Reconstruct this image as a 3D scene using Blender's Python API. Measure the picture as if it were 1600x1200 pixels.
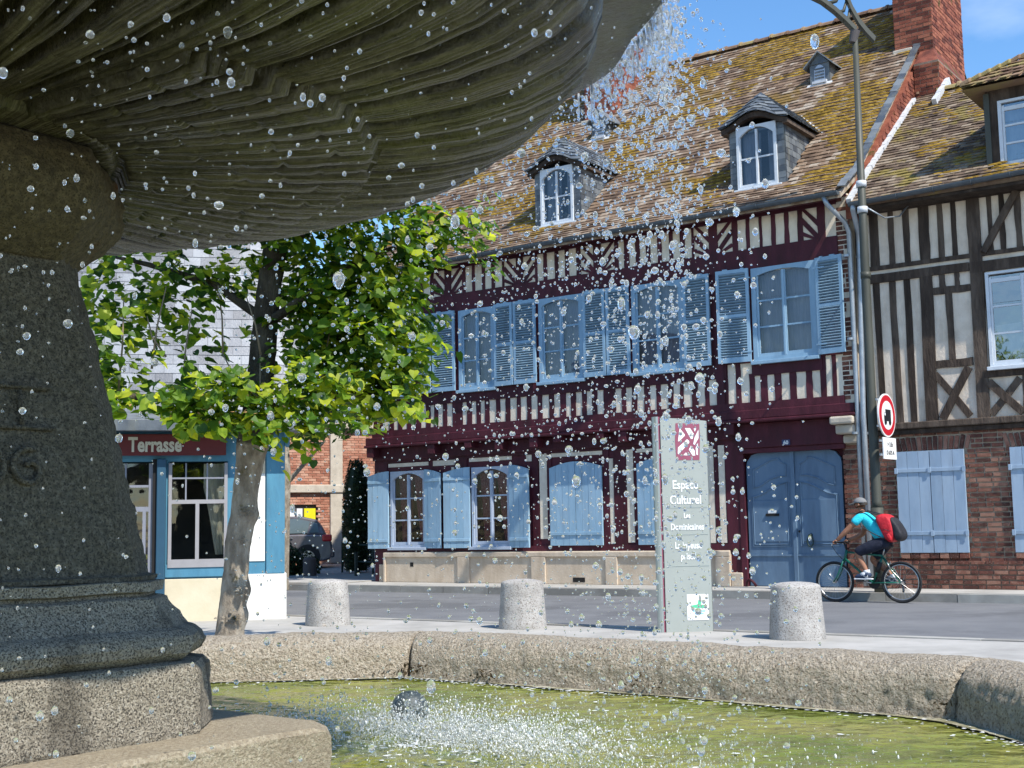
import bpy, math, random
import numpy as np
from mathutils import Vector, Matrix, noise as mnoise
PI = math.pi
for _o in list(bpy.data.objects):
    bpy.data.objects.remove(_o, do_unlink=True)
scene = bpy.context.scene
col = scene.collection
rng = random.Random(7)

# ---------------------------------------------------------------- camera
EYE = Vector((0, 0, 1.1))
PITCH, ROLL = 0.1131, -0.0176
_fw = Vector((0, math.cos(PITCH), math.sin(PITCH)))
_up = Vector((0, -math.sin(PITCH), math.cos(PITCH)))
_rt = Vector((1, 0, 0))
_r = _rt * math.cos(ROLL) + _up * math.sin(ROLL)
_u = _up * math.cos(ROLL) - _rt * math.sin(ROLL)
cam_data = bpy.data.cameras.new('camera')
cam = bpy.data.objects.new('camera', cam_data)
col.objects.link(cam)
M = Matrix.Identity(4)
for i in range(3):
    M[i][0], M[i][1], M[i][2], M[i][3] = _r[i], _u[i], -_fw[i], EYE[i]
cam.matrix_world = M
cam_data.sensor_width = 36.0
cam_data.lens = 45.0
cam_data.clip_start = 0.05
cam_data.clip_end = 3000
scene.camera = cam

# ---------------------------------------------------------------- light
SUN_EL = math.radians(51)
SUN_AZ = Vector((0.606, -0.796, 0)).normalized()
sun_dir = Vector((SUN_AZ.x * math.cos(SUN_EL), SUN_AZ.y * math.cos(SUN_EL), math.sin(SUN_EL)))
sd = bpy.data.lights.new('sun', 'SUN')
sd.energy = 4.3
sd.angle = math.radians(0.5)
sd.color = (1.0, 0.95, 0.87)
so = bpy.data.objects.new('sun', sd)
col.objects.link(so)
so.rotation_euler = sun_dir.to_track_quat('Z', 'Y').to_euler()
so.location = (10, -10, 30)
world = bpy.data.worlds.new('World')
scene.world = world
world.use_nodes = True
wn = world.node_tree
wn.nodes.clear()
w_out = wn.nodes.new('ShaderNodeOutputWorld')
w_bg = wn.nodes.new('ShaderNodeBackground')
w_sky = wn.nodes.new('ShaderNodeTexSky')
w_sky.sky_type = 'NISHITA'
w_sky.sun_disc = False
w_sky.sun_elevation = SUN_EL
w_sky.sun_rotation = math.atan2(SUN_AZ.x, SUN_AZ.y)
w_sky.altitude = 50
w_sky.air_density = 1.0
w_sky.dust_density = 0.15
w_sky.ozone_density = 2.6
# a few thin clouds, all round the sky
w_tc = wn.nodes.new('ShaderNodeTexCoord')
w_map = wn.nodes.new('ShaderNodeMapping')
w_map.inputs['Scale'].default_value = (1.6, 1.6, 4.0)
w_map.inputs['Location'].default_value = (0.35, 0.1, 0.2)
w_n = wn.nodes.new('ShaderNodeTexNoise')
w_n.inputs['Scale'].default_value = 1.6
w_n.inputs['Detail'].default_value = 7
w_n.inputs['Roughness'].default_value = 0.55
w_r = wn.nodes.new('ShaderNodeMapRange')
w_r.inputs['From Min'].default_value = 0.60
w_r.inputs['From Max'].default_value = 0.80
w_r.inputs['To Max'].default_value = 0.3
w_mix = wn.nodes.new('ShaderNodeMix')
w_mix.data_type = 'RGBA'
w_mix.inputs['B'].default_value = (7.5, 7.8, 8.3, 1)
wn.links.new(w_tc.outputs['Generated'], w_map.inputs['Vector'])
wn.links.new(w_map.outputs[0], w_n.inputs['Vector'])
wn.links.new(w_n.outputs['Fac'], w_r.inputs['Value'])
wn.links.new(w_r.outputs[0], w_mix.inputs['Factor'])
w_hs = wn.nodes.new('ShaderNodeHueSaturation')
w_hs.inputs['Saturation'].default_value = 1.2
wn.links.new(w_sky.outputs[0], w_hs.inputs['Color'])
wn.links.new(w_hs.outputs[0], w_mix.inputs['A'])
wn.links.new(w_mix.outputs['Result'], w_bg.inputs['Color'])
w_bg.inputs['Strength'].default_value = 0.15
wn.links.new(w_bg.outputs[0], w_out.inputs[0])
scene.view_settings.view_transform = 'Standard'
scene.view_settings.look = 'None'
scene.view_settings.gamma = 1
scene.view_settings.exposure = 0.65
scene.view_settings.use_curve_mapping = False
scene.render.engine = 'CYCLES'
scene.cycles.use_denoising = True
scene.cycles.max_bounces = 8
scene.cycles.transparent_max_bounces = 16
scene.cycles.sample_clamp_indirect = 6

# ---------------------------------------------------------------- materials
def _ramp(nt, fac, cols):
    r = nt.nodes.new('ShaderNodeValToRGB')
    el = r.color_ramp.elements
    n = len(cols)
    for i, c in enumerate(cols):
        if i < 2:
            e = el[i]
        else:
            e = el.new(0.5)
    pos = [0.0] * n
    for i in range(n):
        pos[i] = 0.28 + 0.44 * i / max(1, n - 1)
    for i in range(n):
        el[i].position = pos[i]
        el[i].color = (*cols[i], 1)
    nt.links.new(fac, r.inputs[0])
    return r.outputs[0]

def _noise(nt, pos, scale, detail=5, rough=0.6, stretch=None):
    n = nt.nodes.new('ShaderNodeTexNoise')
    n.inputs['Scale'].default_value = scale
    n.inputs['Detail'].default_value = detail
    n.inputs['Roughness'].default_value = rough
    if stretch:
        m = nt.nodes.new('ShaderNodeMapping')
        m.inputs['Scale'].default_value = stretch
        nt.links.new(pos, m.inputs[0])
        pos = m.outputs[0]
    nt.links.new(pos, n.inputs['Vector'])
    return n.outputs['Fac']

def _math(nt, op, a, b=None, clamp=False):
    m = nt.nodes.new('ShaderNodeMath')
    m.operation = op
    m.use_clamp = clamp
    for k, v in ((0, a), (1, b)):
        if v is None:
            continue
        if isinstance(v, (int, float)):
            m.inputs[k].default_value = v
        else:
            nt.links.new(v, m.inputs[k])
    return m.outputs[0]

def _mixc(nt, fac, a, b, mode='MIX'):
    m = nt.nodes.new('ShaderNodeMix')
    m.data_type = 'RGBA'
    m.blend_type = mode
    if isinstance(fac, (int, float)):
        m.inputs['Factor'].default_value = fac
    else:
        nt.links.new(fac, m.inputs['Factor'])
    for k, v in (('A', a), ('B', b)):
        if isinstance(v, tuple):
            m.inputs[k].default_value = (*v, 1)
        else:
            nt.links.new(v, m.inputs[k])
    return m.outputs['Result']

def mat(name, cols, scale=3.0, rough=0.8, bump=0.0, bscale=40.0, bdist=0.01, rnd=0.0, metal=0.0,
        spec=0.3, speck=None, coords='world', stretch=None, patch=None, bdetail=6, stain=None):
    """cols: ramp colours driven by a noise (plus a per piece random); speck=(scale, colour, amount, threshold);
    patch=(scale, colours..., threshold) a second colour in patches; stain=(scale, colour, amount)"""
    m = bpy.data.materials.new(name)
    m.use_nodes = True
    nt = m.node_tree
    bs = nt.nodes['Principled BSDF']
    if coords == 'world':
        g = nt.nodes.new('ShaderNodeNewGeometry')
        pos = g.outputs['Position']
    else:
        g = nt.nodes.new('ShaderNodeTexCoord')
        pos = g.outputs['Object']
    f = _noise(nt, pos, scale, 6, 0.62, stretch)
    if rnd:
        at = nt.nodes.new('ShaderNodeAttribute')
        at.attribute_name = 'rnd'
        oi = nt.nodes.new('ShaderNodeObjectInfo')
        s = _math(nt, 'FRACT', _math(nt, 'ADD', at.outputs['Fac'], oi.outputs['Random']))
        s = _math(nt, 'MULTIPLY', _math(nt, 'SUBTRACT', s, 0.5), rnd)
        f = _math(nt, 'ADD', f, s)
    c = _ramp(nt, f, cols)
    if patch:
        pn = _noise(nt, pos, patch[0], 7, 0.65)
        pr = nt.nodes.new('ShaderNodeMapRange')
        pr.inputs['From Min'].default_value = patch[2] - 0.035
        pr.inputs['From Max'].default_value = patch[2] + 0.035
        nt.links.new(pn, pr.inputs['Value'])
        c = _mixc(nt, pr.outputs[0], c, patch[1])
    if stain:
        sn = _noise(nt, pos, stain[0], 6, 0.6, (1, 1, 0.22))
        sr = nt.nodes.new('ShaderNodeMapRange')
        sr.inputs['From Min'].default_value = 0.5
        sr.inputs['From Max'].default_value = 0.72
        sr.inputs['To Max'].default_value = stain[2]
        nt.links.new(sn, sr.inputs['Value'])
        c = _mixc(nt, sr.outputs[0], c, stain[1])
    if speck:
        sn = _noise(nt, pos, speck[0], 2, 0.5)
        sr = nt.nodes.new('ShaderNodeMapRange')
        sr.inputs['From Min'].default_value = speck[3]
        sr.inputs['From Max'].default_value = speck[3] + 0.06
        sr.inputs['To Max'].default_value = speck[2]
        nt.links.new(sn, sr.inputs['Value'])
        c = _mixc(nt, sr.outputs[0], c, speck[1])
    nt.links.new(c, bs.inputs['Base Color'])
    bs.inputs['Roughness'].default_value = rough
    bs.inputs['Metallic'].default_value = metal
    bs.inputs['Specular IOR Level'].default_value = spec
    if bump:
        bn = _noise(nt, pos, bscale, bdetail, 0.65, stretch)
        b = nt.nodes.new('ShaderNodeBump')
        b.inputs['Strength'].default_value = bump
        b.inputs['Distance'].default_value = bdist
        nt.links.new(bn, b.inputs['Height'])
        nt.links.new(b.outputs[0], bs.inputs['Normal'])
    return m

def flat(name, c, rough=0.6, metal=0.0, spec=0.4):
    d = tuple(x * 0.86 for x in c)
    return mat(name, [d, c], 9.0, rough, 0.15, 60.0, 0.002, metal=metal, spec=spec)

MT = {}
MT['burgundy'] = mat('burgundy_paint', [(0.040, 0.0065, 0.011), (0.062, 0.010, 0.018), (0.088, 0.016, 0.027)], 5, 0.62, 0.5, 30, 0.012, rnd=0.25, stretch=(1, 1, 0.35), stain=(3, (0.03, 0.012, 0.014), 0.5))
MT['plaster'] = mat('cream_plaster', [(0.64, 0.55, 0.43), (0.73, 0.64, 0.51), (0.78, 0.70, 0.57)], 4, 0.92, 0.4, 22, 0.012, stain=(5, (0.36, 0.30, 0.23), 0.45))
MT['stucco'] = mat('beige_stucco', [(0.46, 0.37, 0.28), (0.56, 0.46, 0.35), (0.62, 0.52, 0.41)], 3, 0.93, 0.6, 30, 0.01, stain=(4, (0.33, 0.25, 0.17), 0.5))
MT['blue'] = mat('blue_paint', [(0.205, 0.33, 0.44), (0.24, 0.375, 0.49), (0.28, 0.42, 0.53)], 6, 0.5, 0.25, 50, 0.004, rnd=0.25, stretch=(1, 1, 0.3), stain=(6, (0.12, 0.17, 0.23), 0.3))
MT['paleblue'] = mat('pale_blue_paint', [(0.25, 0.345, 0.455), (0.30, 0.395, 0.505), (0.345, 0.44, 0.545)], 5, 0.55, 0.3, 45, 0.004, rnd=0.3, stretch=(1, 1, 0.3), stain=(7, (0.19, 0.23, 0.28), 0.4))
MT['skyblue'] = mat('sky_blue_paint', [(0.235, 0.375, 0.49), (0.28, 0.43, 0.55), (0.325, 0.475, 0.59)], 5, 0.55, 0.3, 45, 0.004, rnd=0.3, stretch=(1, 1, 0.3), stain=(7, (0.19, 0.25, 0.30), 0.45))
MT['doorblue'] = mat('door_blue_paint', [(0.095, 0.16, 0.24), (0.12, 0.19, 0.275), (0.14, 0.215, 0.30)], 4, 0.5, 0.25, 45, 0.004, stretch=(1, 1, 0.3), stain=(4, (0.05, 0.08, 0.13), 0.5))
MT['windowgrey'] = flat('grey_window_paint', (0.42, 0.48, 0.58), 0.5)
MT['white'] = flat('white_window_paint', (0.62, 0.66, 0.70), 0.5)
MT['oak'] = mat('weathered_oak', [(0.028, 0.019, 0.014), (0.06, 0.042, 0.031), (0.115, 0.085, 0.064)], 9, 0.85, 0.9, 40, 0.02, rnd=0.3, stretch=(1, 1, 0.22))
MT['plaster2'] = mat('pinkish_plaster', [(0.55, 0.46, 0.36), (0.67, 0.57, 0.46), (0.74, 0.65, 0.54)], 3.5, 0.92, 0.5, 24, 0.014, stain=(4, (0.33, 0.26, 0.20), 0.5))
MT['brick'] = mat('red_brick', [(0.075, 0.032, 0.024), (0.15, 0.056, 0.040), (0.20, 0.082, 0.056), (0.29, 0.15, 0.105)], 7, 0.9, 0.7, 90, 0.008, rnd=0.5, speck=(60, (0.40, 0.33, 0.26), 0.5, 0.62))
MT['mortar'] = mat('lime_mortar', [(0.34, 0.28, 0.21), (0.46, 0.39, 0.30)], 9, 0.95, 0.6, 70, 0.008)
MT['oldmortar'] = mat('dark_mortar', [(0.17, 0.12, 0.09), (0.27, 0.20, 0.15)], 9, 0.95, 0.6, 70, 0.008)
MT['chimneybrick'] = mat('chimney_brick', [(0.09, 0.026, 0.018), (0.21, 0.062, 0.038), (0.31, 0.11, 0.065)], 5, 0.9, 0.7, 90, 0.008, rnd=0.5, patch=(1.7, (0.07, 0.06, 0.015), 0.63))
MT['farbrick'] = mat('orange_brick', [(0.30, 0.12, 0.075), (0.44, 0.20, 0.13), (0.52, 0.30, 0.21)], 2, 0.92, 0.5, 60, 0.01, rnd=0.5)
MT['tile'] = mat('roof_tile', [(0.085, 0.055, 0.038), (0.16, 0.105, 0.07), (0.215, 0.145, 0.095), (0.37, 0.31, 0.245)], 3, 0.93, 0.9, 60, 0.012, rnd=0.35, patch=(0.85, (0.185, 0.115, 0.03), 0.59))
MT['tile2'] = mat('brown_roof_tile', [(0.085, 0.058, 0.042), (0.145, 0.10, 0.07), (0.185, 0.135, 0.092), (0.28, 0.22, 0.16)], 5, 0.93, 0.8, 60, 0.01, rnd=0.5, patch=(1.4, (0.22, 0.17, 0.05), 0.58))
MT['ridge'] = mat('ridge_tile', [(0.12, 0.07, 0.045), (0.26, 0.17, 0.11), (0.30, 0.24, 0.10)], 3, 0.9, 0.6, 50, 0.01, rnd=0.4)
MT['moss'] = mat('golden_moss', [(0.12, 0.075, 0.016), (0.23, 0.142, 0.024), (0.34, 0.215, 0.042)], 6, 0.97, 1.0, 120, 0.01, rnd=0.4, spec=0.05)
MT['slate'] = mat('grey_slate', [(0.055, 0.065, 0.078), (0.10, 0.115, 0.13), (0.165, 0.18, 0.19)], 4, 0.42, 0.5, 40, 0.006, rnd=0.6, spec=0.5, stain=(6, (0.17, 0.17, 0.13), 0.5))
MT['slateroof'] = mat('pale_slate', [(0.09, 0.098, 0.115), (0.15, 0.162, 0.185), (0.22, 0.236, 0.26)], 4, 0.40, 0.4, 40, 0.006, rnd=0.6, spec=0.5)
MT['lead'] = mat('white_lead', [(0.45, 0.47, 0.49), (0.62, 0.63, 0.65)], 8, 0.6, 0.4, 30, 0.01)
MT['zinc'] = mat('dark_zinc', [(0.055, 0.07, 0.085), (0.10, 0.12, 0.14)], 6, 0.45, 0.3, 20, 0.01, metal=0.3, spec=0.5)
MT['pipe'] = mat('grey_zinc_pipe', [(0.25, 0.28, 0.31), (0.40, 0.43, 0.46)], 5, 0.38, 0.2, 20, 0.01, metal=0.5, spec=0.5)
MT['dark'] = flat('dark_interior', (0.014, 0.013, 0.013), 0.9)
MT['curtain'] = mat('grey_curtain', [(0.17, 0.18, 0.21), (0.30, 0.31, 0.36)], 10, 0.9, 0.3, 30, 0.01, stretch=(1, 1, 0.1))
MT['redcurtain'] = mat('red_check_curtain', [(0.20, 0.035, 0.05), (0.30, 0.07, 0.085), (0.42, 0.17, 0.17)], 26, 0.9, 0.3, 30, 0.01)
MT['stonelight'] = mat('pale_limestone', [(0.40, 0.35, 0.28), (0.55, 0.49, 0.40)], 5, 0.9, 0.6, 50, 0.01)
MT['asphalt'] = mat('asphalt', [(0.125, 0.128, 0.135), (0.155, 0.158, 0.165), (0.185, 0.187, 0.19)], 1.3, 0.85, 0.6, 160, 0.006, patch=(0.35, (0.115, 0.117, 0.122), 0.56), speck=(260, (0.27, 0.27, 0.27), 0.6, 0.6))
MT['pave'] = mat('concrete_paving', [(0.30, 0.288, 0.265), (0.385, 0.37, 0.34), (0.45, 0.43, 0.40)], 1.6, 0.9, 0.4, 90, 0.006, stain=(2, (0.26, 0.25, 0.23), 0.5), speck=(120, (0.26, 0.25, 0.23), 0.5, 0.62))
MT['kerb'] = mat('kerb_stone', [(0.22, 0.21, 0.19), (0.36, 0.35, 0.32)], 3, 0.9, 0.5, 80, 0.006, rnd=0.5)
MT['ground'] = mat('gravel_ground', [(0.24, 0.22, 0.19), (0.32, 0.30, 0.26)], 2, 0.95, 0.5, 90, 0.01)
MT['bollard'] = mat('speckled_concrete', [(0.28, 0.265, 0.245), (0.40, 0.38, 0.355), (0.50, 0.48, 0.45)], 6, 0.9, 0.9, 70, 0.012, speck=(75, (0.17, 0.145, 0.125), 0.8, 0.56), patch=(3, (0.50, 0.42, 0.34), 0.66))
MT['darkstone'] = flat('dark_stone', (0.09, 0.08, 0.08), 0.9)
MT['fshaft'] = mat('wet_dark_granite', [(0.07, 0.06, 0.04), (0.18, 0.158, 0.112), (0.33, 0.29, 0.21)], 75, 0.7, 1.0, 100, 0.035, spec=0.4, speck=(190, (0.035, 0.03, 0.022), 0.75, 0.54), stain=(4, (0.06, 0.052, 0.036), 0.6), bdetail=9)
MT['fcap'] = mat('algae_granite', [(0.06, 0.05, 0.03), (0.13, 0.105, 0.055), (0.20, 0.165, 0.09)], 60, 0.75, 1.0, 110, 0.02, speck=(210, (0.04, 0.035, 0.02), 0.8, 0.56), patch=(3.5, (0.13, 0.055, 0.015), 0.63))
MT['fplinth'] = mat('granite_plinth', [(0.17, 0.145, 0.11), (0.33, 0.285, 0.215), (0.52, 0.47, 0.38)], 120, 0.78, 1.0, 130, 0.012, speck=(230, (0.035, 0.03, 0.025), 0.85, 0.525), stain=(8, (0.06, 0.05, 0.038), 0.85))
MT['fstep'] = mat('wet_tan_granite', [(0.24, 0.19, 0.13), (0.38, 0.32, 0.225), (0.52, 0.46, 0.35)], 90, 0.6, 1.0, 110, 0.012, speck=(180, (0.16, 0.12, 0.08), 0.6, 0.55), stain=(3, (0.16, 0.12, 0.08), 0.6))
MT['frim'] = mat('rough_rim_stone', [(0.31, 0.255, 0.185), (0.47, 0.40, 0.305), (0.62, 0.55, 0.44)], 45, 0.85, 1.0, 70, 0.035, speck=(95, (0.13, 0.095, 0.06), 0.65, 0.56), patch=(1.3, (0.24, 0.17, 0.095), 0.62), bdetail=4)
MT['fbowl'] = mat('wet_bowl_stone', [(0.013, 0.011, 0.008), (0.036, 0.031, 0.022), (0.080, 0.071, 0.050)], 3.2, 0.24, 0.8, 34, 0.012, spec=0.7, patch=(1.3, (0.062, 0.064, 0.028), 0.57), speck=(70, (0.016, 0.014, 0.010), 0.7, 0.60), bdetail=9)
def bowl_streaks():
    # pale and dark streaks that run along the ribs
    m = MT['fbowl']; nt = m.node_tree; bs = nt.nodes['Principled BSDF']
    old = bs.inputs['Base Color'].links[0].from_socket
    at = nt.nodes.new('ShaderNodeAttribute'); at.attribute_name = 'polar'
    n = _noise(nt, at.outputs['Vector'], 1.0, 6, 0.7)
    r = nt.nodes.new('ShaderNodeMapRange'); r.inputs['From Min'].default_value = .46; r.inputs['From Max'].default_value = .70
    nt.links.new(n, r.inputs['Value'])
    c = _mixc(nt, r.outputs[0], old, (0.155, 0.145, 0.10))
    n2 = _noise(nt, at.outputs['Vector'], 2.3, 5, 0.7)
    r2 = nt.nodes.new('ShaderNodeMapRange'); r2.inputs['From Min'].default_value = .50; r2.inputs['From Max'].default_value = .62; r2.inputs['To Max'].default_value = .8
    nt.links.new(n2, r2.inputs['Value'])
    c = _mixc(nt, r2.outputs[0], c, (0.016, 0.014, 0.011))
    nt.links.new(c, bs.inputs['Base Color'])
bowl_streaks()
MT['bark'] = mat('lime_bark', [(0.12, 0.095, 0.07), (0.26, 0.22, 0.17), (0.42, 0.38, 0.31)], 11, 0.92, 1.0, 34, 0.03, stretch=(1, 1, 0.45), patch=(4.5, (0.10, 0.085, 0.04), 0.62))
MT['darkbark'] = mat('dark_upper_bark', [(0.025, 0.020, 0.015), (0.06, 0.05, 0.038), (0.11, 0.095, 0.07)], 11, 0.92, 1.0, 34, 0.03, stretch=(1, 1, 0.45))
MT['twig'] = flat('twig_bark', (0.22, 0.17, 0.12), 0.9)
MT['leather'] = flat('black_rubber', (0.016, 0.016, 0.017), 0.6)
MT['bikegreen'] = flat('green_bike_paint', (0.012, 0.13, 0.09), 0.35)
MT['chrome'] = flat('brushed_metal', (0.5, 0.5, 0.5), 0.3, 0.9)
MT['skin'] = mat('tanned_skin', [(0.26, 0.12, 0.07), (0.34, 0.165, 0.10)], 9, 0.55)
MT['paleskin'] = mat('pale_leg_skin', [(0.45, 0.27, 0.19), (0.55, 0.35, 0.26)], 9, 0.55)
MT['tshirt'] = mat('turquoise_cotton', [(0.022, 0.50, 0.62), (0.045, 0.62, 0.75)], 9, 0.85, 0.5, 14, 0.03)
MT['shorts'] = mat('navy_cotton', [(0.010, 0.012, 0.024), (0.022, 0.026, 0.045)], 9, 0.9, 0.5, 18, 0.03)
MT['capgrey'] = flat('grey_cap_cloth', (0.20, 0.20, 0.20), 0.9)
MT['shoewhite'] = flat('white_trainer', (0.70, 0.71, 0.73), 0.6)
MT['shoenavy'] = flat('navy_trainer', (0.03, 0.05, 0.10), 0.6)
MT['packred'] = mat('red_nylon', [(0.42, 0.012, 0.02), (0.60, 0.03, 0.045)], 9, 0.6, 0.5, 16, 0.03)
MT['packblack'] = mat('black_nylon', [(0.012, 0.012, 0.016), (0.03, 0.03, 0.036)], 9, 0.6, 0.5, 16, 0.03)
MT['hair'] = flat('dark_hair', (0.03, 0.025, 0.02), 0.8)
MT['postgrey'] = mat('olive_grey_post', [(0.048, 0.05, 0.040), (0.078, 0.08, 0.064)], 4, 0.5, 0.2, 30, 0.004, stretch=(1, 1, 0.3))
MT['signred'] = flat('sign_red', (0.50, 0.012, 0.025), 0.45)
MT['signwhite'] = flat('sign_white', (0.78, 0.78, 0.77), 0.45)
MT['signblack'] = flat('sign_black', (0.012, 0.013, 0.016), 0.5)
MT['totem'] = mat('pale_green_panel', [(0.29, 0.315, 0.29), (0.33, 0.355, 0.33)], 2, 0.4, 0.1, 20, 0.003, spec=0.4)
MT['alu'] = mat('brushed_aluminium', [(0.34, 0.37, 0.35), (0.46, 0.49, 0.47)], 3, 0.32, 0.1, 20, 0.003, metal=0.6, stretch=(1, 1, 0.05))
MT['logo'] = flat('plum_print', (0.28, 0.075, 0.12), 0.5)
MT['brightwhite'] = flat('white_print', (0.82, 0.83, 0.82), 0.5)
MT['greenprint'] = flat('green_print', (0.10, 0.55, 0.30), 0.5)
MT['cyanprint'] = flat('cyan_print', (0.25, 0.60, 0.75), 0.5)
MT['barblue'] = mat('restaurant_blue', [(0.05, 0.17, 0.26), (0.07, 0.21, 0.31), (0.085, 0.25, 0.35)], 5, 0.6, 0.4, 40, 0.006, stretch=(1, 1, 0.3), stain=(5, (0.05, 0.12, 0.17), 0.6))
MT['navy'] = flat('restaurant_blue_shaded', (0.018, 0.07, 0.12), 0.6)  # restaurant blue darkened: the pillars' shade is put into this paint
MT['barred'] = flat('restaurant_red', (0.11, 0.014, 0.012), 0.7)
MT['barcream'] = mat('cream_render', [(0.52, 0.45, 0.31), (0.62, 0.55, 0.41)], 3, 0.9, 0.3, 40, 0.006)
MT['barwhite'] = mat('white_render', [(0.68, 0.67, 0.62), (0.76, 0.75, 0.70)], 3, 0.9, 0.2, 40, 0.005, stain=(3, (0.60, 0.58, 0.52), 0.35))
MT['gilt'] = flat('cream_letters', (0.50, 0.45, 0.33), 0.6)
MT['framegrey'] = flat('grey_joinery', (0.22, 0.23, 0.27), 0.5)
MT['carpaint'] = flat('brown_grey_metallic', (0.17, 0.155, 0.16), 0.25, 0.5, 0.6)
MT['carpaint2'] = flat('black_car_paint', (0.02, 0.025, 0.025), 0.25, 0.3, 0.6)
MT['carglass'] = flat('car_glass', (0.10, 0.13, 0.13), 0.08, 0.0, 0.8)
MT['redlamp'] = flat('red_lamp_lens', (0.50, 0.02, 0.03), 0.25)
MT['yellow'] = flat('yellow_poster', (0.75, 0.68, 0.01), 0.6)
MT['railing'] = flat('dark_green_iron', (0.015, 0.035, 0.03), 0.6)
MT['ball'] = mat('grey_float', [(0.035, 0.045, 0.045), (0.07, 0.085, 0.085)], 20, 0.4, 0.6, 60, 0.01, spec=0.5)

def leafmat(name, cols, trans):
    m = bpy.data.materials.new(name)
    m.use_nodes = True
    nt = m.node_tree
    nt.nodes.remove(nt.nodes['Principled BSDF'])
    out = nt.nodes['Material Output']
    g = nt.nodes.new('ShaderNodeNewGeometry')
    at = nt.nodes.new('ShaderNodeAttribute')
    at.attribute_name = 'rnd'
    oi = nt.nodes.new('ShaderNodeObjectInfo')
    s = _math(nt, 'FRACT', _math(nt, 'ADD', at.outputs['Fac'], oi.outputs['Random']))
    f = _math(nt, 'ADD', _math(nt, 'MULTIPLY', _noise(nt, g.outputs['Position'], 2.2), 0.5), _math(nt, 'MULTIPLY', s, 0.5))
    c = _ramp(nt, f, cols)
    d = nt.nodes.new('ShaderNodeBsdfPrincipled')
    d.inputs['Roughness'].default_value = 0.5
    d.inputs['Specular IOR Level'].default_value = 0.35
    nt.links.new(c, d.inputs['Base Color'])
    t = nt.nodes.new('ShaderNodeBsdfTranslucent')
    tc = _mixc(nt, 1.0, c, trans, 'MULTIPLY')
    nt.links.new(tc, t.inputs['Color'])
    mx = nt.nodes.new('ShaderNodeMixShader')
    mx.inputs[0].default_value = 0.45
    nt.links.new(d.outputs[0], mx.inputs[1])
    nt.links.new(t.outputs[0], mx.inputs[2])
    nt.links.new(mx.outputs[0], out.inputs[0])
    return m
MT['leaf'] = leafmat('lime_leaf', [(0.018, 0.048, 0.009), (0.055, 0.125, 0.014), (0.145, 0.23, 0.022), (0.33, 0.37, 0.035)], (3.0, 2.8, 1.2))
MT['farleaf'] = leafmat('far_tree_leaf', [(0.025, 0.055, 0.012), (0.055, 0.11, 0.02), (0.09, 0.16, 0.03)], (1.8, 1.8, 1.0))
MT['yew'] = leafmat('yew_needle', [(0.010, 0.022, 0.008), (0.022, 0.045, 0.014), (0.04, 0.07, 0.02)], (1.2, 1.2, 1.0))

def glassmat(name, fac_base, tint=(0.9, 0.95, 1.0)):
    m = bpy.data.materials.new(name)
    m.use_nodes = True
    nt = m.node_tree
    nt.nodes.remove(nt.nodes['Principled BSDF'])
    out = nt.nodes['Material Output']
    tr = nt.nodes.new('ShaderNodeBsdfTransparent')
    tr.inputs[0].default_value = (*tint, 1)
    gl = nt.nodes.new('ShaderNodeBsdfGlossy')
    gl.inputs['Roughness'].default_value = 0.03
    g = nt.nodes.new('ShaderNodeNewGeometry')
    bn = _noise(nt, g.outputs['Position'], 2.5, 2)
    b = nt.nodes.new('ShaderNodeBump')
    b.inputs['Strength'].default_value = 0.25
    b.inputs['Distance'].default_value = 0.02
    nt.links.new(bn, b.inputs['Height'])
    nt.links.new(b.outputs[0], gl.inputs['Normal'])
    fr = nt.nodes.new('ShaderNodeFresnel')
    fr.inputs['IOR'].default_value = 1.5
    f = _math(nt, 'ADD', fr.outputs[0], fac_base, True)
    mx = nt.nodes.new('ShaderNodeMixShader')
    nt.links.new(f, mx.inputs[0])
    nt.links.new(tr.outputs[0], mx.inputs[1])
    nt.links.new(gl.outputs[0], mx.inputs[2])
    nt.links.new(mx.outputs[0], out.inputs[0])
    return m
MT['glass'] = glassmat('window_glass', 0.06)
MT['clearglass'] = glassmat('clear_glass', -0.02)
MT['skyglass'] = glassmat('reflecting_glass', 0.32)

def watermat():
    m = bpy.data.materials.new('green_pool_water')
    m.use_nodes = True
    nt = m.node_tree
    bs = nt.nodes['Principled BSDF']
    g = nt.nodes.new('ShaderNodeNewGeometry')
    f = _noise(nt, g.outputs['Position'], 1.3, 6, 0.6)
    c = _ramp(nt, f, [(0.085, 0.12, 0.02), (0.155, 0.185, 0.035), (0.235, 0.23, 0.055), (0.14, 0.20, 0.09)])
    nt.links.new(c, bs.inputs['Base Color'])
    bs.inputs['Roughness'].default_value = 0.06
    bs.inputs['IOR'].default_value = 1.33
    bn = _math(nt, 'ADD', _noise(nt, g.outputs['Position'], 10, 3, 0.5), _math(nt, 'MULTIPLY', _noise(nt, g.outputs['Position'], 3.5, 2), 2.0))
    b = nt.nodes.new('ShaderNodeBump')
    b.inputs['Strength'].default_value = 0.9
    b.inputs['Distance'].default_value = 0.035
    nt.links.new(bn, b.inputs['Height'])
    nt.links.new(b.outputs[0], bs.inputs['Normal'])
    return m
MT['pool'] = watermat()
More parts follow.
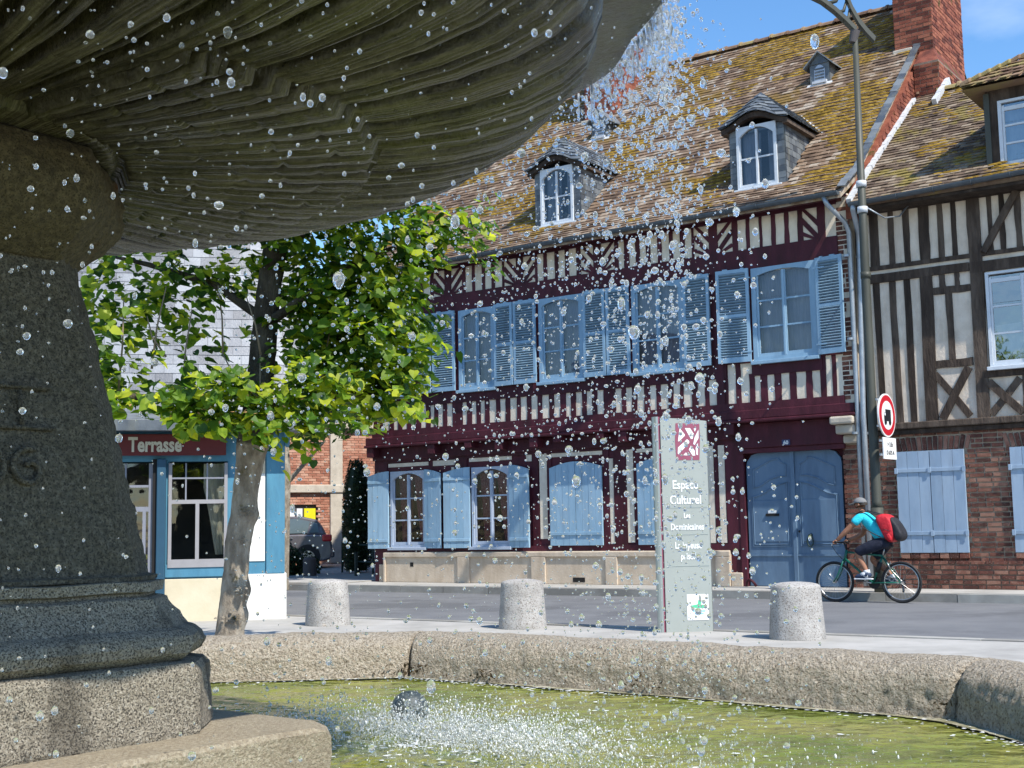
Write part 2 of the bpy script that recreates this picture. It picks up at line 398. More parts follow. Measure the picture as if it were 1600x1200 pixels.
def dropmat():
    m = bpy.data.materials.new('clear_water_drop')
    m.use_nodes = True
    nt = m.node_tree
    bs = nt.nodes['Principled BSDF']
    bs.inputs['Base Color'].default_value = (1, 1, 1, 1)
    bs.inputs['Roughness'].default_value = 0.0
    bs.inputs['IOR'].default_value = 1.33
    bs.inputs['Transmission Weight'].default_value = 1.0
    # white mixed into the clear drops, a painted stand-in for sun glints
    df = nt.nodes.new('ShaderNodeBsdfDiffuse'); df.inputs['Color'].default_value = (0.9, 0.93, 0.95, 1)
    tl = nt.nodes.new('ShaderNodeBsdfTranslucent'); tl.inputs['Color'].default_value = (0.9, 0.93, 0.95, 1)
    a = nt.nodes.new('ShaderNodeAddShader')
    nt.links.new(df.outputs[0], a.inputs[0]); nt.links.new(tl.outputs[0], a.inputs[1])
    mx = nt.nodes.new('ShaderNodeMixShader'); mx.inputs[0].default_value = 0.065
    nt.links.new(bs.outputs[0], mx.inputs[1]); nt.links.new(a.outputs[0], mx.inputs[2])
    nt.links.new(mx.outputs[0], nt.nodes['Material Output'].inputs[0])
    return m
MT['drop'] = dropmat()
MT['scum'] = mat('lime_scum', [(0.16, 0.15, 0.07), (0.28, 0.26, 0.17), (0.52, 0.50, 0.42)], 9, 0.7, 0.6, 90, 0.01)
MT['foam'] = mat('white_foam', [(0.62, 0.64, 0.62), (0.80, 0.81, 0.80)], 30, 0.5, 0.6, 90, 0.01)

# ---------------------------------------------------------------- mesh helpers
def tag(o, label=None, cat=None, group=None, kind=None):
    if label: o['label'] = label
    if cat: o['category'] = cat
    if group: o['group'] = group
    if kind: o['kind'] = kind
    return o

def empty(name, loc=(0, 0, 0), rz=0.0, parent=None):
    o = bpy.data.objects.new(name, None)
    o.empty_display_size = 0.2
    col.objects.link(o)
    o.location = loc
    o.rotation_euler = (0, 0, rz)
    if parent: o.parent = parent
    return o

class MB:
    """collects geometry, builds one mesh"""
    def __init__(self):
        self.v = []; self.f = []; self.mi = []; self.r = []
    def add(self, verts, faces, m=0, r=0.0):
        n = len(self.v)
        self.v.extend([tuple(p) for p in verts])
        for fc in faces:
            self.f.append([i + n for i in fc]); self.mi.append(m); self.r.append(r)
    def box(self, x0, x1, y0, y1, z0, z1, m=0, r=0.0):
        self.add([(x0, y0, z0), (x1, y0, z0), (x1, y1, z0), (x0, y1, z0), (x0, y0, z1), (x1, y0, z1), (x1, y1, z1), (x0, y1, z1)],
                 [(0, 3, 2, 1), (4, 5, 6, 7), (0, 1, 5, 4), (1, 2, 6, 5), (2, 3, 7, 6), (3, 0, 4, 7)], m, r)
    def obox(self, c, ax, ay, az, m=0, r=0.0):
        c = Vector(c); ax = Vector(ax); ay = Vector(ay); az = Vector(az)
        vs = [c + sx * ax + sy * ay + sz * az for sz in (-1, 1) for sx, sy in ((-1, -1), (1, -1), (1, 1), (-1, 1))]
        self.add(vs, [(0, 3, 2, 1), (4, 5, 6, 7), (0, 1, 5, 4), (1, 2, 6, 5), (2, 3, 7, 6), (3, 0, 4, 7)], m, r)
    def tube(self, pts, rad, n=8, m=0, cap=True, r=0.0, squash=1.0):
        pts = [Vector(p) for p in pts]
        rads = rad if isinstance(rad, (list, tuple)) else [rad] * len(pts)
        up = Vector((0, 0, 1))
        ring = []
        prev = None
        for i, p in enumerate(pts):
            d = (pts[min(i + 1, len(pts) - 1)] - pts[max(i - 1, 0)]).normalized()
            if prev is None:
                a = d.cross(up)
                if a.length < 0.1: a = d.cross(Vector((1, 0, 0)))
            else:
                a = prev - d * prev.dot(d)
            a.normalize(); prev = a
            b = d.cross(a)
            ring.append([p + (a * math.cos(t) + b * math.sin(t) * squash) * rads[i] for t in [2 * PI * k / n for k in range(n)]])
        vs = [q for rg in ring for q in rg]
        fs = []
        for i in range(len(pts) - 1):
            for k in range(n):
                k2 = (k + 1) % n
                fs.append((i * n + k, i * n + k2, (i + 1) * n + k2, (i + 1) * n + k))
        if cap:
            fs.append(tuple(range(n - 1, -1, -1)))
            fs.append(tuple((len(pts) - 1) * n + k for k in range(n)))
        self.add(vs, fs, m, r)
    def prism(self, poly, y0, y1, m=0, r=0.0):
        """poly in x,z; extruded along y"""
        n = len(poly)
        vs = [(x, y0, z) for x, z in poly] + [(x, y1, z) for x, z in poly]
        fs = [tuple(range(n)), tuple(range(2 * n - 1, n - 1, -1))]
        for i in range(n):
            j = (i + 1) % n
            fs.append((i, i + n, j + n, j))
        self.add(vs, fs, m, r)
    def lathe(self, prof, n=24, cx=0.0, cy=0.0, m=0, caps=True):
        vs = []
        for r_, z in prof:
            for k in range(n):
                t = 2 * PI * k / n
                vs.append((cx + r_ * math.cos(t), cy + r_ * math.sin(t), z))
        fs = []
        for i in range(len(prof) - 1):
            for k in range(n):
                k2 = (k + 1) % n
                fs.append((i * n + k, i * n + k2, (i + 1) * n + k2, (i + 1) * n + k))
        if caps:
            fs.append(tuple(range(n - 1, -1, -1)))
            fs.append(tuple((len(prof) - 1) * n + k for k in range(n)))
        self.add(vs, fs, m)
    def mesh(self, name, mats, smooth=False, rnd=False):
        me = bpy.data.meshes.new(name)
        me.from_pydata(self.v, [], self.f)
        if not isinstance(mats, (list, tuple)): mats = [mats]
        for mm in mats: me.materials.append(mm)
        if len(mats) > 1: me.polygons.foreach_set('material_index', self.mi)
        if smooth: me.polygons.foreach_set('use_smooth', [True] * len(self.f))
        if rnd:
            a = me.attributes.new('rnd', 'FLOAT', 'FACE')
            a.data.foreach_set('value', self.r)
        me.update()
        return me
    def build(self, name, mats, parent=None, smooth=False, rnd=False, loc=None, bevel=0.0):
        o = bpy.data.objects.new(name, self.mesh(name, mats, smooth, rnd))
        col.objects.link(o)
        if parent: o.parent = parent
        if loc: o.location = loc
        if bevel:
            md = o.modifiers.new('bevel', 'BEVEL')
            md.width = bevel; md.segments = 2; md.limit_method = 'ANGLE'
        return o

def link(name, me, parent=None, loc=(0, 0, 0), rot=(0, 0, 0), sc=(1, 1, 1)):
    o = bpy.data.objects.new(name, me)
    col.objects.link(o)
    o.location = loc; o.rotation_euler = rot; o.scale = sc
    if parent: o.parent = parent
    return o

def box_piece(name, m, parent, x0, x1, y0, y1, z0, z1, bevel=0.0):
    b = MB(); b.box(x0, x1, y0, y1, z0, z1)
    return b.build(name, m, parent, bevel=bevel)

def holes_wall(b, x0, x1, z0, z1, y0, y1, holes, m=0):
    """box wall between y0 and y1 with rectangular openings (x0,x1,z0,z1)"""
    xs = sorted(set([x0, x1] + [h for r in holes for h in r[:2] if x0 < h < x1]))
    for i in range(len(xs) - 1):
        a, c = xs[i], xs[i + 1]
        mid = (a + c) / 2
        cuts = sorted([(r[2], r[3]) for r in holes if r[0] < mid < r[1]])
        z = z0
        for lo, hi in cuts:
            if lo > z: b.box(a, c, y0, y1, z, lo, m)
            z = max(z, hi)
        if z < z1: b.box(a, c, y0, y1, z, z1, m)

def text_mesh(body, size, m, extrude=0.003, shear=0.0, bold=0.0, spacing=1.0, squeeze=1.0, align='CENTER'):
    cu = bpy.data.curves.new('lettering', 'FONT')
    cu.body = body; cu.size = size; cu.extrude = extrude; cu.shear = shear; cu.offset = bold
    cu.space_character = spacing; cu.align_x = align; cu.resolution_u = 3
    o = bpy.data.objects.new('tmp_text', cu)
    col.objects.link(o)
    bpy.context.view_layer.update()
    dg = bpy.context.evaluated_depsgraph_get()
    me = bpy.data.meshes.new_from_object(o.evaluated_get(dg))
    bpy.data.objects.remove(o, do_unlink=True)
    me.transform(Matrix.Scale(squeeze, 4, (1, 0, 0)))
    me.transform(Matrix.Rotation(PI / 2, 4, 'X'))
    me.materials.clear(); me.materials.append(m)
    return me

def fbm(p, s, o=4):
    return mnoise.fractal(Vector((p[0] * s, p[1] * s, p[2] * s)), 1.0, 2.0, o)
# ================================================================ setting
TH = 0.6234
FP = (5.153, 19.904, 0.0)          # right hand foot of the burgundy house; +x runs along the street, +y into the houses
street = lambda name: empty(name, FP, -TH)
def w_of(u, y, z=0.0):
    c, s = math.cos(-TH), math.sin(-TH)
    return Vector((FP[0] + u * c - y * s, FP[1] + u * s + y * c, z))
def sheet(name, m, pts, sub=0):
    me = bpy.data.meshes.new(name)
    me.from_pydata([tuple(p) for p in pts], [], [tuple(range(len(pts)))])
    me.materials.append(m)
    o = bpy.data.objects.new(name, me); col.objects.link(o)
    o['kind'] = 'structure'
    return o
sheet('ground', MT['ground'], [(-900, -900, -0.02), (900, -900, -0.02), (900, 900, -0.02), (-900, 900, -0.02)])
sheet('road', MT['asphalt'], [w_of(-90, -7.1, 0.0), w_of(90, -7.1, 0.0), w_of(90, -1.0, 0.0), w_of(-90, -1.0, 0.0)])
pv = MB()
pv.box(-9.9, 60, -1.15, 0.5, -0.2, 0.12)
pav = pv.build('pavement', MT['pave']); pav.location = FP; pav.rotation_euler = (0, 0, -TH); pav['kind'] = 'structure'
kb = MB(); kb.box(0.004, 0.996, -1.29, -1.154, -0.2, 0.115)
kme = kb.mesh('kerb_stone', MT['kerb'])
for i in range(-45, 12):
    k = link('kerb_stone', kme, pav, (i * 1.0, rng.uniform(-.004, .004), rng.uniform(-.004, .003)))
np_ = MB(); np_.box(-40, 40, -30, -7.26, -0.2, 0.035)
near = np_.build('near_pavement', MT['pave']); near.location = FP; near.rotation_euler = (0, 0, -TH); near['kind'] = 'structure'
nk = MB(); nk.box(0.004, 0.996, -7.255, -7.09, -0.2, 0.045)
nme = nk.mesh('edging_stone', MT['kerb'])
for i in range(-22, 14):
    link('edging_stone', nme, near, (i * 1.0, 0, rng.uniform(-.003, .003)))
yard = MB()
yard.add([(-70, -1.15, 0.12), (-9.9, -1.15, 0.12), (-9.9, 45, 0.80), (-70, 45, 0.80)], [(0, 1, 2, 3)])
yo = yard.build('yard_ground', MT['ground']); yo.location = FP; yo.rotation_euler = (0, 0, -TH); yo['kind'] = 'structure'
# pavement strip in front of the yard
yp = MB(); yp.box(-70, -9.905, -1.15, 0.45, -0.2, 0.145)
yy = yp.build('yard_pavement', MT['pave']); yy.location = FP; yy.rotation_euler = (0, 0, -TH); yy['kind'] = 'structure'

# ================================================================ burgundy half timbered house
H1 = street('half_timbered_house')
tag(H1, 'long burgundy half-timbered house with sky blue shutters and mossy tiled roof', 'house')
S_ = 0.9896
OUT = 0.20                                     # the upper floor juts out this far
uu = lambda u: S_ * u + 0.077                  # positions on the jettied upper floor
zz = lambda z: S_ * z + 0.0114
UPW = [(-1.45, -.34), (-3.73, -2.71), (-5.70, -4.73), (-7.57, -6.70), (-9.62, -8.76)]
b = MB()
holes_wall(b, uu(-9.75), 0.30, 2.94, 6.24, -OUT, -OUT + 0.22, [(uu(a) + .05, uu(c) - .05, zz(3.78), zz(5.22)) for a, c in UPW])
b.build('plaster_wall', MT['plaster'], H1)
b = MB()
LOW = [(-9.30, -8.44), (-7.28, -6.42)]
holes_wall(b, -9.76, -1.73, 0.12, 2.94, 0.0, 0.22, [(a + .04, c - .04, 0.84, 2.22) for a, c in LOW])
b.box(-1.73, 0.30, 0.14, 0.3, 0.12, 2.94)
b.box(-9.75, -9.6, 0.22, 9, 0.12, 6.2)      # left gable wall
b.box(0.14, 0.32, 0.3, 10.2, 0.12, 6.2)
b.build('ground_floor_wall', MT['burgundy'], H1)
b = MB(); b.box(-9.74, 0.3, 10.0, 10.3, 0.1, 6.2); b.build('rear_wall', MT['plaster'], H1)
b = MB(); b.box(-9.6, 0.14, 0.9, 1.0, 0.12, 6.1); b.box(-9.6, .14, .22, .9, 2.7, 2.9); b.box(-9.6, .14, .2, .9, 6.0, 6.1); b.build('dark_room', MT['dark'], H1)

def stud(x0, x1, z0, z1, y, d=0.014, m='burgundy', lean=0.0, jit=0.006, name='timber', par=None, flip=False):
    """one slightly crooked timber standing proud of the wall at plane y"""
    bb = MB(); n = 4
    lv = []
    for i in range(n + 1):
        t = i / n
        j0, j1 = rng.uniform(-jit, jit), rng.uniform(-jit, jit)
        if abs(x1 - x0) < abs(z1 - z0):
            zc = z0 + (z1 - z0) * t
            lv.append([(x0 + j0 + lean * t, zc), (x1 + j1 + lean * t, zc)])
        else:
            xc = x0 + (x1 - x0) * t
            lv.append([(xc, z0 + j0), (xc, z1 + j1)])
    dd = d * .6 + rng.uniform(0, 0.004)
    vs = []
    for (a, c) in lv:
        vs += [(a[0], y - dd, a[1]), (c[0], y - dd, c[1]), (c[0], y + .01, c[1]), (a[0], y + .01, a[1])]
    fs = []
    for i in range(n):
        o = i * 4; p = o + 4
        fs += [(o, o + 1, p + 1, p), (o + 1, o + 2, p + 2, p + 1), (o + 3, o, p, p + 3)]
    fs += [(0, 3, 2, 1), (n * 4, n * 4 + 1, n * 4 + 2, n * 4 + 3)]
    bb.add(vs, fs)
    return bb.build(name, MT[m], par)

def diag(x0, z0, x1, z1, w, y, d=0.015, m='burgundy', par=None, zlo=None, zhi=None):
    dx, dz = x1 - x0, z1 - z0
    L = math.hypot(dx, dz); nx, nz = -dz / L * w / 2, dx / L * w / 2
    bb = MB()
    poly = [(x0 + nx, z0 + nz), (x1 + nx, z1 + nz), (x1 - nx, z1 - nz), (x0 - nx, z0 - nz)]
    poly = [(px, min(max(pz, zlo if zlo is not None else -99), zhi if zhi is not None else 99)) for px, pz in poly]
    if w > 0.09 and zlo is None:
        poly = [(x0 + nx + rng.uniform(-.008, .008), z0 + nz), ((x0 + x1) / 2 + nx * rng.uniform(.8, 1.25), (z0 + z1) / 2 + nz), (x1 + nx, z1 + nz),
                (x1 - nx, z1 - nz), ((x0 + x1) / 2 - nx * rng.uniform(.8, 1.25), (z0 + z1) / 2 - nz), (x0 - nx, z0 - nz)]
    bb.prism(poly, y - d, y + .01)
    return bb.build('brace', MT[m], par)

yU = -OUT
UPS = [(-9.72, -9.58), (-9.45, -9.30), (-9.2, -9.04), (-8.96, -8.80), (-8.71, -8.55), (-8.45, -8.28), 'V-7.83', (-7.40, -7.24), (-7.17, -7.0), (-6.93, -6.78), (-6.70, -6.53),
       'V-6.12', (-5.72, -5.58), (-5.50, -5.33), (-5.25, -5.11), (-5.02, -4.86), 'V-4.41', (-3.97, -3.86), (-3.76, -3.63), (-3.54, -3.42),
       (-3.33, -3.19), (-3.11, -2.96), (-2.88, -2.75), (-2.66, -2.53), 'V-2.12', (-1.67, -1.52), (-1.45, -1.28), (-1.23, -1.07), (-0.99, -0.84), (-0.76, -0.61), 'H-0.27', (-0.14, 0.02)]
prev = -9.82
za, zb = zz(5.60), zz(6.19)
for it in UPS:
    if isinstance(it, str):
        c = float(it[1:])
        if it[0] == 'V':
            lo, hi = c - .36, c + .35
            stud(uu(prev), uu(lo), za, zb, yU, par=H1)
            stud(uu(c - .08), uu(c + .08), za, zb, yU, d=.034, par=H1)
            for sgn in (-1, 1):
                for k in range(3):
                    zt = 6.22 - k * 0.235
                    diag(uu(c + sgn * .36), zz(zt), uu(c + sgn * .05), zz(zt - .36), 0.075, yU, par=H1, zlo=za, zhi=zb)
            prev = hi
        else:
            stud(uu(prev), uu(-.52), za, zb, yU, par=H1)
            stud(uu(-.27), uu(-.14), za, zb, yU, d=.034, par=H1)
            for k in range(3):
                zt = 6.22 - k * 0.235
                diag(uu(-.55), zz(zt), uu(-.25), zz(zt - .36), 0.075, yU, par=H1, zlo=za, zhi=zb)
            prev = -.14
    else:
        if it[0] - prev > 0.01:
            stud(uu(prev), uu(it[0]), za, zb, yU, par=H1)
        prev = it[1]
MID = [(-9.53, -9.36), (-9.24, -9.13), (-9.02, -8.90), (-8.79, -8.68), (-8.54, -8.42), (-8.30, -8.21), (-8.11, -7.99), (-7.89, -7.76), (-7.51, -7.41), (-7.29, -7.18),
       (-7.08, -6.98), (-6.87, -6.72), (-6.62, -6.50), (-6.39, -6.24), (-6.15, -6.01), (-5.91, -5.77), (-5.67, -5.52), (-5.41, -5.28), (-5.15, -5.05), (-4.94, -4.81),
       (-4.71, -4.60), (-4.49, -4.36), (-4.11, -3.99), (-3.90, -3.78), (-3.68, -3.54), (-3.42, -3.30), (-3.21, -3.07), (-2.97, -2.84), (-2.77, -2.62), (-2.50, -2.37),
       (-2.29, -2.15), (-1.94, -1.80), (-1.71, -1.56), (-1.46, -1.36), (-1.24, -1.12), (-1.0, -.86), (-.74, -.58), (-.47, -.34), (-.24, -.14), (-.07, .02)]
prev = -9.78
for a, c in MID:
    top = 3.76 if (a > -2.0 and (a < -1.6 or a > -.3)) else 3.56
    stud(uu(prev), uu(a), zz(3.05), zz(top), yU, par=H1)
    prev = c
# rails, posts and beams of the upper floor
stud(uu(-9.80), uu(.05), zz(6.14), zz(6.33), yU, d=.06, par=H1, jit=.003)
stud(uu(-9.80), uu(.05), zz(5.28), zz(5.63), yU, d=.045, par=H1, jit=.004)
for a, c in ((-9.8, -1.96), (-1.5, -.29)):
    stud(uu(a), uu(c), zz(3.52), zz(3.76), yU, d=.04, par=H1, jit=.004)
stud(uu(-9.80), uu(.05), zz(2.95), zz(3.09), yU, d=.05, par=H1, jit=.003)
for a, c in ((-9.8, -9.6), (-8.80, -7.55), (-6.73, -5.67), (-4.76, -3.70), (-2.74, -1.42), (-.36, .04)):
    stud(uu(a), uu(c), zz(3.74), zz(5.30), yU, d=.024, par=H1, jit=.003)
for c in (-2.07, ):
    stud(uu(c - .075), uu(c + .075), zz(3.0), zz(5.3), yU, d=.05, par=H1)
# bressummer and mouldings under the jetty
box_piece('jetty_beam', MT['burgundy'], H1, -9.78, 0.28, -OUT - .055, .02, 2.80, 2.945, bevel=.012)
box_piece('jetty_moulding', MT['burgundy'], H1, -9.80, 0.30, -OUT - .085, .02, 2.745, 2.797, bevel=.015)
box_piece('wall_plate', MT['burgundy'], H1, -9.76, -1.80, -.07, .01, 2.50, 2.742, bevel=.01)
for u_ in (-9.66, -8.1, -6.5, -5.72, -3.86, -1.84):
    bb = MB(); bb.prism([(0, 0), (0, 0)][:0] or [(u_ - .09, 2.742), (u_ + .09, 2.742), (u_ + .085, 2.56), (u_ - .085, 2.56)], -OUT - .06, -.01)
    bb.build('bracket', MT['burgundy'], H1, bevel=.012)
for u_ in (-7.2, -5.2, -4.3, -2.9):
    box_piece('joist_end', MT['burgundy'], H1, u_ - .08, u_ + .08, -OUT - .075, -.0, 2.63, 2.742, bevel=.01)
# ground floor posts and plaster strips
for a, c, z0, z1 in [(-9.39, -8.37, 2.36, 2.43), (-8.25, -7.72, 2.34, 2.44), (-7.37, -6.38, 2.38, 2.45), (-6.05, -5.91, 2.33, 2.46), (-5.76, -5.60, .92, 2.46), (-5.50, -4.42, 2.38, 2.45),
                     (-4.28, -4.20, .82, 2.30), (-3.93, -3.80, .84, 2.44), (-3.72, -2.60, 2.38, 2.44), (-2.43, -2.26, .82, 2.42), (-2.17, -2.06, .82, 2.42), (-7.80, -7.73, .85, 2.3)]:
    box_piece('plaster_panel', MT['plaster'], H1, a, c, -.012, .0, z0, z1)
for a, c in ((-9.75, -9.42), (-7.70, -7.42), (-5.92, -5.78), (-5.59, -5.50), (-4.41, -4.29), (-4.19, -3.94), (-2.62, -2.44), (-2.25, -2.18), (-2.04, -1.78)):
    stud(a, c, .70, 2.5, 0.0, d=.03, par=H1, jit=.004)
stud(-9.5, -1.95, .70, .80, 0.0, d=.05, par=H1, jit=.004)
stud(-9.7, -1.8, 2.28 + .17, 2.52, 0.0, d=.04, par=H1, jit=.003)
# stucco base with recessed fields
bs_ = MB()
bs_.box(-9.45, -2.0, -.065, .02, .12, .70)
bs_.box(-9.62, -9.455, -.05, .02, .12, .46); bs_.box(-1.995, -1.79, -.06, .02, .12, .34)
base = bs_.build('stucco_base', MT['stucco'], H1, bevel=.012)
def piece_box(n, m, par, *a, bevel=0.0): return box_piece(n, m, par, *a, bevel=bevel)
box_piece('base_cap', MT['stucco'], H1, -9.47, -1.985, -.10, -.066, .60, .69, bevel=.012)
for a, c in ((-9.47, -9.42), (-7.62, -7.34), (-5.93, -5.62), (-4.36, -4.12), (-2.25, -1.99)):
    box_piece('base_pier', MT['stucco'], H1, a, c, -.10, -.066, .12, .598, bevel=.01)
box_piece('vent', MT['dark'], H1, -5.05, -4.80, -.069, -.06, .16, .24)
box_piece('vent', MT['dark'], H1, -8.80, -8.72, -.069, -.06, .42, .50)

# ---------------- windows
def arch_poly(x0, x1, z0, z1, rise, n=8):
    pts = [(x0, z0), (x1, z0)]
    for i in range(n + 1):
        t = i / n
        x = x1 + (x0 - x1) * t
        pts.append((x, z1 - rise + rise * math.sin(PI * t) ** .8 if rise else z1))
    return pts
def arch_head(b, x0, x1, z1, rise, w, y0, y1, n=8):
    """the curved top of a frame: filled from the arch up to z1"""
    for i in range(n):
        t0, t1 = i / n, (i + 1) / n
        a, c = x0 + (x1 - x0) * t0, x0 + (x1 - x0) * t1
        h0 = z1 - w - rise * (2 * t0 - 1) ** 2; h1 = z1 - w - rise * (2 * t1 - 1) ** 2
        b.add([(a, y0, h0), (c, y0, h1), (c, y0, z1), (a, y0, z1), (a, y1, h0), (c, y1, h1), (c, y1, z1), (a, y1, z1)],
              [(0, 1, 2, 3), (7, 6, 5, 4), (0, 4, 5, 1), (2, 6, 7, 3)])
def window(par, x0, x1, z0, z1, y, m, rows=3, rise=.07, fw=.075, cw=.055, curtain='curtain', glass='glass', cols=2, name='window', half=False, tie=False, bar=.028, dep_=.07, sill=True):
    yf = y - .035
    b = MB()
    b.box(x0, x0 + fw, yf, y + .05, z0, z1); b.box(x1 - fw, x1, yf, y + .05, z0, z1)
    b.box(x0 + fw, x1 - fw, yf, y + .05, z0, z0 + fw)
    arch_head(b, x0 + fw, x1 - fw, z1, rise, fw * .8, yf, y + .05)
    W = b.build(name, m, par)
    yc = y - .012
    xa, xb = x0 + fw + .003, x1 - fw - .003
    za_, zb_ = z0 + fw + .003, z1 - .055 * 1.0
    xm = (xa + xb) / 2
    c = MB()
    for p, q in ((xa, xm - .002), (xm + .002, xb)):
        c.box(p, p + cw * .62, yc, yc + .04, za_, zb_ - .02); c.box(q - cw * .62, q, yc, yc + .04, za_, zb_ - .02)
        c.box(p + cw * .62, q - cw * .62, yc, yc + .04, za_, za_ + cw)
        if not rise: c.box(p + cw * .62, q - cw * .62, yc, yc + .04, z1 - .16, z1 - .10)
    c.box(xm - .016, xm + .016, yc - .018, yc, za_, zb_ - .02)
    c.build('casement', m, W)
    hz = (zb_ - za_ - .05) / rows
    for k in range(1, rows):
        zc = za_ + cw + (zb_ - .06 - za_ - cw) * k / rows
        for p, q in ((xa + cw * .62, xm - cw * .62), (xm + cw * .62, xb - cw * .62)):
            box_piece('glazing_bar', m, W, p, q, yc + .004, yc + .034, zc - bar / 2, zc + bar / 2)
    for k in range(rows):
        zc0 = za_ + .03 + (zb_ - za_) * k / rows; zc1 = za_ + .03 + (zb_ - za_) * (k + 1) / rows - .004
        for p, q in ((xa + .01, xm - .005), (xm + .005, xb - .01)):
            g = MB(); g.add([(p, yc + .02, zc0), (q, yc + .02, zc0), (q, yc + .02, min(zc1, z1 - .06)), (p, yc + .02, min(zc1, z1 - .06))], [(0, 1, 2, 3)])
            g.build('pane', MT[glass], W)
    if curtain:
        for side in (0, 1):
            cm = MB(); n = 26
            p, q = ((x0 + fw, xm + .01), (xm - .01, x1 - fw))[side]
            if half and side: p = q - (q - p) * .5; 
            rows_ = 6 if tie else 1
            vs = []; fs = []
            for j in range(rows_ + 1):
                tz = j / rows_
                zq = z0 + .05 + (z1 - .08 - z0) * tz
                for i in range(n + 1):
                    t = i / n
                    pp, qq = p, q
                    if tie:
                        pull = (1 - tz) ** .8 * .55
                        if side: qq = q - (q - p) * pull * .1; pp = p + (q - p) * pull
                        else: pp = p + (q - p) * pull * .55; qq = q - (q - p) * pull * .25
                    vs.append((pp + (qq - pp) * t, y + .13 + .022 * math.sin(t * 38 + side * 2 + tz) + .01 * math.sin(t * 91), zq))
            for j in range(rows_):
                for i in range(n):
                    a_ = j * (n + 1) + i
                    fs.append((a_, a_ + 1, a_ + n + 2, a_ + n + 1))
            cm.add(vs, fs); cm.build('curtain', MT[curtain], W, smooth=True)
    if sill:
        box_piece('sill', m, W, x0 - .03, x1 + .03, y - .10, y - .036, z0 - .045, z0 + .01, bevel=.006)
    return W
for i, (a, c) in enumerate(UPW):
    w = window(H1, uu(a), uu(c), zz(3.74), zz(5.29), yU, MT['blue'], rise=.075)

# ---------------- louvred shutters
slat = MB(); slat.obox((0, 0, 0), (.5, 0, 0), (0, .021, -.012), (0, .0022, .0038))
slat_me = slat.mesh('slat', MT['blue'])
def louvre_shutter(par, x0, x1, z0, z1, y, ang=0.0, hinge='L', n=30):
    w = x1 - x0
    root_x = x0 if hinge == 'L' else x1
    b = MB(); s = 1 if hinge == 'L' else -1
    f = .052; t = .036
    X = lambda v: s * v
    def bx_(a, c, z0_, z1_):
        b.box(min(X(a), X(c)), max(X(a), X(c)), -t, 0, z0_, z1_)
    H = z1 - z0
    bx_(0, f, 0, H); bx_(w - f, w, 0, H); bx_(f, w - f, 0, .085); bx_(f, w - f, H - .06, H); bx_(f, w - f, H * .5 - .025, H * .5 + .025)
    bx_(.08, .13, H, H + .016); bx_(w - .2, w - .12, H, H + .018)
    o = b.build('shutter', MT['blue'], par, loc=(root_x, y, z0))
    o.rotation_euler = (0, 0, -s * ang)
    for (za_, zb_) in ((.085, H * .5 - .025), (H * .5 + .025, H - .06)):
        k = int(round((zb_ - za_) / ((H - .2) / n)))
        for i in range(k):
            zc = za_ + (i + .5) * (zb_ - za_) / k
            link('slat', slat_me, o, (X(w / 2), -t * .5, zc), (0, 0, 0), (w - 2 * f + .004, 1, 1))
    for hz_ in (.16, H - .16):
        hb = MB(); hb.box(min(X(-.03), X(.16)), max(X(-.03), X(.16)), -t - .008, -t - .001, hz_ - .012, hz_ + .012)
        hb.build('hinge_strap', MT['blue'], o)
    return o
SH = [(-2.04, -1.475, 'R', .10), (-.31, .15, 'L', .12), (-2.69, -2.19, 'L', .03), (-4.70, -4.235, 'L', .04), (-4.215, -3.755, 'R', .03), (-6.68, -6.245, 'L', .05), (-6.225, -5.74, 'R', .03),
      (-8.71, -8.20, 'L', .06), (-8.165, -7.63, 'R', .04)]
for a, c, h, an in SH:
    louvre_shutter(H1, uu(a), uu(c), zz(3.755 if a > -9 else 3.74), zz(5.30), yU - .06, an, h)

# ---------------- solid lower shutters, planked, arched heads
def plank_shutter(par, x0, x1, z0, z1, y, hinge, ang, m, rise=.10, side='L', n=4, bars=((.13,),), thick=.035):
    w = x1 - x0; s = 1 if hinge == 'L' else -1
    root_x = x0 if hinge == 'L' else x1
    o = empty('shutter', (root_x, y, z0), -s * ang, par)
    H = z1 - z0
    for i in range(n):
        a, c = i / n, (i + 1) / n
        def top(t):                                   # high edge on the side of the window centre
            tt = t if side == 'H' else 1 - t          # t measured from hinge
            return H - rise * (1 - math.sin(PI / 2 * min(1, max(0, tt)))) if rise else H
        b = MB(); g = .0025
        xa, xb = a * w + g, c * w - g
        poly = [(s * xa, 0), (s * xb, 0), (s * xb, top(c)), (s * (xa + xb) / 2, top((a + c) / 2)), (s * xa, top(a))]
        b.prism(poly, -thick + rng.uniform(-.003, .002), 0)
        b.build('plank', m, o)
    for zb_ in bars:
        box_piece('batten', m, o, min(s * .004, s * (w - .004)), max(s * .004, s * (w - .004)), -thick - .018, -thick - .004, zb_ * H - .028, zb_ * H + .028, bevel=.004)
    return o
BL = MT['paleblue']
z0, z1 = .80, 2.28
for a, c, h, an, sd_ in ((-9.84, -9.34, 'R', .10, 'L'), (-8.42, -7.97, 'L', .12, 'L'), (-7.90, -7.32, 'R', .12, 'L'), (-6.40, -5.93, 'L', .10, 'L')):
    plank_shutter(H1, a, c, z0 - .03, z1, -.05, h, an, MT['skyblue'], .09, sd_, bars=(.10, .86))
for a, c in ((-5.51, -4.41), (-3.70, -2.62)):
    m_ = (a + c) / 2
    plank_shutter(H1, a, m_ - .003, z0, z1, -.035, 'L', 0, MT['skyblue'], .10, 'H', bars=(.14,))
    plank_shutter(H1, m_ + .003, c, z0, z1, -.035, 'R', 0, MT['skyblue'], .10, 'H', bars=(.14,))
for a, c in LOW:
    window(H1, a - .02, c + .02, .78, 2.27, -.005, MT['windowgrey'], rise=.13, curtain='redcurtain', glass='clearglass', fw=.055, tie=True)

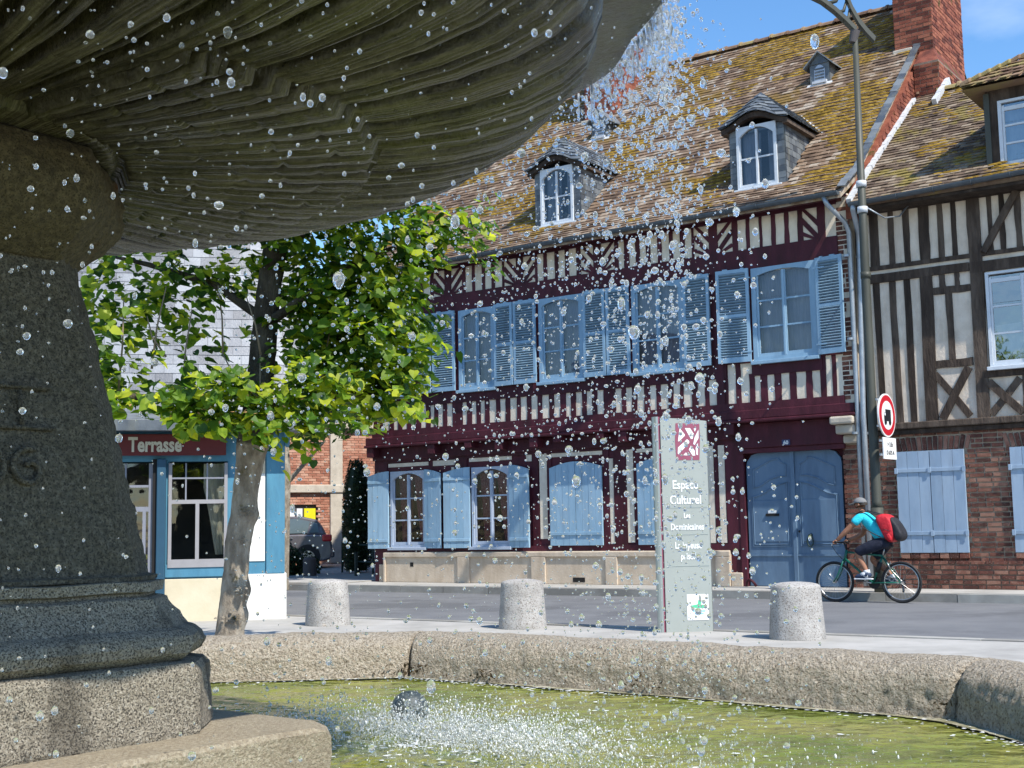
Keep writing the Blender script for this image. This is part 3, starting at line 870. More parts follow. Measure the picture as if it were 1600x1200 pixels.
# ---------------- carriage door
box_piece('door_lintel', MT['burgundy'], H1, -1.78, .02, -.09, .14, 2.34, 2.742, bevel=.012)
box_piece('door_lintel', MT['burgundy'], H1, -1.78, .02, -.055, .14, 2.26, 2.338, bevel=.006)
stud(-1.80, -1.71, .12, 2.27, .0, d=.05, par=H1, jit=.005)
def door_leaf(s, x_h, w):
    o = empty('door_leaf', (x_h, .055, .13), 0, H1)
    H = 2.17
    b = MB()
    poly = [(0, 0), (s * w, 0), (s * w, H), (s * w * .35, H - .015), (s * w * .12, H - .07), (s * w * .02, H - .17), (0, H - .24)]
    b.prism(poly, 0, .06)
    b.build('door_board', MT['doorblue'], o)
    up_ = [(.15, 1.86), (.35, 1.94), (.55, 2.01), (.70, 2.03), (.76, 1.97), (.86, 1.93), (.86, 1.74), (.72, 1.75), (.5, 1.70), (.3, 1.60), (.15, 1.57), (.15, 1.86)]
    lo_ = [(.13, 1.42), (.32, 1.46), (.5, 1.54), (.68, 1.61), (.86, 1.63), (.86, .66), (.13, .66), (.13, 1.42)]
    for pl, off, r_ in ((up_, 0, .014), (lo_, 0, .014), (lo_, .05, .010)):
        cx_ = sum(p[0] for p in pl) / len(pl); cz_ = sum(p[1] for p in pl) / len(pl)
        pts = [(s * w * (cx_ + (x - cx_) * (1 + off * 2)), -.004, cz_ + (z - cz_) * (1 + off)) for x, z in pl]
        b = MB(); b.tube(pts, r_, 6); b.build('panel_moulding', MT['doorblue'], o)
    b = MB(); b.box(min(0, s * w), max(0, s * w), -.02, -.001, .47, .50); b.build('rail_moulding', MT['doorblue'], o)
    b = MB(); b.box(min(s * .1, s * (w - .1)), max(s * .1, s * (w - .1)), -.012, -.001, .70, 1.36); b.build('raised_panel', MT['doorblue'], o, bevel=.008)
    return o
dl = door_leaf(1, -1.70, .80); dr = door_leaf(-1, -.08, .80)
box_piece('cover_strip', MT['doorblue'], H1, -.925, -.86, .02, .054, .13, 2.30, bevel=.006)
box_piece('letter_slot', MT['signwhite'], dl, .36, .50, -.022, -.013, 1.155, 1.20)
box_piece('slot_shadow', MT['dark'], dl, .32, .55, -.035, -.013, 1.11, 1.15, bevel=.005)
kn = MB(); kn.tube([(-.55 + .05 * math.cos(t), -.05, .70 + .08 * math.sin(t)) for t in [2 * PI * k / 14 for k in range(15)]], .011, 6)
kn.lathe([(.0, -.0), (.03, .0), (.03, .02), (.0, .02)], 10, -.55, -.04); kn.tube([(-.55, -.0, .80), (-.55, -.06, .79)], .028, 8)
kn.build('door_knocker', MT['railing'], dr, smooth=True)
kh = MB(); kh.tube([(-.74, .0, .86), (-.74, -.02, .86)], .018, 8); kh.build('keyhole', MT['dark'], dr)
npb = MB(); npb.box(-.99, -.855, -.075, -.06, 2.355, 2.445)
nplate = npb.build('number_plate', flat('number_plate_blue', (0.03, 0.04, 0.12), .4), H1, loc=(0, -.034, 0))
me = text_mesh('60', .085, MT['brightwhite'], .002, bold=.002)
link('number', me, nplate, (-.922, -.0775, 2.37))
cd = MB(); cd.tube([(-1.72, -.06, .13), (-1.68, -.12, .20), (-1.63, -.14, .24), (-1.57, -.13, .20), (-1.53, -.10, .13)], .022, 8)
cd.build('wheel_guard', MT['burgundy'], H1, smooth=True)
# stone corbel above the party wall
for k, (x0, x1, y1_, z0_, z1_) in enumerate(((-.10, .28, -OUT - .14, 2.62, 2.80 - .06), (-.04, .28, -OUT - .06, 2.47, 2.615), (.02, .28, -.11, 2.33, 2.465))):
    box_piece('corbel_stone', MT['stonelight'], H1, x0, x1, y1_, -.0, z0_, z1_, bevel=.03)

# ---------------- bricks
bk = MB(); bk.box(-.5, .5, -.5, .5, -.5, .5)
brick_me = []
for k in range(5):
    q = MB(); q.box(-.5, .5, -.5, .5, -.5, .5)
    q.v = [(x + rng.uniform(-.018, .018), y, z + rng.uniform(-.06, .06)) for x, y, z in q.v]
    brick_me.append(q.mesh('brick', MT['brick']))
def bricks(par, x0, x1, z0, z1, y, L=.215, H=.062, j=.014, thick=.06, holes=(), limit=9999, name='brick', proud=.006, rest_m='brick', skip=None):
    """flemish-ish bond; the first `limit` bricks (nearest) as objects, the rest joined"""
    items = []
    r = 0; z = z0
    while z + H * .5 < z1:
        zt = min(z + H, z1)
        x = x0 - (L * .5 if r % 2 else 0); k = 0
        while x < x1:
            ln = L if (k + r) % 3 else L * .5
            a, c = max(x, x0), min(x + ln, x1)
            segs = [(a, c)]
            for h in holes:
                if z < h[3] - .01 and zt > h[2] + .01:
                    ns = []
                    for (p, q) in segs:
                        if q <= h[0] or p >= h[1]: ns.append((p, q))
                        else:
                            if p < h[0] - .02: ns.append((p, h[0]))
                            if q > h[1] + .02: ns.append((h[1], q))
                    segs = ns
            for p, q in segs:
                if q - p > .03: items.append((p, q, z, zt))
            x += ln + j; k += 1
        z += H + j; r += 1
    rng.shuffle(items)
    rest = MB()
    for i, (a, c, za_, zb_) in enumerate(items):
        pr = rng.uniform(-.002, proud)
        if i < limit:
            link(name, brick_me[i % 5], par, ((a + c) / 2, y + thick / 2 - pr, (za_ + zb_) / 2), (0, rng.uniform(-.008, .008), 0), (c - a, thick, zb_ - za_))
        else:
            w = .004
            rest.box(a, c, y - pr, y + thick, za_ + rng.uniform(0, w), zb_ - rng.uniform(0, w), 0, rng.random())
    if len(items) > limit:
        o = rest.build('brickwork', MT[rest_m], par, rnd=True); o['kind'] = 'stuff'
mort = MB(); mort.box(.0, .30, .012, .14, .12, 2.33); mort.box(uu(.03), .33, -OUT + .01, -.0, 2.95, 6.2)
mw = mort.build('party_wall', MT['mortar'], H1)
bricks(mw, -.03, .31, .12, 2.33, .0, holes=())
bricks(mw, uu(.03), .325, 3.0, 6.22, -OUT - .0)

# ---------------- roof
SL = math.radians(42); CS, SN = math.cos(SL), math.sin(SL)
RZ0, RY0 = 6.27, -.32                         # eave line (y measured inward)
LK, LE = .45, -.29                            # the lowest courses flare outwards at a gentler pitch
FA = math.atan2(.381, .634)
def rp(u, L, up=0.0):
    if L >= LK: return Vector((u, RY0 + L * CS - up * SN, RZ0 + L * SN + up * CS))
    c, s = math.cos(FA), math.sin(FA)
    return Vector((u, RY0 + LK * CS - (LK - L) * c - up * s, RZ0 + LK * SN - (LK - L) * s + up * c))
RL = 7.5
b = MB()
e0, e1 = rp(-9.98, 0), rp(.36, 0)
for La, Lb in ((LE, LK), (LK, RL)):
    q0, q1 = (rp(0, La, -.03) if La < LK else Vector((0, RY0 + La * CS + .03 * SN, RZ0 + La * SN - .03 * CS))), (rp(0, Lb, -.03))
    if Lb == LK: q1 = Vector((0, RY0 + LK * CS + .03 * SN, RZ0 + LK * SN - .03 * CS))
    dn = Vector((0, 0, -.09))
    P4 = [Vector((-9.98, q0.y, q0.z)), Vector((.36, q0.y, q0.z)), Vector((.36, q1.y, q1.z)), Vector((-9.98, q1.y, q1.z))]
    b.add(P4 + [p + dn for p in P4], [(0, 1, 2, 3), (7, 6, 5, 4), (0, 4, 5, 1), (1, 5, 6, 2), (3, 2, 6, 7), (0, 3, 7, 4)])
ry = RY0 + RL * CS; rzz = RZ0 + RL * SN
b.add([(-9.98, ry, rzz - .03), (.36, ry, rzz - .03), (.36, ry * 2 + .3, RZ0), (-9.98, ry * 2 + .3, RZ0)], [(0, 1, 2, 3)])
b.add([(-9.7, .2, 6.2), (-9.7, ry * 2, 6.2), (-9.7, ry, rzz - .15)], [(0, 1, 2)])
roof1 = b.build('roof', MT['tile'], H1)
tile_var = []
def tile_box(bb, c, u0, w, L0, e, up, rp, r, lift):
    """a flat tile, its lower edge lifted"""
    a0 = rp(u0, L0 - .012, lift + .014); a1 = rp(u0 + w, L0 - .012, lift + .014)
    b0 = rp(u0, L0 + e + .03, .0); b1 = rp(u0 + w, L0 + e + .03, .0)
    dn = rp(0, 0, -.014) - rp(0, 0, 0)
    bb.add([a0 + dn, a1 + dn, b1 + dn, b0 + dn, a0, a1, b1, b0], [(4, 5, 6, 7), (0, 1, 5, 4), (1, 2, 6, 5), (3, 0, 4, 7)], 0, r)
def roof_tiles(par, rp, u0, u1, L1, m, w=.165, e=.128, holes=(), limit=300, near=None, mslope=0.0, Ls=0.0):
    cells = []
    nrow = int((L1 - Ls) / e)
    for r in range(nrow):
        L0 = Ls + r * e
        u = u0 - (w * .5 if r % 2 else 0)
        while u < u1:
            a = max(u, u0); ww = min(u + w - .006, u1) - a
            if ww > .03 and not any(h(a + ww / 2, L0) for h in holes):
                cells.append((a, ww, L0))
            u += w
    key = near or (lambda c: -c[0])
    cells.sort(key=key)
    # three shared tile meshes, placed as objects
    rot = Matrix(((1, 0, 0), (0, CSx, -SNx), (0, SNx, CSx))) if False else None
    o0 = rp(0, 0, 0); ex = (rp(1, 0, 0) - o0); ey = (rp(0, 1, 0) - o0); ez = (rp(0, 0, 1) - o0)
    R3 = Matrix((ex, ey, ez)).transposed().to_4x4()
    eul = R3.to_euler()
    metiles = []
    for k in range(6):
        q = MB(); j = [rng.uniform(-.006, .006) for _ in range(8)]
        lf = rng.uniform(.002, .014)
        q.add([(j[0], -.012, lf), (w - .007, -.012 + j[1], lf + j[6]), (w - .007, e + .03, -.014), (0, e + .03, -.014),
               (j[0], -.012 + j[2], lf + .014), (w - .007 + j[3], -.012 + j[1], lf + .014 + j[6]), (w - .007, e + .03, .0), (0, e + .03, .0)],
              [(4, 5, 6, 7), (0, 1, 5, 4), (1, 2, 6, 5), (3, 0, 4, 7)])
        metiles.append(q.mesh('tile', m))
    for a, ww, L0 in cells[:limit]:
        p = rp(a, L0, 0)
        ey = (rp(0, L0 + e, 0) - rp(0, L0, 0)).normalized(); ez = Vector((1, 0, 0)).cross(ey); eul = Matrix((Vector((1, 0, 0)), ey, ez)).transposed().to_euler()
        link('tile', metiles[rng.randrange(6)], par, p, (eul.x, eul.y + rng.uniform(-.01, .01), eul.z + rng.uniform(-.012, .012)), (ww / (w - .007), 1, 1))
    bb = MB()
    for a, ww, L0 in cells[limit:]:
        jj = rng.uniform(-.008, .008)
        tile_box(bb, None, a, ww, L0 + jj, e, 0, rp, rng.random(), rng.uniform(0, .014))
    o = bb.build('tiling', m, par, rnd=True); o['kind'] = 'stuff'
def in_dormer(uc, hw, Lb, Lt):
    return lambda u, L: abs(u - uc) < hw and Lb < L < Lt
DORM = [(-1.34, .50, .60, 1.95), (-5.36, .50, .60, 1.95)]
SMALL = [(-1.29, 4.42), (-6.0, 4.15)]
roof_tiles(roof1, rp, -9.95, .30, RL - .05, MT['tile'], holes=[in_dormer(*d) for d in DORM] + [in_dormer(u, .16, L, L + .3) for u, L in SMALL], near=lambda c: c[2] * 1.0 - c[0] * 1.6, Ls=LE)
# ridge tiles
rt = MB(); n = 7
prf = [(.13 * math.cos(PI * k / 6), .10 * math.sin(PI * k / 6)) for k in range(7)]
for xe, s in ((0, 1.12), (.04, 1.0), (.36, .98)):
    pass
vs = []; fs = []
for xe, s in ((0, 1.2), (.045, 1.2), (.05, 1.0), (.37, 1.0)):
    vs += [(xe, y * s, z * s - .03) for y, z in prf]
for i in range(3):
    for k in range(6): fs.append((i * 7 + k, i * 7 + k + 1, (i + 1) * 7 + k + 1, (i + 1) * 7 + k))
fs.append(tuple(range(7)))
rt.add(vs, fs); rtm = rt.mesh('ridge_tile', MT['ridge'], smooth=False)
for i in range(29):
    link('ridge_tile', rtm, roof1, (-9.95 + i * .355, ry, rzz + .0 + rng.uniform(-.012, .012)), (0, rng.uniform(-.02, .02), rng.uniform(-.02, .02)))
# moss cushions on the tiles
def moss_amt(u, L):
    v = fbm((u * .55, L * .8, 3.1), 1.0, 4) + .10 + .42 * max(0, min(1, (u + 1.9) / 1.6)) * (1 if L > .3 else 0) + (.22 if L < .9 and -3.6 < u < -2.0 else 0) + (.15 if L > 5.6 else 0)
    return v
mo = MB()
ico = [(0, 0, 1), (.89, 0, .45), (.28, .85, .45), (-.72, .53, .45), (-.72, -.53, .45), (.28, -.85, .45), (1, .3, -.2), (-.2, 1, -.2), (-1, 0, -.2), (-.2, -1, -.2), (.8, -.7, -.2)]
icf = [(0, 1, 2), (0, 2, 3), (0, 3, 4), (0, 4, 5), (0, 5, 1), (1, 6, 2), (2, 7, 3), (3, 8, 4), (4, 9, 5), (5, 10, 1), (6, 7, 2), (7, 8, 3), (8, 9, 4), (9, 10, 5), (10, 6, 1)]
def moss_on(mo, rp, u0, u1, L1, n, amt, thr, dens=1.0, holes=(), Ls=0.0):
    for _ in range(n):
        u = rng.uniform(u0, u1); L = int(rng.uniform(Ls, L1) / .128) * .128 + rng.uniform(-.012, .03)
        if L < Ls or any(h(u, L) for h in holes): continue
        if amt(u, L) < thr + rng.uniform(-.12, .12): continue
        s = rng.uniform(.018, .055)
        vs = [rp(u + s * 1.7 * x, L + s * .75 * y, .012 + s * .38 * z) for x, y, z in ico]
        mo.add(vs, icf, 0, rng.random())
moss_on(mo, rp, -9.9, .28, RL, 40000, moss_amt, .40, holes=[in_dormer(*d) for d in DORM], Ls=LE)
mo_ = mo.build('moss', MT['moss'], roof1, rnd=True); mo_['kind'] = 'stuff'
# party wall rising above the neighbour's roof: brick gable strip, slate coping
gm = MB()
gm.add([(.30, RY0 + .06, 6.1), (.40, RY0 + .06, 6.1), (.40, ry, rzz - .2), (.30, ry, rzz - .2), (.30, RY0 + .06, 5.8), (.40, RY0 + .06, 5.8), (.40, ry, 5.8), (.30, ry, 5.8)],
       [(0, 1, 2, 3), (1, 5, 6, 2), (0, 4, 5, 1), (3, 2, 6, 7)])
gw = gm.build('gable_parapet', MT['chimneybrick'], H1)
gb = MB()
z = 5.8; r = 0
while z < rzz - .2:
    ys = RY0 + max(0, (z + .06 - 6.12) / math.tan(SL)) + .06
    y = ys + (.11 if r % 2 else 0)
    yN = ys
    while y < ry:
        gb.box(.40, .408 + rng.uniform(0, .004), y, y + .205, z, z + .06, 0, rng.random()); y += .22
    z += .075; r += 1
gbo = gb.build('parapet_bricks', MT['chimneybrick'], gw, rnd=True); gbo['kind'] = 'stuff'
cs_ = MB(); cs_.box(-.105, .10, 0, .235, 0, .014)
csm = cs_.mesh('coping_slate', MT['slate'])
for i in range(-1, 32):
    p = rp(.37, i * .232 + .0, .035 + rng.uniform(0, .008))
    link('coping_slate', csm, gw, p, (SL, rng.uniform(.10, .16), rng.uniform(-.02, .02)), (.62, 1, 1))
# gutter
def gutter(par, x0, x1, y, z, drop, m='zinc', r=.062):
    g = MB(); n = 8; k = int((x1 - x0) / 2)
    vs = []; fs = []
    N = 24
    for i in range(N + 1):
        t = i / N; x = x0 + (x1 - x0) * t; sag = drop * t
        for rr in (r, r - .008):
            for j in range(n + 1):
                a = PI + PI * j / n
                vs.append((x, y + rr * math.cos(a), z + sag + rr * math.sin(a)))
    w = n + 1
    for i in range(N):
        for j in range(n):
            o = i * 2 * w; p = o + 2 * w
            fs.append((o + j, o + j + 1, p + j + 1, p + j)); fs.append((o + w + j + 1, o + w + j, p + w + j, p + w + j + 1))
        fs.append((o, p, p + w, o + w)); fs.append((o + n, o + w + n, p + w + n, p + n))
    fs.append(tuple(range(w)))
    fs.append(tuple(N * 2 * w + j for j in range(w - 1, -1, -1)))
    g.add(vs, fs); o = g.build('gutter', MT[m], par)
    nb = int((x1 - x0) / .55)
    for i in range(nb):
        x = x0 + .2 + i * .55
        bb = MB(); bb.tube([(x, y + (r + .006) * math.cos(a), z + drop * (x - x0) / (x1 - x0) + (r + .006) * math.sin(a)) for a in [PI + PI * j / 8 for j in range(9)]], .008, 5)
        bb.build('gutter_bracket', MT[m], o)
    return o
EV = rp(0, LE)
gutter(H1, -10.0, .34, EV.y - .04, EV.z - .02, .0)
box_piece('fascia', MT['burgundy'], H1, -9.95, .30, EV.y + .05, EV.y + .08, EV.z - .12, EV.z - .0)
b = MB(); b.box(-9.95, .30, EV.y + .082, -OUT + .03, EV.z - .005, EV.z + .02); b.build('soffit', MT['burgundy'], H1)

# ---------------- chimneys
def chimney(par, x0, x1, y0, y1, z0, z1, m='chimneybrick', step=None):
    core = MB(); core.box(x0, x1, y0, y1, z0, z1)
    if step: core.box(*step)
    c = core.build('chimney', MT['oldmortar'], par)
    bb = MB()
    def face(x0, x1, y0, y1, z0, z1):
        z = z0; r = 0
        while z < z1 - .03:
            for (ax, a0, a1, fix) in (('x', x0, x1, y0), ('y', y0, y1, x1), ('y', y0, y1, x0), ('x', x0, x1, y1)):
                p = a0 - (.11 if r % 2 else 0)
                while p < a1:
                    q0, q1 = max(p, a0), min(p + .205, a1)
                    e = rng.uniform(.004, .012)
                    if q1 - q0 > .03:
                        if ax == 'x': bb.box(q0, q1, min(fix, fix - e * (1 if fix == y0 else -1)), max(fix, fix - e * (1 if fix == y0 else -1)), z, z + .058, 0, rng.random())
                        else: bb.box(min(fix, fix + e * (1 if fix == x1 else -1)), max(fix, fix + e * (1 if fix == x1 else -1)), q0, q1, z, z + .058, 0, rng.random())
                    p += .217
            z += .07; r += 1
    face(x0, x1, y0, y1, z0, z1)
    if step: face(*step)
    o = bb.build('chimney_bricks', MT[m], c, rnd=True); o['kind'] = 'stuff'
    return c
ch1 = chimney(H1, -.03, .66, 3.5, 5.4, 8.6, 12.3, step=(.425, .86, 3.08, 5.2, 7.4, 9.25))
sh = MB(); sh.add([(.425, 3.08, 9.25), (.86, 3.08, 9.25), (.66, 3.5, 9.62), (-.0 + .425, 3.5, 9.62), (.86, 5.2, 9.25), (.66, 5.2, 9.62)], [(0, 1, 2, 3), (1, 4, 5, 2)])
sh.build('chimney_shoulder', MT['chimneybrick'], ch1)
for zc, e in ((11.55, .05), (11.64, .09), (11.73, .05)):
    box_piece('chimney_band', MT['chimneybrick'], ch1, -.03 - e, .66 + e, 3.5 - e, 5.4 + e, zc, zc + .085)
b = MB(); b.box(-.06, .30, 3.42, 3.5, 9.55, 9.72); b.build('mortar_flashing', MT['stonelight'], ch1, bevel=.02)
b = MB(); b.box(.40, .88, 2.98, 3.07, 8.33, 8.47); b.build('mortar_flashing', MT['stonelight'], ch1, bevel=.02)
ch2 = chimney(H1, -6.85, -6.17, 3.58, 5.0, 9.4, 12.4)
b = MB(); b.box(-6.90, -6.12, 3.46, 3.58, 9.62, 9.80); b.build('mortar_flashing', MT['stonelight'], ch2, bevel=.02)
for zc, e in ((12.0, .05), (12.09, .09)):
    box_piece('chimney_band', MT['chimneybrick'], ch2, -6.85 - e, -6.17 + e, 3.58 - e, 5.0 + e, zc, zc + .085)

# ---------------- dormers
slq = MB(); slq.box(-.5, .5, -.5, .5, -.5, .5); slate_me = slq.mesh('slate', MT['slate'])
def roofz(y): return RZ0 + (y - RY0) * math.tan(SL)
def dormer(par, uc):
    D = empty('dormer', (uc, .18, 6.66), 0, par)
    # local: x across, y inward, z up; base of the front at 0
    hw, hz = .50, 1.08
    dz = lambda y: (y) * math.tan(SL)                     # roof surface relative to local origin
    front = MB(); holes_wall(front, -hw, hw, 0, hz + .02, 0, .05, [(-.30, .30, .10, 1.0)])
    for sx in (-1, 1):
        x = sx * (hw - .02)
        yb = hz / math.tan(SL)
        front.add([(x, .05, 0.0), (x, yb, hz), (x, .05, hz)], [(0, 1, 2)])
    front.build('dormer_wall', MT['slate'], D)
    dk = MB(); dk.box(-.34, .34, .30, .33, 0.02, 1.05); dk.build('dark_back', MT['dark'], D)
    # cheek slates
    for sx in (-1, 1):
        x = sx * (hw + .004)
        k = 0; z = .0
        while z < hz - .02:
            h = .105
            y = .0 - (.06 if k % 2 else 0)
            while True:
                a, c = max(y, 0.0), y + .155
                lim = (z + h * .5) / math.tan(SL) + .02
                if a >= lim - .02: break
                c = min(c, lim)
                if c - a > .02:
                    link('slate', slate_me, D, (x + sx * rng.uniform(0, .004), (a + c) / 2, z + h / 2), (rng.uniform(-.01, .01), sx * -.04, 0), (.008, c - a - .004, min(h, hz - z) * .97))
                y += .157
            z += h; k += 1
    # slates beside the window
    for sx in (-1, 1):
        for k in range(10):
            link('slate', slate_me, D, (sx * .425, -.006 - .003 * (k % 2), .02 + k * .105 + .052), (rng.uniform(-.03, .03), rng.uniform(-.02, .02), 0), (.135 + rng.uniform(-.004, .004), .009, .101))
    w = window(D, -.36, .36, .03, 1.10, -.01, MT['white'], rows=2, rise=.15, fw=.045, cw=.028, curtain='curtain', half=True, sill=False)
    sb = MB(); sb.box(-.42, .44, -.08, -.005, -.045, .028); sb.build('sill', MT['white'], D, bevel=.008)
    lb = MB(); lb.add([(-.62, -.05, -.07), (.62, -.05, -.07), (.60, .0, .0), (-.60, .0, .0), (-.66, -.20, -.10 - .08), (.64, -.20, -.18)], [(0, 1, 2, 3), (4, 5, 1, 0)]); lb.build('lead_apron', MT['lead'], D)
    # curved timber eave across the front
    ev = MB(); N = 12
    def ez(x): return hz - .02 + .16 * math.cos(min(1, abs(x) / .42) * PI / 2) ** 1.0 - .06 * max(0, (abs(x) - .42) / .2)
    for i in range(N):
        a, c = -.60 + 1.2 * i / N, -.60 + 1.2 * (i + 1) / N
        ev.add([(a, -.11, ez(a) - .0), (c, -.11, ez(c) - .0), (c, -.11, ez(c) + .085), (a, -.11, ez(a) + .085), (a, .02, ez(a)), (c, .02, ez(c)), (c, .02, ez(c) + .085), (a, .02, ez(a) + .085)],
               [(0, 1, 2, 3), (0, 4, 5, 1), (3, 2, 6, 7)])
    ev.build('dormer_eave', MT['oak'], D)
    for sx in (-1, 1):
        sd2 = MB(); sd2.box(min(sx * .50, sx * .60), max(sx * .50, sx * .60), -.10, 1.16, hz - .07, hz + .0); sd2.build('dormer_eave', MT['oak'], D)
    # roof: steep slated front hip and two side slopes
    apex = Vector((0, .22, 1.73)); tn = math.tan(SL)
    back = Vector((0, 1.73 / tn, 1.73))
    R = MB()
    fl = Vector((-.64, -.15, hz + .03)); fr = Vector((.64, -.15, hz + .03))
    bl = Vector((-.64, (hz + .03) / tn, hz + .03)); br = Vector((.64, (hz + .03) / tn, hz + .03))
    R.add([fr, br, back, apex], [(0, 1, 2, 3)]); R.add([fl, apex, back, bl], [(0, 1, 2, 3)])
    N = 10
    def fedge(x): return Vector((x, -.15, ez(x) + .088))
    pts = [fl] + [fedge(-.56 + 1.12 * i / N) for i in range(N + 1)] + [fr]
    for i in range(len(pts) - 1): R.add([pts[i], pts[i + 1], apex], [(0, 1, 2)])
    Rf = R.build('dormer_roof', MT['slate'], D)
    # slates on the front hip
    for k in range(7):
        t0, t1 = k / 7.0, (k + 1) / 7.0
        wrow = .62 * (1 - t0) 
        n = max(1, int(round(wrow * 2 / .17)))
        for i in range(n):
            xc0 = -wrow + 2 * wrow * i / n; xc1 = -wrow + 2 * wrow * (i + 1) / n
            q = MB()
            def P(x, t, lift):
                f = x / max(.62 * (1 - t), 1e-3); f = max(-1, min(1, f))
                be = fedge(f * .60) if abs(f) < .95 else (fl if f < 0 else fr)
                p = be.lerp(apex, t); return p + Vector((0, -.5, .4)).normalized() * lift
            sft = (.5 if k % 2 else 0) * (xc1 - xc0) * 0
            x0_, x1_ = xc0 + .003 + sft, xc1 - .003 + sft
            tt = min(t1 + .03, .985)
            sc1 = (1 - tt) / (1 - t0)
            lo = .018 + rng.uniform(0, .006)
            vs = [P(x0_, t0 - .0, lo), P(x1_, t0, lo), P(x1_ * sc1, tt, .004), P(x0_ * sc1, tt, .004)]
            vs2 = [v - Vector((0, -.5, .4)).normalized() * .008 for v in vs]
            q.add(vs + vs2, [(0, 1, 2, 3), (4, 5, 1, 0), (5, 6, 2, 1), (7, 4, 0, 3)])
            q.build('slate', MT['slate'], D)
    # side slopes: courses of slate joined per course
    for sx in (-1, 1):
        e0_, e1_, a_, b_ = (fr, br, apex, back) if sx > 0 else (fl, bl, apex, back)
        nrm = Vector((sx * .7, 0, .7))
        for k in range(7):
            t0, t1 = k / 7, min(1, (k + 1) / 7 + .04)
            p0, p1 = e0_.lerp(a_, t0), e1_.lerp(b_, t0); q0, q1 = e0_.lerp(a_, t1), e1_.lerp(b_, t1)
            n = max(2, int((p1 - p0).length / .17))
            for i in range(n):
                f0, f1 = i / n + .012, (i + 1) / n - .012
                lo = .016 + rng.uniform(0, .006)
                vs = [p0.lerp(p1, f0) + nrm * lo, p0.lerp(p1, f1) + nrm * lo, q0.lerp(q1, f1) + nrm * .004, q0.lerp(q1, f0) + nrm * .004]
                vs2 = [v - nrm * .008 for v in vs]
                q = MB(); q.add(vs + vs2, [(0, 1, 2, 3), (4, 5, 1, 0), (5, 6, 2, 1), (7, 4, 0, 3)])
                q.build('slate', MT['slate'], D)
        vl = MB(); off = Vector((sx * .05, .02, .03))
        vl.add([e1_ + off + Vector((0, -.12, -.03)), e1_ + off + Vector((sx * .06, -.02, .02)), back + Vector((sx * .06, .02, .05)), back + Vector((0, -.06, .03))], [(0, 1, 2, 3)])
        vl.build('lead_valley', MT['lead'], D)
    return D
dormer(H1, -1.34); dormer(H1, -5.36)
def small_dormer(par, uc, L):
    p = rp(uc, L)
    D = empty('small_dormer', p, 0, par)
    b = MB(); b.box(-.19, .19, 0, .03, 0, .42)
    for sx in (-1, 1): b.add([(sx * .19, .0, 0), (sx * .19, .5, .45), (sx * .19, .0, .42)], [(0, 1, 2)])
    b.build('dormer_wall', MT['slate'], D)
    r = MB(); ap = Vector((0, .04, .64)); bk_ = Vector((0, .70, .64))
    for sx in (-1, 1):
        r.add([(sx * .29, -.08, .36), (sx * .29, .45, .38), bk_, (0, -.08, .64), (sx * .29, -.08, .33), (sx * .29, .45, .35), (0, .7, .61), (0, -.08, .61)], [(0, 1, 2, 3), (7, 6, 5, 4), (0, 4, 5, 1), (0, 3, 7, 4)])
    r.build('dormer_roof', MT['slate'], D)
    g = MB(); g.prism([(-.19, .40), (.19, .40), (0, .61)], -.02, .02); g.build('gable_board', MT['slate'], D)
    v = MB(); v.prism(arch_poly(-.105, .105, .08, .38, .09), -.012, -.001); v.build('vent_opening', MT['windowgrey'], D)
    for k in range(4):
        box_piece('vent_slat', MT['slate'], D, -.09, .09, -.025, -.013, .11 + k * .06, .135 + k * .06)
    l = MB(); l.add([(-.26, -.06, -.05), (.26, -.06, -.05), (.24, -.01, .03), (-.24, -.01, .03)], [(0, 1, 2, 3)]); l.build('lead_apron', MT['lead'], D)
    sl_ = MB(); sl_.box(-.14, .14, -.05, .0, .02, .07); sl_.build('sill', MT['lead'], D)
for u_, L_ in SMALL: small_dormer(H1, u_, L_)

# ================================================================ brown timbered neighbour
H2 = street('brick_and_timber_house')
tag(H2, 'brown half-timbered house with red brick ground floor beside the burgundy one', 'house')
XR = 6.0
W2 = [(2.25, 3.35)]
b = MB(); holes_wall(b, .42, XR, 2.6, 6.02, .0, .2, [(2.30, 3.30, 3.36, 4.70)]); b.build('plaster_wall', MT['plaster2'], H2)
yb = 0.0
def st2(x0, x1, z0, z1, d=.02, **k): return stud(x0 + .006, x1 - .006, z0, z1, 0.0, d=d, m='oak', par=H2, jit=.007, **k)
up2 = [(.42, .45), (.52, .56), (.71, .86), (.96, 1.09), (1.20, 1.33), (1.50, 1.61), (1.71, 1.82), (1.91, 2.05), (2.24, 2.35), (2.43, 2.52), (2.61, 2.74), (2.84, 2.97), (3.1, 3.2), (3.33, 3.46), (3.6, 3.75), (3.9, 4.0), (4.15, 4.3)]
prev = .45
for a, c in up2[1:]:
    st2(prev, a, 5.03, 5.92); prev = c
st2(4.3, XR, 5.0, 5.92)
st2(.42, XR, 5.87, 6.05, d=.06); st2(.42, XR, 4.985, 5.05, d=.05); st2(.42, 2.06, 4.79, 4.92, d=.06); st2(2.06, XR, 4.75, 4.91, d=.062)
st2(2.05, 2.24, 2.6, 5.9, d=.055, lean=.02)
diag(2.28, 5.04, 2.80, 5.88, .10, 0, d=.07, m='oak', par=H2)
lowS = [(.45, .60), (.71, .86), (.96, 1.07), (1.16, 1.30)]
prev = .60
st2(.60, .71, 2.6, 4.82, lean=-.02); st2(.85, .96, 2.6, 4.82, lean=-.02); st2(1.06, 1.17, 2.6, 4.82); st2(1.29, 1.49, 2.6, 4.84, d=.05, lean=.02)
st2(.42, .47, 2.6, 5.9)
st2(1.60, 1.70, 4.59, 4.80, d=.028); st2(1.82, 1.91, 4.59, 4.80, d=.028); st2(1.49, 2.06, 4.49, 4.60, d=.035)
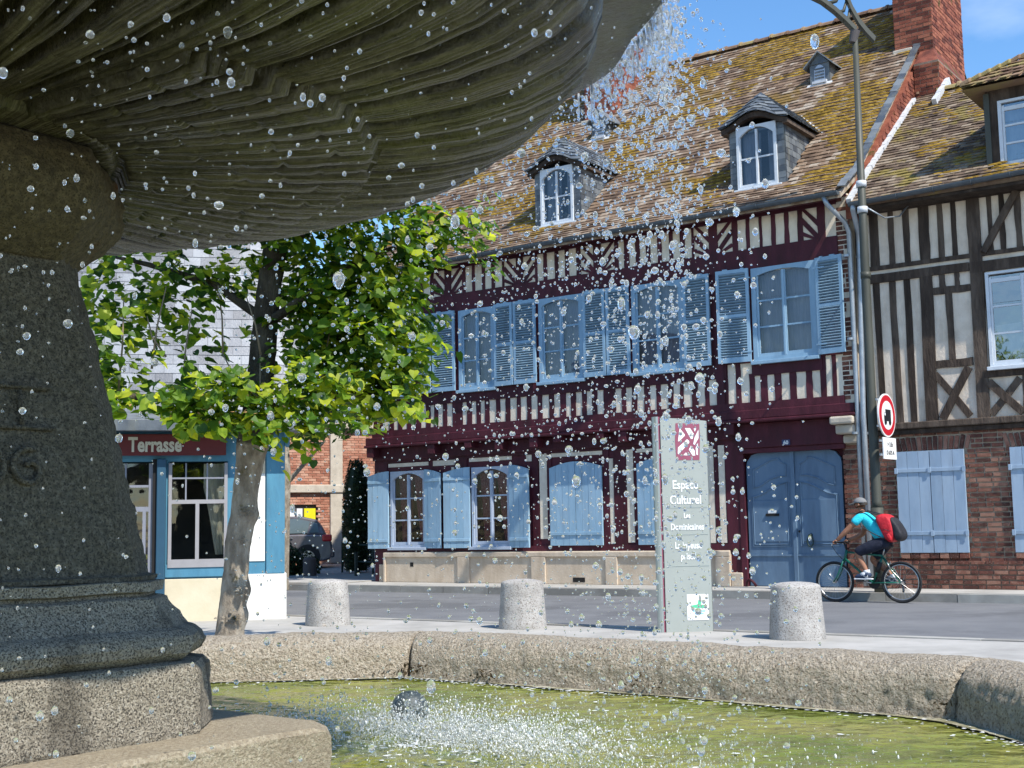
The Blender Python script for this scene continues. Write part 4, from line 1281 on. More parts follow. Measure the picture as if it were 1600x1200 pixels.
st2(1.68, 1.79, 3.5, 4.5, d=.028); st2(1.47, 2.04, 3.38, 3.50, d=.035)
diag(1.47, 3.30, 1.95, 2.64, .10, 0, d=.03, m='oak', par=H2); diag(1.55, 2.62, 1.97, 3.36, .11, 0, d=.052, m='oak', par=H2)
st2(2.18, 3.42, 3.18, 3.29, d=.07)
diag(2.24, 3.12, 2.70, 2.64, .11, 0, d=.05, m='oak', par=H2); diag(2.25, 2.64, 2.68, 3.14, .10, 0, d=.03, m='oak', par=H2)
st2(2.70, 2.78, 2.6, 3.18); diag(2.82, 2.64, 3.3, 3.14, .10, 0, d=.03, m='oak', par=H2)
st2(3.36, 3.50, 2.6, 4.8, d=.05)
for x in (3.7, 3.95, 4.2, 4.45, 4.7, 4.95, 5.2, 5.45): st2(x, x + .11, 2.6, 4.8)
st2(2.25, 2.29, 3.3, 4.76, d=.02); st2(3.31, 3.35, 3.3, 4.76, d=.02)
window(H2, 2.28, 3.32, 3.32, 4.73, -.01, MT['white'], rows=3, rise=0.0, fw=.045, cw=.05, curtain=None, glass='skyglass')
cn = MB(); cn.add([(2.36, .10, 3.95), (2.76, .10, 3.97), (2.78, .10, 3.75), (2.62, .10, 3.46), (2.55, .10, 3.44), (2.38, .10, 3.72)], [(0, 1, 2, 3, 4, 5)]); cn.build('net_curtain', MT['curtain'], H2)
b = MB(); b.box(.45, XR, .8, .9, .1, 6.0); b.build('dark_room', MT['dark'], H2)
# moulded sill beam and the brick ground floor
box_piece('sill_beam', MT['oak'], H2, .44, XR, -.10, .0, 2.50, 2.60, bevel=.015)
box_piece('sill_moulding', MT['oak'], H2, .44, XR, -.055, .0, 2.42, 2.497, bevel=.012)
WB = [(.82, 1.83, .65, 2.16), (2.48, 3.50, .65, 2.15), (4.2, 5.2, .65, 2.15)]
b = MB(); holes_wall(b, .34, XR, .12, 2.42, .02, .22, []); bw = b.build('brick_wall', MT['mortar'], H2)
hol = [(a, c, z0_ - .085, z1_ + .0) for a, c, z0_, z1_ in WB] + [(a - .10, c + .10, z1_, z1_ + .22) for a, c, z0_, z1_ in WB]
bricks(bw, .345, 3.6, .52, 2.42, .0, L=.195, H=.052, j=.020, holes=hol, limit=240)
bricks(bw, 3.61, XR, .12, 2.42, .0, L=.195, H=.052, j=.020, holes=hol, limit=0)
b = MB(); b.box(.34, XR, -.035, .02, .12, .52); pb = b.build('brick_plinth', MT['oldmortar'], H2)
bricks(pb, .345, 3.6, .125, .53, -.05, L=.19, H=.052, j=.019, holes=[], limit=90)
bricks(pb, 3.61, XR, .125, .53, -.05, L=.2, H=.058, j=.013, holes=[], limit=0)
for a, c, z0_, z1_ in WB[:2]:
    n = 15
    for i in range(n):
        t = (i + .5) / n; x = a - .06 + (c - a + .12) * t; tilt = (t - .5) * .55
        link('arch_brick', brick_me[i % 5], bw, (x + (t - .5) * .06, .024, z1_ + .11), (0, tilt, 0), (.055, .06, .20))
    for i in range(7):
        x = a + (c - a) * (i + .5) / 7
        link('sill_brick', brick_me[i % 5], bw, (x, -.0, z0_ - .045), (0, 0, 0), ((c - a) / 7 - .014, .10, .075))
    m_ = (a + c) / 2
    for lo, hi, h in ((a, m_ - .003, 'L'), (m_ + .003, c, 'R')):
        s = plank_shutter(H2, lo, hi, z0_, z1_, -.015, h, 0, BL, 0, 'H', n=3, bars=(.19, .81), thick=.04)
    for zf in (.19, .81):
        zc = z0_ + (z1_ - z0_) * zf
        for q in (a - .025, m_ - .03, c - .03):
            box_piece('strap_end', MT['paleblue'], H2, q, q + .05, -.085, -.075, zc - .045, zc + .04, bevel=.004)
for a, c, z0_, z1_ in WB[2:]:
    plank_shutter(H2, a, c, z0_, z1_, -.015, 'L', 0, BL, 0, 'H', n=6, bars=(.19, .81))
# roof
SL2 = math.radians(36.4); C2, S2 = math.cos(SL2), math.sin(SL2)
RY2, RZ2 = -.45, 6.01
def rp2(u, L, up=0.0): return Vector((u, RY2 + L * C2 - up * S2, RZ2 + L * S2 + up * C2))
RL2 = 4.55
b = MB()
b.add([rp2(.42, 0, -.03), rp2(XR, 0, -.03), rp2(XR, RL2, -.03), rp2(.42, RL2, -.03), rp2(.42, 0, -.10), rp2(XR, 0, -.10), rp2(XR, RL2, -.1), rp2(.42, RL2, -.1)],
      [(0, 1, 2, 3), (7, 6, 5, 4), (0, 4, 5, 1), (1, 5, 6, 2), (0, 3, 7, 4)])
q_ = rp2(0, RL2, 0)
b.add([(.42, q_.y, q_.z - .03), (XR, q_.y, q_.z - .03), (XR, q_.y * 2 + .3, RZ2), (.42, q_.y * 2 + .3, RZ2)], [(0, 1, 2, 3)])
b.add([(XR - .05, .0, 6.0), (XR - .05, q_.y * 2, 6.0), (XR - .05, q_.y, q_.z - .1)], [(0, 1, 2)])
b.box(XR - .2, XR, .2, 7, .1, 6.0); b.box(.4, XR, 6.8, 7, .1, 6.0)
roof2 = b.build('roof', MT['tile2'], H2)
roof_tiles(roof2, rp2, .44, XR, RL2 - .02, MT['tile2'], w=.16, e=.115, holes=[lambda u, L: 2.44 < u < 4.1 and L > .25 and L < 2.2], near=lambda c: c[0] + c[2] * .4)
for i in range(16):
    link('ridge_tile', rtm, roof2, (.45 + i * .355, q_.y, q_.z + rng.uniform(-.01, .01)), (0, rng.uniform(-.02, .02), 0))
mo2 = MB()
moss_on(mo2, rp2, .5, 3.5, RL2, 2600, lambda u, L: fbm((u, L * 1.2, 9.2), .9, 4) + .05, .28)
o_ = mo2.build('moss', MT['moss'], roof2, rnd=True); o_['kind'] = 'stuff'
# white mortar flashing where this roof meets the taller gable
fl_ = MB()
for i in range(34):
    L = i * .125
    fl_.obox(rp2(.435 + rng.uniform(-.004, .006), L + .06, .03), (.035 + rng.uniform(0, .008), 0, 0), (rp2(0, .066, 0) - rp2(0, 0, 0)), (rp2(0, 0, .035 + rng.uniform(0, .012)) - rp2(0, 0, 0)))
fl_.build('mortar_flashing', MT['lead'], roof2)
fl_ = MB()
for i in range(12):
    L = 3.95 + i * .09
    fl_.obox(rp2(.90, L * .98, .04), (.04, 0, 0), (rp2(0, .05, 0) - rp2(0, 0, 0)), (rp2(0, 0, .06 + rng.uniform(0, .02)) - rp2(0, 0, 0)))
fl_.build('mortar_flashing', MT['lead'], roof2)
gutter(H2, .44, XR, RY2 - .04, RZ2 - .02, .12)
b = MB(); b.box(.44, XR, RY2 + .05, .02, RZ2 - .13, RZ2 - .09); b.build('soffit', MT['oak'], H2)
# wide dormer with a hipped tile roof
D2 = empty('dormer', (2.42, .02, 6.22), 0, H2)
b = MB(); holes_wall(b, 0, 1.7, -.05, 1.38, 0, .08, [(.20, 1.50, .05, 1.02)])
b.add([(.0, .08, 0), (0, 1.75, 1.35), (0, .08, 1.35)], [(0, 1, 2)]); b.add([(1.7, .08, 0), (1.7, 1.75, 1.35), (1.7, .08, 1.35)], [(0, 1, 2)])
b.build('dormer_wall', MT['oak'], D2)
box_piece('corner_post', MT['postgrey'], D2, -.02, .06, -.03, -.002, 0, 1.2)
window(D2, .18, 1.52, .02, 1.05, -.01, MT['white'], rows=3, rise=0, fw=.05, cw=.05, curtain='curtain', glass='skyglass')
b = MB(); b.box(.1, 1.6, .4, .45, 0, 1.3); b.build('dark_back', MT['dark'], D2)
box_piece('lead_apron', MT['lead'], D2, -.05, 1.75, -.12, -.11, -.05, .0)
r = MB(); ax0 = Vector((.72, .62, 1.92)); ax1 = Vector((1.0, .62, 1.92)); bk0 = Vector((.72, 2.4, 1.92)); bk1 = Vector((1.0, 2.4, 1.92))
e = [Vector((-.26, -.30, 1.28)), Vector((1.96, -.30, 1.28)), Vector((1.96, 1.7, 1.28)), Vector((-.26, 1.7, 1.28))]
r.add([e[0], e[1], ax1, ax0], [(0, 1, 2, 3)]); r.add([e[1], e[2], bk1, ax1], [(0, 1, 2, 3)]); r.add([e[3], e[0], ax0, bk0], [(0, 1, 2, 3)]); r.add([ax0, ax1, bk1, bk0], [(0, 1, 2, 3)])
r.add([(p.x, p.y, p.z - .04) for p in e], [(3, 2, 1, 0)])
r.build('dormer_roof', MT['ridge'], D2)
for k in range(7):
    t0, t1 = k / 7, (k + 1) / 7 + .03
    for (A, B, P, Q) in ((e[0], e[1], ax0, ax1), (e[3], e[0], bk0, ax0)):
        p0, p1, q0, q1 = A.lerp(P, t0), B.lerp(Q, t0), A.lerp(P, min(t1, 1)), B.lerp(Q, min(t1, 1))
        n = max(2, int((p1 - p0).length / .17))
        nrm = (p1 - p0).cross(q0 - p0).normalized()
        bb = MB()
        for i in range(n):
            f0, f1 = i / n + .01, (i + 1) / n - .01; lo = .03 + rng.uniform(0, .008)
            vs = [p0.lerp(p1, f0) + nrm * lo, p0.lerp(p1, f1) + nrm * lo, q0.lerp(q1, f1) + nrm * .004, q0.lerp(q1, f0) + nrm * .004]
            vs2 = [v - nrm * .014 for v in vs]
            bb.add(vs + vs2, [(0, 1, 2, 3), (4, 5, 1, 0), (5, 6, 2, 1), (7, 4, 0, 3)], 0, rng.random())
        bb.build('tile_course', MT['ridge'], D2, rnd=True)
for (A, P) in ((e[0], ax0),):
    for k in range(8):
        p = A.lerp(P, (k + .5) / 8.3) + Vector((0, 0, .05))
        bb = MB(); bb.obox(p, (.075, .0, .03), (0, .06, .02), (0, 0, .035)); bb.build('hip_tile', MT['ridge'], D2, bevel=.015)
# downpipes between the two houses
def pipe(name, pts, r, lab):
    b = MB(); b.tube(pts, r, 12)
    o = b.build(name, MT['pipe'], None, smooth=True); o.location = FP; o.rotation_euler = (0, 0, -TH)
    for z in (1.2, 2.45, 3.9, 5.2):
        c = MB(); c.tube([(pts[2][0], pts[2][1], z), (pts[2][0], pts[2][1], z + .035)], r + .008, 12); c.build('pipe_collar', MT['pipe'], o)
    tag(o, lab, 'drainpipe')
    return o
pipe('downpipe', [(.10, -.64, 6.12), (.14, -.62, 6.0), (.30, -.12 - OUT, 5.75), (.33, -.05 - OUT, 5.6), (.33, -.05 - OUT, 3.9), (.335, -.05 - OUT, 2.3), (.335, -.05 - OUT, .16)], .038, 'dull zinc drainpipe bending from the burgundy house gutter, left of two')
pipe('downpipe', [(.50, -.49, 5.96), (.50, -.48, 5.88), (.43, -.12, 5.6), (.425, -.10, 5.4), (.425, -.27, 2.7), (.43, -.27, 2.5), (.43, -.27, .16)], .042, 'brighter zinc drainpipe right of the other, below the brown house gutter')
# ================================================================ bollards
def rings_solid(b, rings, m=0, cap0=True, cap1=True):
    n = len(rings[0]); vs = [p for r in rings for p in r]; fs = []
    for i in range(len(rings) - 1):
        for k in range(n):
            k2 = (k + 1) % n
            fs.append((i * n + k, i * n + k2, (i + 1) * n + k2, (i + 1) * n + k))
    if cap0: fs.append(tuple(range(n - 1, -1, -1)))
    if cap1: fs.append(tuple((len(rings) - 1) * n + k for k in range(n)))
    b.add(vs, fs, m)
for (x, y, s, lab) in ((2.64, 12.22, 1.0, 'speckled concrete bollard standing in front of the blue carriage door'),
                       (0.07, 14.10, 1.0, 'concrete bollard between the tall pale signpost and the stained bollard'),
                       (-2.19, 15.10, 1.0, 'concrete bollard with a rusty stain beside the white restaurant corner')):
    b = MB(); R = .262
    prof = [(R * 1.0, -.05), (R * 1.0, .02)] + [(R * (1 - .012 * k), .02 + .545 * k / 10) for k in range(1, 11)]
    prof += [(R * .865, .585), (R * .80, .60), (R * .55, .618), (R * .25, .626), (.001, .628)]
    b.lathe(prof, 40)
    o = b.build('bollard', MT['bollard'], smooth=True)
    for v in o.data.vertices:
        p = v.co; d = 1 + .008 * fbm((p.x + x, p.y, p.z), 9, 3); v.co.x *= d; v.co.y *= d
    o.location = (x, y, .03); o.scale = (1, 1, .85); tag(o, lab, 'bollard', 'concrete bollards along the near side of the road')

# ================================================================ totem sign
T = empty('totem_sign', (1.715, 13.25, .03), math.radians(7))
tag(T, 'tall pale grey-green information totem with plum logo and white lettering', 'sign')
H = 2.20; hw = .285
b = MB()
poly = []
for k in range(9):
    a = PI / 2 + PI * k / 8; poly.append((-hw + .06 + .055 * math.cos(a), .055 * math.sin(a)))
vs = [(x, y, 0) for x, y in poly] + [(x, y, H + .0) for x, y in poly]; n = len(poly)
b.add(vs, [(i, (i + 1) % n, (i + 1) % n + n, i + n) for i in range(n)] + [tuple(range(n - 1, -1, -1)), tuple(range(n, 2 * n))])
b.build('edge_profile', MT['alu'], T, smooth=False)
b = MB(); b.box(-hw + .062, -hw + .082, -.035, .04, 0, H); b.build('joint_strip', MT['logo'], T)
b = MB()
N = 8
def tp(x): return H - .012 - .035 * ((x + hw) / (2 * hw)) ** 2
for i in range(N):
    a = -hw + .084 + (2 * hw - .084) * i / N; c = -hw + .084 + (2 * hw - .084) * (i + 1) / N
    b.add([(a, -.05, 0), (c, -.05, 0), (c, -.05, tp(c)), (a, -.05, tp(a)), (a, .05, 0), (c, .05, 0), (c, .05, tp(c)), (a, .05, tp(a))],
          [(0, 1, 2, 3), (7, 6, 5, 4), (3, 2, 6, 7)])
b.add([(hw, -.05, 0), (hw, .05, 0), (hw, .05, tp(hw)), (hw, -.05, tp(hw))], [(0, 1, 2, 3)])
b.build('panel', MT['totem'], T)
b = MB(); b.add([(hw + .001, -.052, 0), (hw + .012, -.03, 0), (hw + .012, .05, 0), (hw + .001, .05, 0), (hw + .001, -.052, tp(hw)), (hw + .012, -.03, tp(hw)), (hw + .012, .05, tp(hw)), (hw + .001, .05, tp(hw))],
    [(0, 1, 5, 4), (1, 2, 6, 5), (4, 5, 6, 7)]); b.build('edge_profile', MT['alu'], T)
# logo: plum frame with slanted white pieces
def tx(px): return -hw + .084 + (px - 145) / (565 - 145) * (2 * hw - .084)   # across the panel
def tz(pz): return H - .012 - (pz - 45) / 1150 * 1.0
q = MB(); q.add([(tx(285), -.0535, tz(110)), (tx(275), -.0535, tz(330)), (tx(283), -.0535, tz(550)), (tx(492), -.0535, tz(550)), (tx(502), -.0535, tz(330)), (tx(502), -.0535, tz(120))], [(0, 1, 2, 3, 4, 5)])
q.build('logo', MT['logo'], T)
pieces = [[(320, 170), (365, 245), (365, 262), (308, 330), (302, 320)], [(368, 170), (415, 170), (448, 240), (436, 300), (420, 300)], [(448, 175), (472, 175), (458, 215)],
          [(492, 190), (490, 290), (452, 372), (440, 360), (455, 280)], [(385, 302), (404, 325), (404, 345), (302, 482), (296, 470), (300, 400)], [(418, 378), (452, 440), (455, 498), (430, 498), (398, 425)],
          [(484, 345), (480, 492), (466, 488), (460, 410)], [(372, 458), (385, 495), (345, 492)]]
for pc in pieces:
    q = MB(); q.add([(tx(x), -.0555, tz(z)) for x, z in pc], [tuple(range(len(pc)))]); q.build('logo_piece', MT['brightwhite'], T)
for body, z, s, dx in (('Espace', 1.455, .125, .02), ('Culturel', 1.30, .125, .02), ('Les', 1.155, .075, .03), ('Dominicaines', 1.035, .092, .03), ('La joyeuse', .845, .095, .035), ('prison', .735, .095, .035)):
    me = text_mesh(body, s, MT['brightwhite'], .0015, bold=.0022, squeeze=.80 if s > .1 else .70)
    link('lettering', me, T, (.02 + dx, -.053, z))
for z in (1.26, .985, .665):
    box_piece('rule_line', MT['alu'], T, -.12, .265, -.0535, -.0505, z, z + .005)
q = MB(); q.box(-.0, .225, -.0545, -.0505, .02 + .06, .34); st_ = q.build('sticker', MT['brightwhite'], T, loc=(0.02, 0, .04))
q = MB(); q.add([(.03, -.056, .225), (.11, -.056, .24), (.12, -.056, .285), (.15, -.056, .28), (.145, -.056, .235), (.215, -.056, .225), (.18, -.056, .20), (.05, -.056, .205)], [tuple(range(8))]); q.build('sticker_print', MT['greenprint'], st_)
q = MB(); q.box(.06, .19, -.057, -.0555, .165, .178); q.box(.08, .17, -.057, -.0555, .14, .15); q.build('sticker_print', MT['cyanprint'], st_)

# ================================================================ lamp post and road sign
LP = empty('street_lamp', (5.215, 18.50, .12))
tag(LP, 'slim grey-green street lamp whose curved ladder head rises above the roofs', 'street lamp')
b = MB(); b.tube([(0, 0, 0), (0.0, 0, 1.2)], [.092, .088], 20); b.build('post_base', MT['postgrey'], LP, smooth=True)
b = MB(); b.tube([(0, 0, 1.2), (.0, 0, 1.28), (.0, 0, 4.8), (.02, 0, 8.2)], [.088, .070, .064, .040], 20); b.build('post', MT['postgrey'], LP, smooth=True)
for z in (5.53, 5.92, 4.55): 
    b = MB(); b.tube([(0.005, 0, z), (.005, 0, z + .09)], .076, 16); b.build('collar', MT['lead'] if z > 5 else MT['postgrey'], LP, smooth=True)
# two curved blades joined by rungs
def blade(pts, w, t, y):
    b = MB(); vs = []; fs = []
    for i, (x, z) in enumerate(pts):
        vs += [(x, y - w, z), (x, y + w, z), (x + .02, y + w, z + t), (x + .02, y - w, z + t)]
    for i in range(len(pts) - 1):
        o = i * 4; p = o + 4
        for k in range(4): fs.append((o + k, o + (k + 1) % 4, p + (k + 1) % 4, p + k))
    fs += [(3, 2, 1, 0), tuple((len(pts) - 1) * 4 + k for k in range(4))]
    b.add(vs, fs); return b
blade([(.30, 8.14), (.18, 8.28), (.08, 8.42), (-.02, 8.62), (-.12, 8.90), (-.20, 9.3), (-.24, 9.7)], .05, .075, 0).build('arm', MT['postgrey'], LP)
blade([(.02, 8.30), (-.12, 8.46), (-.28, 8.62), (-.46, 8.77), (-.70, 8.90), (-1.05, 9.0), (-1.5, 9.05)], .07, .06, 0).build('lower_arm', MT['postgrey'], LP)
for (xa, za, xc, zc) in ((-.16, 8.50, -.04, 8.66), (-.26, 8.60, -.08, 8.80), (-.42, 8.74, -.13, 8.97), (-.62, 8.87, -.17, 9.15), (-.9, 8.97, -.21, 9.4)):
    b = MB(); mx_, mz_ = (xa + xc) / 2 + .04, (za + zc) / 2 - .06
    b.tube([(xa, 0, za), (mx_, 0, mz_), (xc, 0, zc)], [.035, .028, .02], 6); b.build('rung', MT['postgrey'], LP, smooth=True)
b = MB(); b.tube([(-.02, 0, 8.14), (.03, 0, 8.32)], [.055, .075], 14); b.build('socket', MT['darkstone'], LP)
b = MB(); b.box(-1.9, -1.2, -.14, .14, 8.93, 9.03); b.build('lamp_head', MT['postgrey'], LP, bevel=.02)
# wire from the post to the neighbour's eave
b = MB(); wv = [Vector((5.3, 18.5, 5.72)), Vector((5.6, 18.7, 5.62)), Vector((5.9, 18.95, 5.70)), Vector((6.15, 19.1, 5.98))]
b.tube(wv, .012, 5); o = b.build('wire', MT['pipe'], None, smooth=True); tag(o, 'thin slack wire between the lamp post and the brown house eave', 'wire')
# traffic sign on brackets (faces down the street)
SG = empty('no_lorries_sign', (5.40, 18.40, 2.64), math.radians(52))
tag(SG, 'round red and white sign with black lorry fixed to the lamp post', 'road sign')
R = .315
def disc(r, y, m, name, par=SG, n=40, th=.004):
    b = MB(); b.prism([(r * math.cos(2 * PI * k / n), r * math.sin(2 * PI * k / n)) for k in range(n)], y, y + th)
    return b.build(name, m, par)
disc(R, -.0, MT['signwhite'], 'sign_plate', th=.02); disc(R * .93, -.003, MT['signred'], 'red_ring', th=.0025); disc(R * .66, -.0055, MT['signwhite'], 'white_disc', th=.0022)
lorry = [(-.075, .085), (.12, .085), (.12, -.045), (.12, -.085), (-.13, -.085), (-.13, -.01), (-.115, .035), (-.075, .035)]
b = MB(); b.prism(lorry, -.0085, -.0062)
b.build('lorry_pictogram', MT['signblack'], SG)
b = MB()
for cx_ in (-.085, .075):
    b.prism([(cx_ + .042 * math.cos(2 * PI * k / 16), -.10 + .042 * math.sin(2 * PI * k / 16)) for k in range(16)], -.0112, -.0088)
b.build('lorry_wheel', MT['signblack'], SG)
b = MB(); b.box(-.118, -.082, -.0112, -.0088, -.008, .028); b.build('lorry_window', MT['signwhite'], SG)
for z in (.20, -.18):
    b = MB(); b.box(-.30, .02, .022, .04, z, z + .03); b.build('bracket', MT['pipe'], SG)
SP = empty('sign_plate', (5.42, 18.40, 2.16), math.radians(52))
tag(SP, 'small white rectangular plate with black writing below the round lorry sign', 'sign')
b = MB(); b.box(-.235, .235, 0, .02, -.155, .155); b.build('plate', MT['signwhite'], SP, bevel=.004)
for body, z, s in (('> 3,5t', .03, .085), ('D 675 A', -.09, .085)):
    me = text_mesh(body, s, MT['signblack'], .001, bold=.001, squeeze=.95); link('lettering', me, SP, (0, -.003, z))
for z in (.09, -.11):
    b = MB(); b.box(-.30, .02, .022, .04, z, z + .03); b.build('bracket', MT['pipe'], SP)

# ================================================================ blue and white restaurant
RA = math.radians(12)
RB = empty('restaurant', (-2.93, 16.35, 0), RA)
tag(RB, 'small blue and white restaurant with red name board behind the leaning tree', 'restaurant')
# local: x from 0 (right corner) to the left, y inward
XL = -6.5
b = MB()
holes_wall(b, XL, -.0, .0, 2.42, .0, .18, [(-1.42, -.70, .78, 2.02), (-2.28, -1.56, .10, 2.02), (-3.6, -2.9, .1, 2.0)])
b.box(-.18, 0, .18, 6, 0, 2.42)
b.build('timber_frame_wall', MT['barblue'], RB)
b = MB(); b.box(-.62, .035, -.03, -.002, 0, .60); b.build('white_base', MT['barwhite'], RB, bevel=.008)
b = MB(); b.box(-1.47, -.625, -.028, -.002, 0, .56); b.build('cream_base', MT['barcream'], RB, bevel=.008)
b = MB(); b.box(.0, .035, -.0, 6, 0, .60); b.build('white_base', MT['barwhite'], RB)
box_piece('rendered_panel', MT['barwhite'], RB, -.46, -.235, -.014, -.002, .76, 1.86); box_piece('rendered_panel', MT['barcream'], RB, -.46, -.235, -.014, -.002, 1.862, 2.25)  # upper panel in cream: the eave's shadow painted onto the white render
box_piece('corner_post', MT['barblue'], RB, -.22, .012, -.035, -.002, .60, 2.40, bevel=.01)
box_piece('blue_rail', MT['barblue'], RB, -1.45, -.5, -.035, -.004, .58, .74, bevel=.006)
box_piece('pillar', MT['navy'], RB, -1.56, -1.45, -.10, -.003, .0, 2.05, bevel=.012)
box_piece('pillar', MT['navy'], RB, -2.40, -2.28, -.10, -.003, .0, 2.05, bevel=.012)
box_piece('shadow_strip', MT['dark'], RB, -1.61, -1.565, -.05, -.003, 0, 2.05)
# window
W = MB(); W.box(-1.42, -.70, -.05, .02, .70, .80); W.box(-1.42, -1.38, -.03, .03, .80, 2.0); W.box(-.74, -.70, -.03, .03, .80, 2.0); W.box(-1.38, -.74, -.03, .03, 1.49, 1.54); W.box(-1.09, -1.045, -.03, .03, .8, 1.49)
w = W.build('window', flat('shop_window_paint', (0.30, 0.29, 0.30)), RB)
for x in (-1.22, -.96): box_piece('glazing_bar', MT['framegrey'], w, x, x + .018, -.01, .02, 1.54, 2.0)
box_piece('glazing_bar', MT['framegrey'], w, -1.38, -.74, -.012, .018, 1.80, 1.82)
for (a, c, z0, z1) in ((-1.38, -1.09, .8, 1.49), (-1.045, -.74, .8, 1.49), (-1.38, -.74, 1.54, 2.0)):
    g = MB(); g.add([(a, .01, z0), (c, .01, z0), (c, .01, z1), (a, .01, z1)], [(0, 1, 2, 3)]); g.build('pane', MT['glass'], w)
# door
Dm = MB(); Dm.box(-1.66, -1.61, -.0, .05, .1, 2.0); Dm.box(-2.26, -2.20, -.0, .05, .1, 2.0); Dm.box(-2.20, -1.66, 0, .05, 1.40, 1.46); Dm.box(-2.2, -1.66, 0, .05, .10, .24); Dm.box(-1.73, -1.69, .0, .05, .24, 1.40)
dd = Dm.build('door', MT['framegrey'], RB)
box_piece('glazing_bar', MT['framegrey'], dd, -2.2, -1.66, .01, .04, 1.70, 1.73); box_piece('glazing_bar', MT['framegrey'], dd, -1.95, -1.93, .01, .04, 1.46, 2.0)
g = MB(); g.add([(-2.2, .03, .24), (-1.66, .03, .24), (-1.66, .03, 2.0), (-2.2, .03, 2.0)], [(0, 1, 2, 3)]); g.build('pane', MT['glass'], dd)
b = MB(); b.box(XL, -.18, 1.4, 1.45, 0, 2.4); b.box(XL, -.18, .18, 1.4, .0, .05); b.box(XL, -.18, .18, 1.4, 2.36, 2.4); b.build('dark_room', MT['dark'], RB)
cm = MB(); vs = []; n = 16
for j, (z, x0, x1) in enumerate(((.85, -.85, -.72), (1.3, -.92, -.72), (1.7, -1.0, -.72), (2.0, -1.0, -.72))):
    for i in range(n + 1): vs.append((x0 + (x1 - x0) * i / n, .2 + .015 * math.sin(i * 1.6), z))
cm.add(vs, [(j * (n + 1) + i, j * (n + 1) + i + 1, (j + 1) * (n + 1) + i + 1, (j + 1) * (n + 1) + i) for j in range(3) for i in range(n)]); cm.build('curtain', MT['barcream'], w, smooth=True)
ch_ = empty('chair', (-2.0, .55, .05), .4, None); ch_.parent = None
ch_.location = RB.matrix_world @ Vector((0, 0, 0)) if False else Vector((-2.93, 16.35, 0)) + Matrix.Rotation(RA, 3, 'Z') @ Vector((-1.78, .45, .05)); ch_.rotation_euler = (0, 0, RA + .3)
tag(ch_, 'yellow chair glimpsed through the glass of the restaurant door', 'chair')
for (x, y) in ((-.17, -.17), (.17, -.17), (-.17, .17), (.17, .17)):
    b = MB(); b.tube([(x, y, 0), (x, y, .42 if y < 0 else .8)], .018, 6); b.build('leg', MT['yellow'], ch_)
box_piece('seat', MT['yellow'], ch_, -.2, .2, -.2, .2, .42, .45)
for z in (.52, .64, .75): box_piece('back_rail', MT['yellow'], ch_, -.17, .17, .165, .185, z, z + .06)
# name board
box_piece('name_board', MT['barred'], RB, -2.75, -.72, -.16, -.10, 2.09, 2.355, bevel=.006)
me = text_mesh('Terrasse', .25, MT['gilt'], .002, bold=.008, squeeze=.72, shear=.0); link('lettering', me, RB, (-1.58, -.166, 2.14))
b = MB()
for x in (-2.11,): b.tube([(x - .03, -.17, 2.27), (x + .05, -.17, 2.29), (x + .13, -.17, 2.265)], .008, 5)
b.build('flourish', MT['gilt'], RB)
box_piece('fascia', MT['slate'], RB, XL, .32, -.42, -.34, 2.375, 2.52, bevel=.01)
b = MB(); b.add([(XL, -.40, 2.50), (.34, -.40, 2.50), (.34, .55, 2.74), (XL, .55, 2.74), (XL, -.40, 2.42), (.34, -.40, 2.42), (.34, .55, 2.42), (XL, .55, 2.42)], [(0, 1, 2, 3), (7, 6, 5, 4), (0, 4, 5, 1), (1, 5, 6, 2), (3, 2, 6, 7)])
b.build('canopy', MT['slate'], RB)
b = MB(); b.tube([(.02, -.3, 2.38), (.04, -.22, 2.28), (.04, -.02, 2.22)], .03, 8); b.build('gutter_elbow', MT['barblue'], RB)
# steep slated storey above
b = MB(); b.add([(XL, .50, 2.70), (.25, .50, 2.70), (.25, 1.35, 5.4), (XL, 1.35, 5.4), (.25, 4.5, 2.7), (.25, 3.4, 5.4), (XL, 3.4, 5.4), (XL, 4.5, 2.7)], [(0, 1, 2, 3), (1, 4, 5, 2), (3, 2, 5, 6), (4, 7, 6, 5)])
sr = b.build('slate_roof', MT['slateroof'], RB)
sw, sh_ = .22, .135
dv = Vector((0, .85, 2.7)).normalized(); nv = Vector((0, -2.7, .85)).normalized()
cells = []
for r in range(20):
    for i in range(31):
        x = .23 - (i + 1) * sw + (sw / 2 if r % 2 else 0)
        cells.append((x, r))
cells.sort(key=lambda c: -c[0])
qm = MB(); qm.add([(0, 0, .012), (sw - .006, 0, .012), (sw - .006, sh_ + .02, .003), (0, sh_ + .02, .003), (0, 0, .004), (sw - .006, 0, .004), (sw - .006, sh_ + .02, -.005), (0, sh_ + .02, -.005)], [(0, 1, 2, 3), (4, 5, 1, 0), (5, 6, 2, 1), (7, 4, 0, 3)])
qme = qm.mesh('slate', MT['slateroof'])
tilt = math.atan2(2.7, .85)
rest = MB()
for k, (x, r) in enumerate(cells):
    base_ = Vector((x, .50, 2.70)) + dv * (r * sh_)
    if x + sw > .27: continue
    if k < 300: link('slate', qme, sr, base_, (tilt, rng.uniform(-.01, .01), 0))
    else:
        j = rng.uniform(0, .004)
        P = [base_ + nv * (.012 + j), base_ + Vector((sw - .006, 0, 0)) + nv * (.012 + j), base_ + Vector((sw - .006, 0, 0)) + dv * (sh_ + .02) + nv * .003, base_ + dv * (sh_ + .02) + nv * .003]
        rest.add(P + [p - nv * .008 for p in P], [(0, 1, 2, 3), (4, 5, 1, 0), (5, 6, 2, 1), (7, 4, 0, 3)], 0, rng.random())
ro = rest.build('slating', MT['slateroof'], sr, rnd=True); ro['kind'] = 'stuff'

